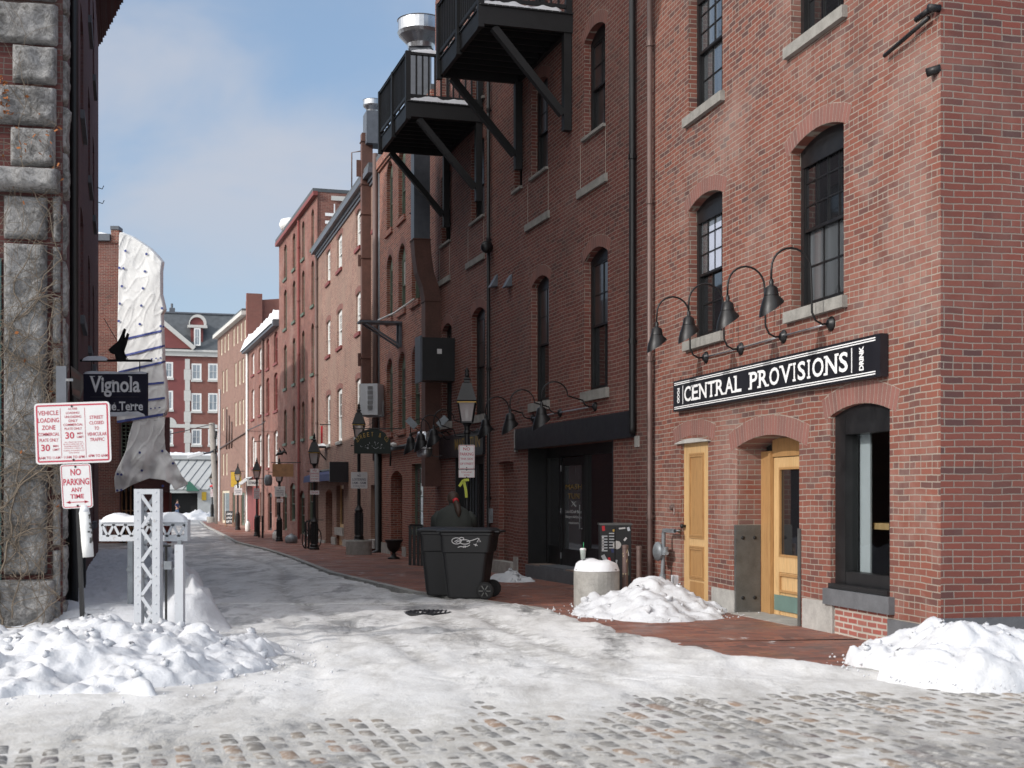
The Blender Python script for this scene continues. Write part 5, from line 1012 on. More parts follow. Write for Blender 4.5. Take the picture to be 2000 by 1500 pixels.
def lantern_post(label, X, Y, H=3.95, base=None, sign=None, twist=0):
    zb = gz(Y) + KH if base is None else base; t = thing('street_lamp', label, 'street lamp', (X, Y, zb), 'lantern posts along the brick pavement'); t.rotation_euler = (0, 0, twist)
    h = H - 1.05; q = MB()
    q.lathe([(.17, 0), (.17, .06), (.14, .09), (.145, .16), (.12, .20), (.115, .92), (.135, .96), (.10, 1.02), (.07, 1.08), (.055, 1.12), (.05, h - .2), (.07, h - .17), (.05, h - .12), (.055, h - .05), (.09, h), (.05, h + .03)], 14); q.build('post', 'iron', t, smooth=False, local=True)
    q = MB()
    for i in range(8): a = i * .7854; q.bar((math.cos(a) * .118, math.sin(a) * .118, .22), (math.cos(a) * .118, math.sin(a) * .118, .88), .03, .02)
    q.build('base_flutes', 'iron', t, local=True)
    q = MB(); g0, g1 = .105, .165; zz0, zz1 = h + .03, h + .43
    for i in range(4):
        a = math.pi / 4 + i * math.pi / 2; d = V((math.cos(a), math.sin(a), 0)) * 1.414; q.bar(d * g0 + V((0, 0, zz0)), d * g1 + V((0, 0, zz1)), .022, .022)
    q.lathe([(g0 * 1.46, zz0 - .015), (g0 * 1.46, zz0 + .015)], 4); q.lathe([(g1 * 1.50, zz1 - .015), (g1 * 1.62, zz1 + .01), (g1 * 1.5, zz1 + .05), (.12, zz1 + .34), (.075, zz1 + .36), (.075, zz1 + .40), (.10, zz1 + .42), (.04, zz1 + .46)], 4)
    q.build('lantern_frame', 'iron', t, local=True)
    q = MB(); q.lathe([(g1 * 1.56, zz1 - .035), (g1 * 1.56, zz1 - .016)], 4); q.build('brass_band', 'gold', t, local=True)
    q = MB()
    for i in range(4):
        a = math.pi / 4 + i * math.pi / 2; d = V((math.cos(a), math.sin(a), 0)) * 1.40; a2 = a + math.pi / 2; e = V((math.cos(a2), math.sin(a2), 0)) * 1.40
        q.poly([d * g0 + V((0, 0, zz0)), e * g0 + V((0, 0, zz0)), e * g1 + V((0, 0, zz1)), d * g1 + V((0, 0, zz1))])
    q.build('lantern_glass', 'lglass', t, local=True)
    q = MB(); q.lathe([(.02, zz0), (.035, zz0 + .1), (.03, zz0 + .22), (.01, zz0 + .26)], 10); q.build('bulb', 'white', t, local=True, smooth=True)
    q = MB(); q.lathe([(.03, zz1 + .44), (.05, zz1 + .50), (.03, zz1 + .54), (.045, zz1 + .57), (.012, zz1 + .63), (.003, zz1 + .68)], 10); q.build('finial', 'iron', t, local=True, smooth=True)
    q = MB(); q.bar((-.22, 0, h - .22), (.22, 0, h - .22), .02, .02); q.lathe([(.02, 0), (.028, .02), (.02, .04)], 8, None, (-.22, 0, h - .24)); q.lathe([(.02, 0), (.028, .02), (.02, .04)], 8, None, (.22, 0, h - .24)); q.build('ladder_rest', 'iron', t, local=True)
    return t
posts = []
t = lantern_post('black lantern post behind the wheelie bins with a no parking sign', at(912, 967, 25.6).x, 25.6, 4.07)
c = at(911.5, 892.5, 25.45); pl = signplate(t, c, .305, .457, NP)
c = at(911.5, 925, 25.45); signplate(t, c, .305, .152, [('TOW AWAY', .5, .66, .7, .2, .005), ('ZONE', .5, .32, .35, .2, .005)])
q = MB(); P0 = at(905, 945, 25.44); rb = MB()
for a, b in (((905, 938), (897, 950)), ((905, 938), (916, 937)), ((906, 940), (910, 958)), ((910, 958), (911, 972))): rb.bar(at(*a, 25.44), at(*b, 25.44), .05, .004, V((0, 1, 0)))
rb.build('yellow_tape', flat('yellow_tape', (.45, .50, .05), .5), t)
t = lantern_post('black lantern post beside the blue awning with a red lettered sign', at(614, 967, 46).x, 46, 3.95)
signplate(t, at(614.5, 928, 45.85), .32, .457, NP); signplate(t, at(614.5, 962, 45.85), .32, .15, [('TOW ZONE', .5, .5, .7, .4, .005)])
t = lantern_post('black lantern post standing in the round concrete planter below the oval sign', at(701, 967, 41).x, 41, 4.2, base=gz(41) + .45)
signplate(t, at(701.5, 938, 40.85), .50, .50, [('NO', .5, .78, .2, .14), ('LOITERING', .5, .55, .8, .15), ('1AM - 5AM', .5, .34, .8, .14), ('BY ORDER OF POLICE', .5, .15, .7, .06)], ink='darkink', border=False)
t = lantern_post('black lantern post topped by a small dragon figure with a square white sign', at(545.5, 967, 60).x, 60, 3.7)
q = MB(); c0 = at(548, 886, 60); q.tube([c0 + V(p) for p in ((-.22, 0, -.10), (-.1, 0, 0), (.06, 0, .02), (.15, 0, .10), (.24, 0, .04), (.27, 0, -.03))], [.02, .07, .08, .06, .05, .02], 8); q.tube([c0 + V(p) for p in ((.2, 0, .12), (.12, 0, .25), (.05, 0, .33))], [.04, .02, .005], 6); q.tube([c0 + V((0, 0, .05)), c0 + V((-.1, .2, .28))], [.06, .01], 6)
q.build('dragon_figure', 'iron', t, smooth=True)
signplate(t, at(546.8, 960, 59.85), .46, .46, [('NO', .5, .8, .2, .12), ('TRUCKS', .5, .58, .7, .13), ('LOADING', .5, .38, .7, .13), ('AT ANY TIME', .5, .18, .7, .1)], ink='darkink', border=False); signplate(t, at(546.6, 977.5, 59.85), .30, .16, [('TOW ZONE', .5, .5, .7, .4, .005)])
t = lantern_post('black lantern post in front of the red painted shopfront', at(501.7, 967, 68).x, 68, 3.95); signplate(t, at(501.5, 962, 67.85), .305, .457, NP); signplate(t, at(501.5, 972, 67.83), .305, .12, [('TOW ZONE', .5, .5, .7, .4, .005)])
t = lantern_post('black lantern post beside the yellow hanging banner', at(464.5, 967, 81.5).x, 81.5, 4.0); signplate(t, at(465, 960, 81.35), .5, .42, [('LOADING', .5, .62, .8, .2), ('ZONE', .5, .34, .6, .2)], ink='darkink', border=False)
t = lantern_post('farthest black lantern post in a concrete tub by the leaning pole', at(414.5, 967, 105).x, 105, 3.7, base=gz(105) + .45); signplate(t, at(415, 963, 104.85), .32, .62, NP)
q = MB(); c0 = at(417, 951, 104.8); q.lathe([(.02, -.05), (.28, 0), (.3, .1), (.05, .2)], 10, None, c0); q.build('red_ribbon', 'red', t, smooth=True)
def tub(label, X, Y, r, h, nm='planter'):
    z = gz(Y) + KH; t = thing(nm, label, 'planter', (X, Y, z), None); q = MB(); q.lathe([(r * .97, -.05), (r, h - .04), (r * .96, h), (r * .86, h + .005), (r * .84, h - .08)], 28); q.build('tub', 'concrete', t, local=True)
    q = MB(); q.lathe([(r * .85, h - .1), (r * .5, h - .05), (.05, h - .04)], 20); q.build('soil', 'dark', t, local=True); return t
tub('low round concrete planter holding the lantern post below the oval sign', at(701, 967, 41).x, 41, .40, .45); tub('small concrete planter tub at the far end around the last lantern post', at(414.5, 967, 105).x, 105, .42, .45)
# concrete drum planter with snow and a paper cup
t = thing('planter', 'big stained concrete drum planter capped with snow beside the bright snow pile', 'planter', (1.20, 19.1, KH - .04)); q = MB(); r = .325; q.lathe([(r, -.02), (r * 1.0, .51), (r * .97, .56), (r * .9, .59), (.05, .59)], 32); q.build('drum', 'concrete', t, local=True)
q = MB(); nr = 10
for i in range(nr + 1):
    for j in range(30):
        a = 6.2832 * j / 30; rr_ = r * 1.0 * i / nr * (1 + .05 * noise.noise(V((math.cos(a) * 2, math.sin(a) * 2, 3)))); z = .565 + .13 * math.sqrt(max(0, 1 - (i / nr) ** 3)) * (1 + .5 * noise.noise(V((math.cos(a) * rr_ * 6, math.sin(a) * rr_ * 6, 1)))); q.v.append(V((math.cos(a) * rr_, math.sin(a) * rr_, z - (.03 if i == nr else 0))))
for i in range(nr):
    for j in range(30): l = (j + 1) % 30; q.f.append((i * 30 + j, (i + 1) * 30 + j, (i + 1) * 30 + l, i * 30 + l))
q.build('snow_cap', 'snow', t, smooth=True, local=True)
t = thing('paper_cup', 'clear plastic cup with a green straw left on the snowy concrete planter', 'cup', (1.00, 18.98, KH + .66)); q = MB(); q.lathe([(.03, 0), (.042, .13), (.044, .135)], 16); q.build('cup', flat('pale_plastic', (.4, .45, .42), .3), t, local=True, smooth=True); q = MB(); q.lathe([(.046, .133), (.046, .145), (.03, .16)], 16); q.build('lid', 'signw', t, local=True); q = MB(); q.tube([(0, 0, .05), (.01, 0, .24)], .005, 6); q.build('straw', flat('green_straw', (.03, .3, .12), .5), t, local=True)
# stub pipes
for (u, v0, v1, Y, l, mt_) in ((1221, 1064, 1150, 19.6, 'brown steel bollard pipe with scraped chips, the taller one left of the meter', 'brownpipe'), (1248, 1066, 1140, 20.4, 'plain brown steel bollard pipe, second one nearer the downpipe', 'brownpipe')):
    b = at(u, v1, Y); b.z = KH; a = at(u, v0, Y); t = thing('bollard', l, 'bollard', b, 'pipe bollards'); h = a.z - KH; q = MB(); q.lathe([(.042, -.05), (.042, h - .05), (.048, h - .05), (.048, h - .01), (.03, h)], 14); q.build('pipe', mt_, t, local=True)
    if 'scraped' in l:
        q = MB(); rd = random.Random(4)
        for i in range(9): z = rd.uniform(.3, h - .08); a_ = rd.uniform(3.6, 5.6); d = V((math.cos(a_), math.sin(a_), 0)); q.bar(d * .0435 + V((0, 0, z)), d * .0435 + V((.01, 0, z + rd.uniform(.02, .05))), .012, .003, d)
        q.build('chips', flat('bare_metal_chips', (.4, .33, .2), .6), t, local=True)
# stickered cabinet
cY = 21.0; A0 = at(1172, 967, cY); A1 = at(1233, 967, cY); w_ = A1.x - A0.x; z1 = at(1200, 1022, cY).z
t = thing('utility_cabinet', 'black steel cabinet covered in stickers between the shopfront and the downpipe', 'cabinet', ((A0.x + A1.x) / 2, cY, KH)); h = z1 - KH; q = MB(); q.box(-w_ / 2, w_ / 2, 0, .38, -.02, h - .03); q.build('housing', 'black', t, local=True); q = MB(); q.box(-w_ / 2 - .015, w_ / 2 + .015, -.015, .40, h - .03, h); q.build('lid', 'steel', t, local=True)
q = MB(); q.box(-.02, .0, -.004, .002, .05, h - .06); q.build('door_seam', 'dark', t, local=True)
rd = random.Random(9)
def stk(x, z, w, hh, mt_, rnd=False, ang=0):
    q = MB()
    if rnd: q.lathe([(w, 0), (w, .003)], 18, Matrix.Translation((x, -.001, z)) @ V((0, -1, 0)).to_track_quat('Z', 'Y').to_matrix().to_4x4())
    else:
        c_, s_ = math.cos(ang), math.sin(ang); q.poly([(x + a * c_ - b * s_, -.003, z + a * s_ + b * c_) for a, b in ((-w, -hh), (w, -hh), (w, hh), (-w, hh))])
    q.build('sticker', mt_, t, local=True)
stk(.02, h * .70, .065, 0, 'trim', True)
for i in range(6): stk(-w_ / 2 + .07, h * .62 + i * .045, .045, .010, 'aluback'); stk(-w_ / 2 + .18, h * .66 + i * .045, .04, .008, 'aluback')
for x, z, a, b, m_, an in ((-.19, .93, .022, .04, 'red', .1), (-.10, .5, .02, .03, 'red', .2), (-.18, .52, .03, .05, 'aluback', .5), (.1, .93, .05, .012, 'signw', .1), (.18, .6, .02, .06, 'signw', .2), (.0, .45, .02, .05, 'aluback', -.2), (.15, .78, .03, .015, 'signw', .9), (.2, .92, .02, .03, 'galv', .3), (-.03, .9, .018, .018, 'gold', .3), (-.2, .72, .015, .1, 'signw', 0), (.19, .35, .012, .08, 'green', .1), (-.05, .62, .02, .03, 'navy', .3)): stk(x, z * h, a, b, m_, False, an)
# gas meter
s_ = F1.s(1294); t = thing('gas_meter', 'grey gas meter and pipework on the pink wall left of the narrow pine door', 'gas meter', F1.W(s_, .1, 0))
g = lambda u, v, o: F1.W(F1.s(u, o), F1.z(u, v, o), o)
q = MB(); pts = [g(1327, 1037, .02), g(1318, 1037, .14), g(1297, 1036, .16), g(1296, 1042, .16), g(1296, 1080, .16), g(1294, 1120, .16), g(1294, 1168, .16)]; q.tube(pts, .032, 10); q.tube([g(1296, 1145, .16), g(1272, 1144, .2)], .022, 8); q.tube([g(1312, 1145, .10), g(1290, 1146, .2), g(1272, 1150, .2)], .02, 8); q.tube([g(1313, 1150, .1), g(1313, 1168, .1)], .03, 8); q.build('pipes', 'gasgrey', t, smooth=True)
Mq = lambda u, v, o, d: Matrix.Translation(g(u, v, o)) @ d.to_track_quat('Z', 'Y').to_matrix().to_4x4()
q = MB(); q.lathe([(.04, -.06), (.1, -.05), (.14, -.02), (.15, 0), (.14, .02), (.09, .05), (.03, .07)], 20, Mq(1285, 1077, .22, V((-.95, -.3, 0)))); q.build('regulator', 'gasgrey', t, smooth=True)
q = MB(); q.lathe([(.05, -.06), (.05, .06)], 12, Mq(1299, 1076, .16, V((0, 0, 1)))); q.lathe([(.03, -.1), (.03, .1)], 8, Mq(1298, 1080, .16, F1.d)); q.lathe([(.05, -.05), (.05, .05)], 12, Mq(1294, 1128, .16, V((0, 0, 1)))); q.build('valve', 'gasgrey', t)
q = MB(); fbox(q, F1, F1.s(1325), F1.s(1319), .22, .42, 0, .07); q.build('small_box', 'pgrey', t); q = MB(); q.tube([g(1322, 1140, .035), g(1322, 1172, .035)], .012, 6); q.build('conduit', 'pgrey', t)
q = MB(); q.lathe([(.05, 0), (.045, .05), (.03, .06)], 12, Mq(1316, 991, 0, F1.n)); q.tube([g(1317, 992, .07), g(1317, 1005, .08)], .015, 6); q.build('hose_tap', 'brownpipe', t)
# ---- wheelie bins
def wheelie(label, X, Y, rz, tagmark=False):
    t = thing('wheelie_bin', label, 'wheelie bin', (X, Y, gz(Y) + KH), 'black wheelie bins', rz); q = MB()
    def ring(z, x0, x1, y): return [V((x0, -y, z)), V((x1, -y, z)), V((x1, y, z)), V((x0, y, z))]
    def rnd(z, x0, x1, y, r=.07, n=5):
        out = []
        for cx_, cy_, a0 in ((x1 - r, y - r, 0), (x0 + r, y - r, 90), (x0 + r, -y + r, 180), (x1 - r, -y + r, 270)):
            for i in range(n): a = math.radians(a0 + 90 * i / (n - 1)); out.append(V((cx_ + r * math.cos(a), cy_ + r * math.sin(a), z)))
        return out
    def loft(rs, cap=True):
        n = len(rs[0]); b = len(q.v)
        for r_ in rs: q.v += r_
        for k in range(len(rs) - 1):
            for i in range(n): j = (i + 1) % n; q.f.append((b + k * n + i, b + k * n + j, b + (k + 1) * n + j, b + (k + 1) * n + i))
        q.f.append(tuple(b + i for i in range(n))[::-1]); q.f.append(tuple(b + (len(rs) - 1) * n + i for i in range(n)))
    loft([rnd(.015, -.30, .24, .27), rnd(.03, -.32, .25, .28), rnd(.72, -.385, .335, .325), rnd(.735, -.40, .37, .345), rnd(.99, -.415, .41, .36), rnd(1.0, -.43, .43, .375), rnd(1.035, -.43, .43, .375), rnd(1.04, -.40, .40, .35)])
    for s1 in (-1, 1):
        for x in (-.20, .02): q.hexa([V((x - .035 * 0, s1 * .275, .08)), V((x + .012, s1 * .275, .08)), V((x + .02, s1 * .31, .7)), V((x - .01, s1 * .31, .7)), V((x, s1 * .286, .08)), V((x + .012, s1 * .286, .08)), V((x + .02, s1 * .335, .7)), V((x - .01, s1 * .335, .7))]) if 0 else None
    q.build('body', 'plastic', t, local=True)
    q = MB(); loft([rnd(1.045, -.46, .43, .39), rnd(1.06, -.47, .44, .395), rnd(1.075, -.46, .43, .38), rnd(1.105, -.38, .36, .30), rnd(1.11, -.2, .2, .15)]); q.build('lid', 'plastic', t, local=True, smooth=False)
    q = MB(); q.tube([(.42, -.24, 1.05), (.50, -.24, 1.05), (.52, -.2, 1.05), (.52, .2, 1.05), (.50, .24, 1.05), (.42, .24, 1.05)], .017, 8); q.build('handle', 'plastic', t, local=True)
    for s1 in (-1, 1):
        q = MB(); Mw = Matrix.Translation((.30, s1 * .33, .14)) @ V((0, s1, 0)).to_track_quat('Z', 'Y').to_matrix().to_4x4(); q.lathe([(.10, -.035), (.135, -.03), (.14, 0), (.135, .03), (.105, .035)], 26, Mw); wh = q.build('wheel', flat('rubber', (.012, .012, .012), .85) if 'rubber' not in MT else MT['rubber'], t, local=True, smooth=False)
        q = MB(); q.lathe([(.105, .02), (.105, .036), (.09, .037), (.088, .024), (.03, .024), (.028, .045), (.015, .048)], 26, Mw); q.build('rim', 'plastic', wh, local=True)
        q = MB()
        for i in range(6):
            a = i * math.pi / 3; c_ = V((.30, s1 * (.33 + .034), .14)); q.bar(c_ + V((math.cos(a), 0, math.sin(a))) * .025, c_ + V((math.cos(a), 0, math.sin(a))) * .092, .016, .012, V((0, 1, 0)))
        q.build('spokes', 'steel', wh, local=True)
    q = MB(); q.tube([(.30, -.33, .14), (.30, .33, .14)], .012, 8); q.build('axle', 'iron', t, local=True)
    for y in (-.2, .2):
        q = MB(); q.hexa([V((-.33, y - .03, .1)), V((-.33, y + .03, .1)), V((-.30, y + .03, .1)), V((-.30, y - .03, .1)), V((-.42, y - .03, .9)), V((-.42, y + .03, .9)), V((-.38, y + .03, .9)), V((-.38, y - .03, .9))]); q.build('front_rib', 'plastic', t, local=True)
    q = MB(); q.poly([(-.4315, -.07, .80), (-.4315, .07, .80), (-.4365, .07, .96), (-.4365, -.07, .96)][::-1]) ; q.build('worn_label', 'steel', t, local=True)
    if tagmark:
        q = MB(); L3 = lambda pts, r=.0065: q.tube([V((x, -.358 - (z - .735) * .055 - .004, z)) for x, z in pts], r, 5)
        el = lambda cx_, cz, a, b, k=0: L3([(cx_ + a * math.cos(i * .45 + k), cz + b * math.sin(i * .45 + k)) for i in range(15)])
        el(-.14, .91, .075, .048); el(-.01, .895, .08, .035); el(-.06, .945, .035, .02); L3([(.02, .90), (.12, .925), (.20, .955), (.24, .90), (.18, .895), (.22, .95)]); L3([(-.12, .81), (-.08, .825), (-.03, .818), (.03, .825), (.07, .85)]); L3([(-.03, .805), (-.02, .84)]); L3([(-.005, .805), (.0, .84)]); L3([(-.17, .9), (-.11, .93)]); L3([(-.15, .885), (-.09, .915)]); L3([(.13, .86), (.19, .84)]); L3([(.17, .87), (.155, .83)])
        q.build('scrawl', 'signw', t, local=True)
    return t
MT['rubber'] = flat('rubber', (.014, .014, .014), .85)
wheelie('black wheelie bin with a white scrawl on its side, nearest the camera', -.66, 21.15, -.16, True); wheelie('black wheelie bin tucked behind the scrawled one beside the person', -1.03, 21.85, -.13)
# ---- person pushing the bins
def skinmesh(name, joints, edges, mat, parent, sub=2):
    me = bpy.data.meshes.new(name); O = org(parent) if parent else V((0, 0, 0)); me.from_pydata([tuple(V(j[0]) - O) for j in joints], edges, []); o = bpy.data.objects.new(name, me); C.objects.link(o)
    if parent: o.parent = parent
    me.materials.append(MT[mat]); md = o.modifiers.new('skin', 'SKIN'); md.use_smooth_shade = True
    for i, j in enumerate(joints): r = j[1]; me.skin_vertices[0].data[i].radius = (r, r) if not isinstance(r, tuple) else r
    me.skin_vertices[0].data[0].use_root = True; s_ = o.modifiers.new('sub', 'SUBSURF'); s_.levels = sub; s_.render_levels = sub; return o
pY = 24.2; px = at(886, 967, pY).x; pz = gz(pY) + KH; pt = thing('person', 'person with a dark ponytail and olive jacket seen from behind, leaning over the wheelie bins', 'person', (px, pY, pz))
J = lambda x, y, z, r: ((px + x, pY - y, pz + z), r)
body = [J(0, .05, .90, .15), J(0, .02, 1.08, .13), J(0, -.02, 1.28, .15), J(0, -.06, 1.37, .085), J(0, -.10, 1.47, .055), J(-.01, -.13, 1.55, .07), J(-.01, -.13, 1.62, .085),
        J(-.17, -.04, 1.31, .055), J(-.27, -.24, 1.16, .045), J(-.17, -.5, 1.02, .032), J(-.15, -.57, 1.0, .025), J(.17, -.04, 1.31, .055), J(.28, -.22, 1.16, .045), J(.17, -.48, 1.02, .032), J(.15, -.56, 1.0, .025),
        J(-.09, .05, .82, .085), J(-.11, .0, .48, .058), J(-.12, .10, .10, .04), J(-.13, -.04, .04, .035), J(.09, .05, .82, .085), J(.11, -.05, .48, .058), J(.12, .05, .10, .04), J(.12, -.09, .04, .035)]
ed = [(0, 1), (1, 2), (2, 3), (3, 4), (4, 5), (5, 6), (3, 7), (7, 8), (8, 9), (9, 10), (3, 11), (11, 12), (12, 13), (13, 14), (0, 15), (15, 16), (16, 17), (17, 18), (0, 19), (19, 20), (20, 21), (21, 22)]
for s1, w_i in ((-1, 10), (1, 14)):
    bx_, by_, bz_ = [a - b for a, b in zip(body[w_i][0], (px, pY, pz))]
    for k in range(4): i0 = len(body); body += [J(bx_ + s1 * (-.024 + .016 * k), by_ - .07, bz_ + .01, .009), J(bx_ + s1 * (-.024 + .016 * k), by_ - .11 - .005 * (k % 3), bz_ - .012, .008)]; ed += [(w_i, i0), (i0, i0 + 1)]
    i0 = len(body); body += [J(bx_ - s1 * .04, by_ - .03, bz_ - .015, .01), J(bx_ - s1 * .045, by_ - .07, bz_ - .03, .009)]; ed += [(w_i, i0), (i0, i0 + 1)]
bo = skinmesh('body', body, ed, 'skin', pt, 2)
jk = [J(0, .06, .78, .28), J(0, .05, 1.0, .30), J(0, .01, 1.22, .32), J(0, -.05, 1.37, .23), J(0, -.09, 1.44, .09), J(-.22, -.03, 1.33, .15), J(-.30, -.18, 1.14, .12), J(-.19, -.44, 1.04, .065), J(.22, -.03, 1.33, .15), J(.31, -.16, 1.14, .12), J(.19, -.42, 1.04, .065)]
q = MB(); rg = ((.70, .29, .20), (.74, .31, .21), (.95, .33, .22), (1.12, .345, .215), (1.24, .33, .20), (1.32, .30, .19), (1.39, .24, .17), (1.44, .155, .14), (1.47, .095, .10), (1.51, .085, .095))
for k, (z, a_, b_) in enumerate(rg):
    for i in range(28):
        an = 6.2832 * i / 28; fo = 1 + .035 * fbm(math.cos(an) * 2, z * 5, math.sin(an) * 2, 3) + .02 * math.sin(z * 26 + 2 * math.cos(an)); q.v.append(V((px + math.cos(an) * a_ * fo, pY + .02 + .10 * max(0, z - 1.1) + math.sin(an) * b_ * fo, pz + z)))
for k in range(len(rg) - 1):
    for i in range(28): j = (i + 1) % 28; q.f.append((k * 28 + i, k * 28 + j, k * 28 + 28 + j, k * 28 + 28 + i))
q.build('jacket', 'jacket', pt, smooth=True)
for s1 in (-1, 1): q = MB(); q.tube([(px + s1 * .24, pY + .05, pz + 1.31), (px + s1 * .31, pY + .08, pz + 1.22), (px + s1 * .335, pY + .16, pz + 1.10), (px + s1 * .27, pY + .30, pz + 1.05), (px + s1 * .18, pY + .46, pz + 1.03)], [.09, .105, .095, .075, .06], 12); q.build('sleeve', 'jacket', pt, smooth=True)
skinmesh('trousers', [J(0, .06, .86, .15), J(-.10, .05, .76, .10), J(-.12, .0, .48, .078), J(-.125, .09, .13, .062), J(.10, .05, .76, .10), J(.12, -.05, .48, .078), J(.125, .04, .13, .062)], [(0, 1), (1, 2), (2, 3), (0, 4), (4, 5), (5, 6)], 'jeans', pt)
for s1, yy in ((-1, .08), (1, .04)): skinmesh('boot', [J(s1 * .13, yy, .13, .055), J(s1 * .13, yy + .01, .05, .055), J(s1 * .135, yy - .10, .045, .048), J(s1 * .14, yy - .18, .035, .035)], [(0, 1), (1, 2), (2, 3)], 'iron', pt)
q = MB(); M = Matrix.Translation((px - .01, pY + .115, pz + 1.59)) @ Matrix.Rotation(-.3, 4, 'Z') @ Matrix.Rotation(.30, 4, 'X'); q.lathe([(.112 * math.sin(a) * (1 + .03 * math.sin(a * 9)), -.135 * math.cos(a)) for a in [.5 + i * .26 for i in range(11)]], 20, M); q.build('hair', 'hair', pt, smooth=True)
q = MB(); q.tube([(px + .02, pY + .02, pz + 1.56), (px + .04, pY - .03, pz + 1.53), (px + .07, pY - .09, pz + 1.46), (px + .09, pY - .13, pz + 1.36), (px + .10, pY - .16, pz + 1.26)], [.04, .045, .06, .055, .015], 10); q.build('ponytail', 'hair', pt, smooth=True)
q = MB(); q.tube([(px + .028, pY + .005, pz + 1.56), (px + .046, pY - .035, pz + 1.528)], .056, 12); q.build('hair_band', 'red', pt, smooth=True)
q = MB(); q.lathe([(.014, -.02), (.02, 0), (.012, .025)], 8, None, (px - .11, pY + .12, pz + 1.58)); q.build('ear', 'skin', pt, smooth=True)
# ---- far pedestrian
fY = 146; fx = at(346, 967, fY).x; fz = gz(fY) + .02; ft = thing('person', 'far pedestrian in a dark coat walking past the garage opening', 'person', (fx, fY, fz)); J2 = lambda x, y, z, r: ((fx + x, fY + y, fz + z), r)
skinmesh('body', [J2(0, 0, .92, .13), J2(.0, 0, 1.2, .15), J2(.03, 0, 1.42, .09), J2(.04, 0, 1.52, .06), J2(.06, 0, 1.64, .1), J2(-.05, -.18, 1.38, .06), J2(-.1, -.24, 1.1, .05), J2(.05, -.27, .92, .045), J2(.05, .18, 1.38, .06), J2(.15, .22, 1.1, .05), J2(.25, .2, .92, .045), J2(.12, -.08, .5, .08), J2(.22, -.08, .08, .06), J2(.32, -.08, .04, .04), J2(-.12, .08, .5, .08), J2(-.28, .08, .1, .06), J2(-.2, .08, .04, .04)],
         [(0, 1), (1, 2), (2, 3), (3, 4), (2, 5), (5, 6), (6, 7), (2, 8), (8, 9), (9, 10), (0, 11), (11, 12), (12, 13), (0, 14), (14, 15), (15, 16)], 'skin', ft, 1)
skinmesh('coat', [J2(0, 0, .85, .22), J2(.0, 0, 1.15, .23), J2(.02, 0, 1.40, .16), J2(-.05, -.2, 1.36, .1), J2(-.1, -.26, 1.1, .08), J2(.05, .2, 1.36, .1), J2(.15, .24, 1.1, .08)], [(0, 1), (1, 2), (2, 3), (3, 4), (2, 5), (5, 6)], 'navy', ft, 1); skinmesh('jeans', [J2(0, 0, .85, .15), J2(.12, -.08, .5, .1), J2(.22, -.08, .14, .08), J2(-.12, .08, .5, .1), J2(-.26, .08, .14, .08)], [(0, 1), (1, 2), (0, 3), (3, 4)], 'jeans', ft, 1)
q = MB(); q.lathe([(.11, 1.62), (.12, 1.7), (.06, 1.78)], 10, None, (fx + .05, fY, fz)); q.build('hair', 'hair', ft, smooth=True)
# ---- hanging oval sign
def hang(t, c, w): pass
Y = 40.2; t = thing('hanging_sign', 'dark green arched hanging sign with gold letters above the planter lantern', 'sign', at(727, 886, Y)); c = at(727, 861, Y); hw = 35.5 / FPX * Y; ht = at(727, 838, Y).z; hb = at(727, 886, Y).z; R_ = V((1, 0, 0)); U_ = V((0, 0, 1))
out = [V((c.x - hw, Y, hb)), V((c.x + hw, Y, hb)), V((c.x + hw, Y, hb + .42))] + [V((c.x + hw * .8 * math.cos(a), Y, hb + .50 + (ht - hb - .50) * math.sin(a))) for a in [math.pi * i / 12 for i in range(13)]] + [V((c.x - hw, Y, hb + .42))]
q = MB(); n_ = len(out); B = [p + V((0, .07, 0)) for p in out]; q.mesh(out + B, [tuple(range(n_))[::-1], tuple(range(n_, 2 * n_))] + [(i, (i + 1) % n_, n_ + (i + 1) % n_, n_ + i) for i in range(n_)]); q.build('board', flat('dark_green_board', (.010, .018, .013), .5), t)
q = MB(); W_ = 'STREET & CO'; 
for i, ch in enumerate(W_):
    a = math.pi * (.93 - .86 * i / (len(W_) - 1)); 
    if ch != ' ': text(q, ch, (c.x + hw * .84 * math.cos(a), Y - .004, hb + .36 + .22 * math.sin(a)), V((1, 0, -.35 * math.cos(a))), V((.35 * math.cos(a), 0, 1)), .062, .13, .0)
q.build('lettering', 'gold', t)
q = MB(); rd = random.Random(3)
for i in range(26): x = rd.uniform(-.36, .36); z = .14 + .20 * (1 - (x / .4) ** 2) * rd.random(); q.bar(V((c.x + x, Y - .006, hb + z)), V((c.x + x + rd.uniform(-.06, .06), Y - .006, hb + z + rd.uniform(-.02, .05))), .010, .003, V((0, 1, 0)))
q.build('ornament', 'aluback', t)
q = MB(); zb_ = at(727, 837, Y).z; q.tube([V((c.x - hw - .05, Y + .03, zb_)), V((c.x + hw + .35, Y + .03, zb_))], .018, 6); q.tube([V((c.x, Y + .03, zb_)), V((c.x, Y + .03, zb_ + .32))], .012, 6); q.tube([V((c.x - .3, Y + .03, zb_)), V((c.x + .9, Y + .6, zb_ + .75))], .006, 5); q.build('bracket', 'iron', t)
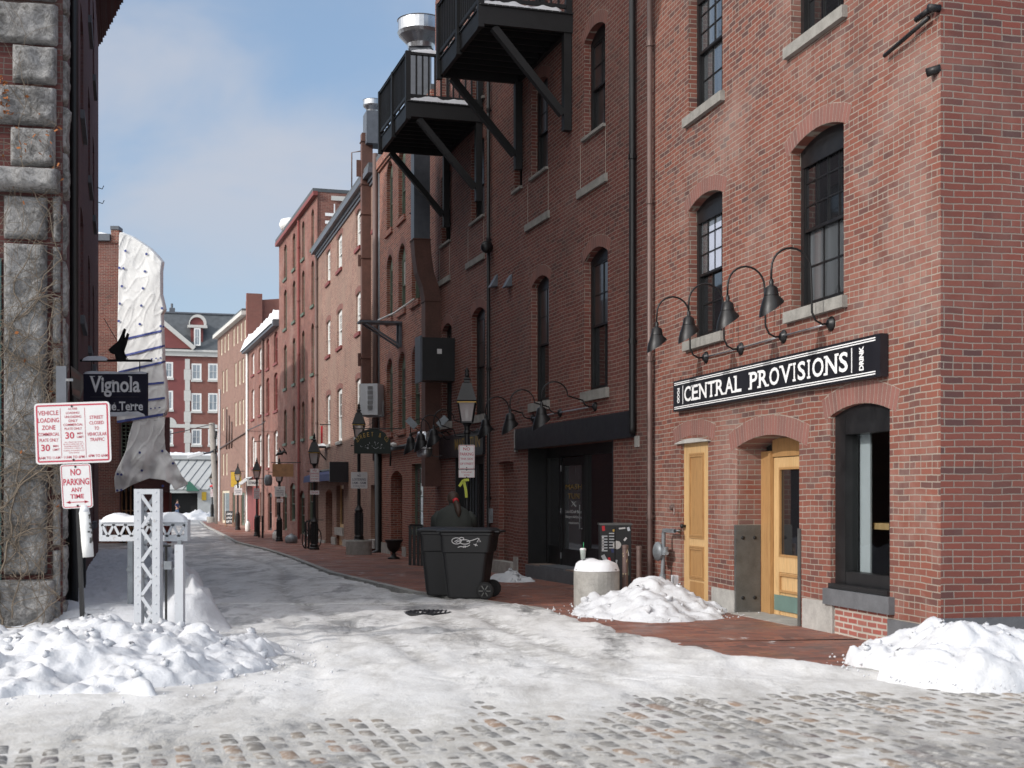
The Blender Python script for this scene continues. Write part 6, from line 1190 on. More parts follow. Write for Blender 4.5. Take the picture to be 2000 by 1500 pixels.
# ---- keg lamp sign
Y = 33; t = thing('keg_sign', 'steel keg hung as a sign above the lantern height, with two small floodlights', 'sign', at(829, 893, Y)); c = at(829, 868, Y); q = MB(); r = .19
q.lathe([(r * .8, -.31), (r * .95, -.27), (r, -.22), (r, -.12), (r * 1.04, -.11), (r * 1.04, -.08), (r, -.07), (r, .07), (r * 1.04, .08), (r * 1.04, .11), (r, .12), (r, .22), (r * .95, .27), (r * .8, .31)], 24, None, c); q.build('barrel', 'galv', t, smooth=False)
q = MB(); q.lathe([(r * 1.01, -.13), (r * 1.012, .02)], 24, None, c + V((0, 0, .0))); lb = q.build('label_band', 'signblack', t)
q = MB()
for i, ch in enumerate('MY PIE'):
    a = -math.pi / 2 + (i - 3.0) * .40; d = V((math.cos(a), math.sin(a), 0))
    if ch != ' ': text(q, ch, c + d * r * 1.03 + V((0, 0, -.055)), V((-d.y, d.x, 0)), U_, .055, .10, .02)
q.build('lettering', 'letter', t)
q = MB(); q.tube([c + V(( .1, .1, .2)), c + V((.5, .5, .35)), at(880, 850, 34.2)], .02, 6); q.tube([c + V((-.05, 0, .3)), at(808, 834, Y - .1)], .01, 5); q.tube([c + V((.05, 0, .3)), at(862, 830, Y - .1)], .016, 5)
for k in (0, 1): q.tube([c + V((math.cos(a) * .26 + (.30 if k else 0), .05, math.sin(a) * .30)) for a in [i * .4 + .8 for i in range(12)]], .012, 5)
q.build('bracket', 'iron', t)
for u, v in ((804, 826), (864, 823)): p = at(u, v, Y - .1); q = MB(); q.bar(p + V((-.1, 0, .1 if u < 830 else -.1)), p + V((.1, 0, -.1 if u < 830 else .1)), .16, .05, V((0, 1, 0))); q.build('floodlight', 'gasgrey', t)
# ---- rack, urn, bike, boards, tanks
bz = lambda u, Y: V((at(u, 967, Y).x, Y, gz(Y) + KH))
for u, l in ((801, 'left'), (809, 'second from left'), (817, 'third from left'), (824, 'right')):
    p = bz(u, 33.4 - (u - 801) * .02); t = thing('bollard_post', f'thin black fence post in the group left of the wheelie bins, {l}', 'post', p, 'thin black posts'); q = MB(); q.box(-.035, .035, -.035, .035, 0, .96); q.box(-.045, .045, -.045, .045, .96, .98); q.build('post', 'black', t, local=True)
q = MB(); p = bz(801, 33.42); p2 = bz(824, 33.0); q.bar(p + V((0, .05, 1.0)), p2 + V((0, .05, 1.0)), .04, .04); q.bar(p + V((0, .05, .3)), p2 + V((0, .05, .3)), .02, .02)
tag(q.build('fence_rail', 'black'), 'black rails joining the thin fence posts left of the wheelie bins', 'fence')
p = bz(769, 37.5); t = thing('garden_urn', 'black cast iron urn on a foot in front of the arched brick doorway', 'urn', p); q = MB(); q.lathe([(.17, 0), (.17, .04), (.08, .08), (.05, .16), (.07, .2), (.14, .24), (.19, .34), (.20, .44), (.26, .52), (.26, .54), (.22, .53)], 20); q.build('bowl', 'iron', t, local=True, smooth=True); q = MB(); q.lathe([(.2, .46), (.1, .50), (.02, .51)], 16); q.build('soil', 'dark', t, local=True)
# bicycle chained behind the second lantern
p = bz(609, 48.2); t = thing('bicycle', 'dark bicycle leaning behind the lantern post beside the blue awning', 'bicycle', p, None, 1.30)
for x in (-.5, .5):
    q = MB(); q.tube([V((x + .33 * math.cos(a), 0, .34 + .33 * math.sin(a))) for a in [i * .2856 for i in range(23)]], .02, 6); wq = q.build('wheel', 'rubber', t, local=True); q = MB()
    for i in range(8): a = i * .785; q.bar((x, 0, .34), (x + .32 * math.cos(a), 0, .34 + .32 * math.sin(a)), .005, .005, V((0, 1, 0)))
    q.build('spokes', 'galv', wq, local=True)
q = MB(); q.tube([(-.5, 0, .34), (-.08, 0, .32), (.38, 0, .78), (-.2, 0, .82), (-.08, 0, .32)], .018, 6); q.tube([(-.5, 0, .34), (-.2, 0, .82), (-.23, 0, .95)], .015, 6); q.tube([(.5, 0, .34), (.38, 0, .78), (.36, 0, 1.0)], .016, 6); q.build('frame', 'iron', t, local=True)
q = MB(); q.tube([(.40, -.28, 1.0), (.36, 0, 1.0), (.40, .28, 1.0)], .014, 6); q.build('handlebar', 'iron', t, local=True); q = MB(); q.bar((-.35, 0, .97), (-.1, 0, .97), .13, .05); q.build('saddle', 'rubber', t, local=True)
for u, Y, l in ((597, 47.5, 'left of the bicycle, farther post'), (603, 47, 'left of the bicycle, nearer post')):
    p = bz(u, Y); t = thing('rack_post', 'thin black rack post ' + l, 'post', p, 'rack posts'); q = MB(); q.box(-.03, .03, -.03, .03, 0, .9); q.lathe([(.045, .9), (.045, .93), (.01, .95)], 8); q.build('post', 'black', t, local=True)
# sandwich board
p = bz(448.5, 90); t = thing('sandwich_board', 'black chalkboard sandwich board on the pavement near the yellow banner', 'sandwich board', p); q = MB(); w_, h = .24, 1.05
for s1 in (-1, 1):
    for x in (-w_, w_): q.bar((x, s1 * .28, 0), (x, 0, h), .04, .03)
q.build('frame', 'wood2', t, local=True); q = MB(); q.poly([(-w_, -.235, .2), (w_, -.235, .2), (w_, -.02, h), (-w_, -.02, h)]); q.build('chalkboard', 'signblack', t, local=True)
q = MB()
for i, s1 in enumerate(('OPEN', 'LUNCH', 'GIFTS')): z = .85 - .25 * i; text(q, s1, (0, -.235 + (z - .2) * .253 - .008, z), (1, 0, 0), (0, .245, .97), .36, .15, .02)
q.build('chalk_lettering', 'letter', t, local=True)
for u, Y, r, h, l, m_ in ((484, 77.5, .15, .6, 'white gas bottle on the pavement by the red front', 'white'), (538, 61.5, .14, .42, 'small pale tank with blue base left of the dragon lantern', 'white'), (569, 56, .26, .36, 'wide grey green cauldron planter at the orange building', 'gasgrey')):
    t = thing('gas_bottle' if 'tank' in l or 'bottle' in l else 'cauldron', l, 'gas bottle' if 'bottle' in l or 'tank' in l else 'planter', bz(u, Y)); q = MB(); q.lathe([(r * .8, 0), (r, .06), (r, h * .7), (r * .7, h * .9), (r * .35, h), (r * .3, h * 1.06)], 18); q.build('vessel', m_, t, local=True, smooth=True); q = MB(); q.lathe([(.05, h), (.05, h * 1.12), (.02, h * 1.15)], 8); q.build('valve' if m_ == 'white' else 'knob', 'gasgrey', t, local=True)
for u, Y, l in ((506, 66, 'first'), (513, 65, 'second')):
    t = thing('rack_post', f'thin black post right of the red painted front, {l} from the lantern', 'post', bz(u, Y), 'posts by the red front'); q = MB(); q.box(-.04, .04, -.04, .04, 0, 1.0); q.lathe([(.06, 1.0), (.05, 1.06), (.01, 1.08)], 8); q.build('post', 'black', t, local=True)
# hanging boards and banners
def board(label, u0, u1, v0, v1, Y, mt_, nm='hanging_sign', lines=(), ink='letter', bar=None):
    a, b = at(u0, v1, Y), at(u1, v0, Y); t = thing(nm, label, 'sign', ((a.x + b.x) / 2, Y, a.z)); q = MB(); q.box(a.x, b.x, Y, Y + .05, a.z, b.z); q.build('board', mt_, t)
    q = MB(); q.tube([(a.x - .05, Y + .03, b.z + .06), (bar or b.x + .3, Y + .1, b.z + .06)], .02, 6); q.tube([(a.x + .05, Y + .03, b.z + .06), (a.x + .05, Y + .03, b.z)], .01, 5); q.build('bracket', 'iron', t)
    if lines:
        q = MB()
        for (s1, y, w_, h) in lines: text(q, s1, ((a.x + b.x) / 2, Y - .004, lerp(a.z, b.z, y)), (1, 0, 0), (0, 0, 1), w_ * (b.x - a.x), h * (b.z - a.z), .01)
        q.build('lettering', ink, t)
    return t
board('plain mustard yellow banner hanging behind the lantern post at the far end', 451, 471, 922, 951, 86, 'yellow', 'banner'); board('brown wooden plank board sign behind the dragon lantern', 532, 573, 906, 931, 58.5, 'wood2')
board('small red and white vertical flag beside the blue awning', 626.5, 630, 832, 866, 52, 'red', 'banner'); board('small red and white flag on the low brick row', 497.5, 501, 864, 902, 78, 'white', 'banner'); board('pale lettered sign board above the red painted front', 482, 505, 937, 949, 75, 'trim', lines=(('OLD PORT', .5, .8, .45),), ink='darkink')
t = thing('barrel_sign', 'grey barrel hung as a sign right of the pale lettered board', 'sign', at(524, 947, 66)); c = at(524, 938, 66); q = MB(); q.lathe([(.14, -.27), (.19, -.15), (.2, 0), (.19, .15), (.14, .27)], 16, None, c); q.build('barrel', 'gasgrey', t, smooth=True); q = MB(); q.tube([c + V((0, 0, .27)), c + V((0, 0, .4)), c + V((.9, .8, .4))], .02, 6); q.build('bracket', 'iron', t)
# striped awning above the red front
t = thing('awning', 'small striped awning above the red painted front', 'awning', F6.W(F6.s(486), 2.3, 0)); a, b = fs(F6, 496, 482); q = MB(); k = 9
for m_, st in (('signblack', 0), ('letter', 1)):
    q = MB()
    for i in range(st, k, 2): x0, x1 = lerp(a, b, i / k), lerp(a, b, (i + 1) / k); q.poly([F6.W(x0, 2.75, .05), F6.W(x1, 2.75, .05), F6.W(x1, 2.2, .8), F6.W(x0, 2.2, .8)]); q.poly([F6.W(x0, 2.2, .8), F6.W(x1, 2.2, .8), F6.W(x1, 2.0, .8), F6.W(x0, 2.0, .8)])
    q.build('stripe', m_, t)
# small wall things
t = thing('bracket_shelf', 'snow topped iron shelf bracket beside the small red flag', 'bracket', F4.W(F4.s(634), 2.9, 0)); s_ = F4.s(640); z_ = F4.z(640, 874); q = MB(); fbox(q, F4, s_, s_ + .9, z_, z_ + .06, 0, .5); q.bar(F4.W(s_ + .4, z_ - .5, .02), F4.W(s_ + .4, z_, .45), .05, .05, F4.d); q.build('shelf', 'iron', t); q = MB(); snowcap(q, F4.W(s_, z_ + .07, .02), F4.d, .9, F4.n, .46, .12, 3, .08); q.build('snow', 'snow', t, smooth=True)
# leaning utility pole with lamp arm and wires
Y = 100; a, b = at(427.5, 1020, Y), at(413.5, 826, Y); a.z = gz(Y); t = thing('utility_pole', 'weathered grey wooden utility pole leaning at the lane end', 'pole', a); q = MB(); q.tube([a, b], [.30, .22], 12); q.build('shaft', 'pole', t, smooth=True); q = MB()
for i in range(3): q.tube([b + V((.35, -.1, -.6 - i * 1.1)), b + V((.30, -.1, -1.2 - i * 1.1))], .1, 8)
q.build('insulators', 'iron', t)
q = MB(); q.bar(at(366, 893, 98), at(398, 885, 98), .28, .2); q.build('lamp_head', 'galv', t); q = MB(); q.tube([at(398, 886, 98), at(410, 884, 99), at(417, 880, Y)], .07, 6); q.build('lamp_arm', 'duct', t)
for (p, r_, l) in (([at(413, 829, Y), at(395, 833, 90), at(360, 842, 80), at(320, 850, 70)], .03, 'overhead wire sagging from the leaning pole to the tarp'), ([at(415, 880, Y), at(440, 868, 98), at(480, 842, 86), at(512, 828, 72), at(518, 822, 71)], .03, 'wire running from the leaning pole along the low brick row')): q = MB(); q.tube(p, r_, 5); tag(q.build('wire', 'iron'), l, 'wire')
q = MB(); q.tube([at(429, 760, 97), at(428, 1018, 97)], .07, 6); tag(q.build('wall_conduit', 'pgrey'), 'pale conduit pipe beside the leaning utility pole', 'pipe')
# ================================================================== LEFT SIDE
KL = V((-5.34, 16.0, 0)); FL = Fac(KL, (.9726, .2325), -1); SL = Fac(KL, vp(245), -1); LL = 22.0
lb = thing('stone_building', 'old building with rough grey stone corner pier, quoins and dark purple brick street side', 'building', (-8, 22, 0))
HL = 14.0; ops = []; wl = []
for u0, u1 in ((157, 163), (172, 176), (181, 184)):
    a, b = SL.s(u0), SL.s(u1)
    for c in (1.0, 4.6, 8.0, 11.2): ops.append((a, b, c, c + 1.9, .1, .15)); wl.append(ops[-1])
wall(SL, 0, LL, -.6, HL, ops, 'bp', lb, 'street_wall'); wall(FL, -7, 0, -.4, HL, [], 'bq', lb, 'front_wall')
for o in wl: win(SL, lb, *o[:4], .1, .10, 'black', 'gl', (1, 2), (1, 1), .06, .04, 'bluestone')
A_ = [FL.W(-7, 0), FL.W(-7, 0, -22), SL.W(LL, 0, -9), SL.W(LL, 0)]; q = MB()
for a, b in zip(A_, A_[1:]): q.poly([a - V((0, 0, .6)), b - V((0, 0, .6)), b + V((0, 0, 16)), a + V((0, 0, 16))])
q.build('rear_wall', 'bp', lb); q = MB(); q.poly([p + V((0, 0, 16.3)) for p in (A_[0], FL.W(0, 0), SL.W(LL, 0), A_[2], A_[1])]); q.build('roof', 'slate', lb)
q = MB(); k = 30
for i in range(k): z0, z1 = HL + i * .0677, HL + (i + 1) * .0677 - .006; o1 = .02 + .03 * i + .02 * (i % 3); fbox(q, SL, -.0, LL + o1 * .4, z0, z1, -.3, o1)
q.build('corbelled_cornice', 'bp', lb); q = MB(); fbox(q, FL, -7, .3, HL, 16.1, -.3, .35); q.build('front_cornice', 'stone', lb)
def rock(mb, F, s0, s1, z0, z1, o0, d, seed, res=.035, rough=1.0):
    ns, nz = max(4, int((s1 - s0) / res)), max(4, int((z1 - z0) / res)); b = len(mb.v)
    for i in range(ns + 1):
        for j in range(nz + 1):
            x, y = i / ns, j / nz; ex = min(x, 1 - x) * (s1 - s0); ey = min(y, 1 - y) * (z1 - z0); e = min(ex, ey); s_, z_ = lerp(s0, s1, x), lerp(z0, z1, y)
            o = o0 + d * (0 if e <= 0 else min(1, .45 + e / .10)) + (rough * .045 * fbm(s_ * 4 + seed, z_ * 4, seed, 5) * min(1, e / .06)); mb.v.append(F.W(s_, z_, o if e > 0 else o0 - .1))
    for i in range(ns):
        for j in range(nz): a = b + i * (nz + 1) + j; mb.f.append((a, a + nz + 1, a + nz + 2, a + 1))
m, nt, b = newmat('vine_stained_granite'); P = pos(nt)
n1 = noi(nt, P, 2.4, 7, .65, .4); n2 = noi(nt, P, 11, 6, .7, 1.5); n3 = noi(nt, P, 60, 3)
c = ramp(nt, M_(nt, 'ADD', M_(nt, 'MULTIPLY', n1, .45), M_(nt, 'MULTIPLY', n2, .55)), [(.36, (.075, .072, .068)), (.45, (.19, .185, .18)), (.54, (.33, .325, .32)), (.66, (.45, .44, .435))])
nt.links.new(mix(nt, M_(nt, 'MULTIPLY', n3, .3), c, (.1, .09, .08)), b.inputs[0]); b.inputs['Roughness'].default_value = .95; b.inputs['Specular IOR Level'].default_value = .2; bump(nt, b, M_(nt, 'ADD', n2, n3), .7, .02); MT['granite'] = m
S_ = lambda u: FL.s(u); Z_ = lambda u, v: FL.z(u, v)
def blk(name, u0, u1, v0, v1, o0, d, seed, rough=1.0):
    um = (max(u0, 0) + u1) / 2; q = MB(); rock(q, FL, S_(u0), S_(u1), Z_(um, v1), Z_(um, v0), o0, d, seed, rough=rough); q.build(name, 'granite', lb, smooth=True)
for i, (u0, u1, v0, v1) in enumerate(((-60, 116, 7, 89), (22, 114, 91, 167), (-60, 113, 168, 248), (18, 111, 250, 328), (-60, 114, -70, 3), (24, 114, -150, -76))): blk('quoin_stone', u0, u1, v0, v1, .02, .13, i * 3.1, 1.3)
blk('stone_ledge', -80, 119, 330, 378, .05, .24, 20, .9); blk('stone_pier', 5, 96, 382, 470, .02, .10, 25, .8); blk('stone_pier', 5, 95, 474, 1124, .02, .12, 31, .9); blk('plinth_block', -60, 112, 1130, 1245, .02, .24, 40, 1.2); blk('plinth_block', -60, 116, 1246, 1330, .02, .28, 44, .6)
q = MB()
for i in range(9): rock(q, FL, S_(99), S_(122), lerp(-.2, 5.2, i / 9), lerp(-.2, 5.2, (i + 1) / 9) - .01, -.02, .10, i * 2.2 + 60, rough=.7)
q.build('corner_stones', 'granite', lb, smooth=True)
q = MB(); rd = random.Random(2)
for i in range(13): z0 = 5.2 + i * .55; rock(q, SL, .04, .35 + .25 * rd.random(), z0, z0 + .53, -.02, .08, i + 80.5, rough=.9)
for i in range(8): z0 = -.3 + i * .68; rock(q, SL, .02, .55 + .3 * rd.random(), z0, z0 + .66, -.02, .06, i + 90.5, rough=.7)
q.build('corner_stones', 'granite', lb, smooth=True)
q = MB(); fbox(q, FL, S_(-60), S_(3), -.1, 4.4, -.0, .03); q.build('teal_door', flat('teal_paint', (.03, .09, .085), .6), lb)
q = MB(); fbox(q, SL, 1.0, 1.35, -.3, 1.6, 0, .12); fbox(q, SL, 1.9, 2.4, -.3, 2.1, 0, .08); fbox(q, SL, 4.3, 4.8, -.3, 1.7, 0, .14); q.build('shopfront_pilasters', 'blackw', lb)
q = MB(); q.tube([SL.W(.85, -.2, .10), SL.W(.85, 13.9, .10)], .055, 8); tag(q.build('downpipe', 'black', smooth=True), 'dark downpipe just behind the stone corner on the purple brick side', 'downpipe')
for i, (u, v, l) in enumerate(((191, 382, 'upper'), (192, 410, 'lower'))):
    s_ = SL.s(u - 1.5); z_ = SL.z(u, v); q = MB(); q.tube([SL.W(s_, z_, 0), SL.W(s_, z_ - .04, .13), SL.W(s_, z_ + .05, .17)], .012, 5); tag(q.build('wall_hook', 'iron'), f'thin iron hook on the far edge of the purple wall, the {l} one', 'hook', 'iron hooks')
# climbing vine
t = thing('climbing_vine', 'bare brown climbing vine spread over the stone pier at the left edge', 'vine', FL.W(-1, .1, .3)); q = MB(); rd = random.Random(12); lf = []
def twig(s_, z_, an, ln, r, dep):
    pts, k = [], max(3, int(ln / .07))
    for i in range(k):
        inside = z_ < 5.0; o = (.165 if z_ > .7 else .30) + .02 * noise.noise(V((s_ * 5, z_ * 5, dep))) + .015; pts.append(FL.W(s_, z_, o)); an += rd.gauss(0, .28); an = lerp(an, math.pi / 2 if dep < 1 else an, .05)
        s_ += math.cos(an) * .07; z_ += math.sin(an) * .07
        if not (S_(-40) < s_ < S_(120)): an = math.pi - an
        if dep < 3 and rd.random() < .15: twig(s_, z_, an + rd.choice((-1, 1)) * rd.uniform(.4, 1.2), ln * rd.uniform(.25, .55), r * .55, dep + 1)
        if rd.random() < .004 * (1 + 12 * (z_ > 5.2)): lf.append((s_, z_, o))
    if len(pts) > 1: q.tube(pts, [max(.0022, r * (1 - .7 * i / len(pts))) for i in range(len(pts))], 5, cap=False)
for u, r, ln in ((8, .015, 5.5), (30, .009, 4.2), (-15, .014, 6), (70, .006, 1.8)): twig(S_(u), -.1 + rd.random() * .3, 1.5, ln, r, 0)
for _ in range(16): twig(S_(rd.uniform(0, 110)), rd.uniform(.8, 6.6), rd.uniform(0, 3.1), rd.uniform(.5, 1.1), .0035, 1)
q.build('stems', 'twig', t); q = MB()
for s_, z_, o in lf + [(S_(rd.uniform(0, 22)), rd.uniform(6.05, 6.5), .18) for _ in range(40)] + [(S_(rd.uniform(30, 118)), rd.uniform(5.4, 5.9), .2) for _ in range(22)]:
    c = FL.W(s_, z_, o + .02); a, b_ = V((rd.gauss(0, 1), rd.gauss(0, 1), rd.gauss(0, 1))).normalized() * .028, V((rd.gauss(0, 1), rd.gauss(0, 1), rd.gauss(0, 1))).normalized() * .022; q.poly([c - a, c + b_, c + a, c - b_])
q.build('dry_leaves', 'leaf', t)
# stone blocks at the left edge
for i, (x0, x1, y0, y1, z1, l) in enumerate(((-7.5, -4.68, 12.75, 13.5, .16, 'rough granite block under the snow at the left edge, the upper one'), (-7, -3.95, 10.5, 11.9, .13, 'rough granite block at the left edge, nearest the camera'))):
    q = MB(); Fb = Fac((x0, y0), (1, 0), -1); rock(q, Fb, 0, x1 - x0, -.1, z1, -.02, .06, 33 + i); w_ = x1 - x0; q.box(x0 + .02, x1 - .02, y0, y1, -.1, z1 - .02); tag(q.build('stone_block', 'granite', smooth=False), l, 'stone block', 'granite blocks at the left edge')
# ---- parking signs on a leaning post
Y = 13.1; f_ = at(161.5, 1262, Y); t = thing('sign_post', 'leaning dark post with two red lettered parking signs in the left snow pile', 'sign', f_); q = MB(); q.bar(f_ - V((-.02, 0, .35)), at(146, 800, Y + .03), .05, .035, V((1, 0, 0))); q.build('post', 'iron', t)
R_, U_ = V((1, 0, .035)), V((-.035, 0, 1))
Ls = [('VEHICLE', .185, .84, .27, .075), ('LOADING', .185, .72, .28, .075), ('ZONE', .185, .60, .18, .075), ('COMMERCIAL', .185, .49, .28, .055), ('PLATE ONLY', .185, .395, .25, .055), ('30', .135, .27, .12, .11, .02), ('MIN', .27, .295, .07, .035), ('LIMIT', .275, .235, .09, .035), ('6AM TO 11AM', .185, .105, .28, .045),
      ('ACTIVE', .51, .895, .12, .035), ('LOADING/', .51, .83, .18, .035), ('UNLOADING', .51, .765, .22, .04), ('ONLY', .51, .70, .12, .045), ('COMMERCIAL', .51, .635, .26, .038), ('PLATE ONLY', .51, .57, .23, .038), ('30', .46, .46, .12, .11, .02), ('MIN', .595, .49, .07, .035), ('LIMIT', .60, .43, .09, .035), ('ALL VEHICLES SHALL', .51, .35, .25, .02, .0), ('BE ACCOMPANIED BY A', .51, .315, .27, .02, .0), ('BUSINESS PERMIT OR', .51, .28, .25, .02, .0), ('OTHERWISE SUBJECT TO', .51, .245, .27, .02, .0), ('TOWING AT OWNERS COST', .51, .21, .28, .02, .0), ('NO EXCEPTIONS', .51, .175, .14, .02, .0), ('11AM TO 6PM', .51, .105, .27, .045),
      ('STREET', .82, .745, .18, .055), ('CLOSED', .82, .655, .19, .055), ('TO', .82, .565, .06, .055), ('VEHICULAR', .82, .47, .26, .055), ('TRAFFIC', .82, .38, .19, .055), ('6PM TO 6AM', .825, .115, .25, .045), ('|', .345, .5, 0, .82), ('|', .668, .5, 0, .82)]
signplate(t, at(142, 845.5, Y - .01), .735, .593, Ls, right=R_, up=U_, rad=.10)
signplate(t, at(149.5, 949.5, Y - .01), .30, .43, [('NO', .5, .82, .34, .15, .02), ('PARKING', .5, .60, .84, .15, .02), ('ANY', .5, .42, .36, .10, .02), ('TIME', .5, .27, .44, .10, .02), ('<->', .5, .14, .76, .07)], right=V((1, 0, .045)), up=V((-.06, 0, 1)), rad=.12)
t = thing('post_sleeve', 'bright white snow capped tube strapped to the leaning sign post', 'tube', at(172, 1088, 12.95)); a, b = at(172.5, 1088, 12.95), at(165, 1000, 12.95); q = MB(); q.tube([a, a.lerp(b, .3), a.lerp(b, .6), b], [.052, .054, .052, .05], 16); q.build('tube', 'white', t, smooth=True)
q = MB(); q.tube([b - V((0, 0, .01)), b + V((0, 0, .03)), b + V((-.01, 0, .055)), b + V((-.01, 0, .065))], [.05, .045, .03, .01], 12); q.build('snow_cap', 'snow', t, smooth=True)
q = MB(); rd = random.Random(8)
for i in range(16): p = a.lerp(b, rd.uniform(.3, .95)); an = rd.uniform(-.9, .1); d = V((math.cos(an), math.sin(an), 0)); q.bar(p + d * .0535, p + d * .0535 + V((0, 0, rd.uniform(.01, .035))), rd.uniform(.01, .025), .003, d)
q.build('torn_patches', 'steel', t)
# ---- white lattice steel column and beam
Y = 14.2; bs_ = at(287, 1225, Y); bs_.z = .03; t = thing('lattice_frame', 'pale grey lattice steel column crossed by a snow topped beam', 'lattice frame', bs_); X = lambda u, y=Y: at(u, 967, y).x; Zv = lambda v, y=Y: at(0, v, y).z
zt = Zv(955); q = MB()
for u0, u1 in ((261.5, 275.5), (297, 312)): q.box(X(u0), X(u1), Y, Y + .13, -.1, zt)
q.box(X(275.5), X(297), Y, Y + .012, zt - .055, zt); q.box(X(275.5), X(297), Y + .118, Y + .13, zt - .055, zt); q.build('chords', 'lat', t)
q = MB()
for u in (268.5, 304.5):
    for i in range(17): q.lathe([(.009, 0), (.008, .004), (.003, .007)], 8, Matrix.Translation((X(u), Y, .08 + i * .098)) @ V((0, -1, 0)).to_track_quat('Z', 'Y').to_matrix().to_4x4())
q.build('rivets', 'lat', t)
def lace(mb, x0, x1, y, z0, z1, n, w=.035, flip=0, horiz=False):
    for i in range(n):
        if horiz: a, b = lerp(x0, x1, i / n), lerp(x0, x1, (i + 1) / n); p = [(a, y, z0 if (i + flip) % 2 else z1), (b, y, z1 if (i + flip) % 2 else z0)]
        else: a, b = lerp(z0, z1, i / n), lerp(z0, z1, (i + 1) / n); p = [(x0 if (i + flip) % 2 else x1, y, a), (x1 if (i + flip) % 2 else x0, y, b)]
        mb.bar(*p, .012, w, V((0, 0, 1)) if 1 else None)
q = MB(); lace(q, X(275), X(298), Y + .008, .02, zt - .06, 9); q.build('front_lacing', 'lat', t); q = MB(); lace(q, X(275), X(298), Y + .122, .02, zt - .06, 9, flip=1); q.build('rear_lacing', 'lat', t)
yb = Y + .30; z0, z1 = Zv(1057, yb), Zv(1015, yb); q = MB(); x0, x1 = X(193.5, yb), X(366, yb)
q.box(x0, x1, yb, yb + .14, z1 - .065, z1); q.box(x0, x1, yb, yb + .14, z0, z0 + .065); q.box(x0, x0 + .035, yb, yb + .14, z0 + .065, z1 - .065); q.box(x1 - .035, x1, yb, yb + .14, z0 + .065, z1 - .065); q.build('beam', 'lat', t)
q = MB(); lace(q, x0 + .03, x1 - .03, yb + .006, z0 + .05, z1 - .05, 14, .026, 0, True); q.build('beam_lacing', 'lat', t)
q = MB(); snowcap(q, (x0 + .02, yb - .02, z1 - .008), (1, 0, 0), x1 - x0 - .04, (0, 1, 0), .19, .085, 5, .02, 1.0); q.build('snow', 'snow', t, smooth=True)
t = thing('metal_post', 'plain pale grey square post right of the lattice column', 'post', (X(348), Y, .03)); q = MB(); q.box(X(340), X(356.5), Y + .02, Y + .12, -.1, Zv(1064)); q.build('post', 'lat', t); q = MB(); q.bar((X(336), Y + .1, Zv(1110)), (X(338), Y + .3, .05), .03, .03); q.box(X(344), X(352), Y + .05, Y + .09, Zv(1064), Zv(1056)); q.build('stay', 'gasgrey', t)
Y2 = 15.3; t = thing('iron_stake', 'thin dark T shaped iron stake between the lattice column and the pale post', 'stake', (X(324, Y2), Y2, .0)); q = MB(); q.box(X(322, Y2), X(325.5, Y2), Y2, Y2 + .03, -.05, Zv(1066, Y2)); q.box(X(315, Y2), X(332, Y2), Y2 - .01, Y2 + .04, Zv(1068, Y2), Zv(1064.5, Y2)); q.build('stake', 'iron', t); q = MB(); q.box(X(321, Y2), X(336, Y2), Y2 - .03, Y2 + .02, Zv(1112, Y2), Zv(1096, Y2)); q.build('clamp', 'gasgrey', t)
Y3 = 16.5; q = MB(); q.box(X(249, Y3), X(259, Y3), Y3, Y3 + .1, -.05, Zv(1055, Y3)); q.box(X(248, Y3), X(260, Y3), Y3 - .02, Y3 + .12, Zv(1116, Y3), Zv(1108, Y3)); tag(q.build('metal_post', 'gasgrey'), 'darker grey square post behind the lattice column on its left', 'post')
# ---- hanging restaurant sign
Y = 22; c = at(225.5, 770, Y); w_, h = 125 / FPX * Y, 84 / FPX * Y; t = thing('hanging_sign', 'dark navy hanging sign with white serif lettering on the left wall', 'sign', c - V((0, 0, h / 2))); q = MB(); q.box(c.x - w_ / 2, c.x + w_ / 2, Y, Y + .05, c.z - h / 2, c.z + h / 2); q.build('board', 'signnavy', t)
def serif(mb, txt, u0, u1, vb, vt, asc=None):
    vs, fs_ = glyphs(txt, .022); x0, x1 = min(v.x for v in vs), max(v.x for v in vs); y1 = max(v.y for v in vs); s_ = (at(u1, 0, Y).x - at(u0, 0, Y).x) / (x1 - x0); sy = (at(0, vt, Y).z - at(0, vb, Y).z) / y1; zb = at(0, vb, Y).z; xL = at(u0, 0, Y).x
    mb.mesh([V((xL + (v.x - x0) * s_, Y - .004, zb + v.y * sy)) for v in vs], fs_); x = 0.0
    return lambda fx, fy, hw: mb.poly([(xL + fx * (x1 - x0) * s_ + a, Y - .0045, zb + fy * y1 * sy + b) for a, b in ((-hw, -.004), (hw, -.004), (hw, .006), (-hw, .006))])
q = MB(); sf_ = serif(q, 'Vignola', 176, 273.5, 765, 735)
for fx, fy, hw in ((.045, 1, .045), (.20, 1, .035), (.265, 0, .03), (.255, .72, .018), (.47, 0, .03), (.57, 0, .03), (.46, .72, .018), (.80, 0, .03), (.79, 1, .018), (.985, 0, .02)): sf_(fx, fy, hw)
sf_ = serif(q, 'Cinque Terre', 170, 279.5, 801, 784)
for fx, fy, hw in ((.56, 0, .022), (.49, .8, .008), (.63, .8, .008), (.16, 0, .015), (.21, 0, .015), (.78, 0, .018), (.87, 0, .018), (.78, .7, .012), (.87, .7, .012)): sf_(fx, fy, hw)
q.build('lettering', 'letter', t); q = MB(); q.box(at(176, 0, Y).x, at(271, 0, Y).x, Y - .004, Y, at(0, 775.6, Y).z, at(0, 775, Y).z); q.build('rule_line', 'steel', t)
q = MB(); zb = at(0, 704, Y).z; q.bar((at(150, 0, Y).x, Y + .03, zb), (at(296, 0, Y).x, Y + .03, zb), .04, .035)
for u in (178, 272): q.tube([(at(u, 0, Y).x, Y + .03, zb), (at(u, 0, Y).x, Y + .03, c.z + h / 2)], .008, 6)
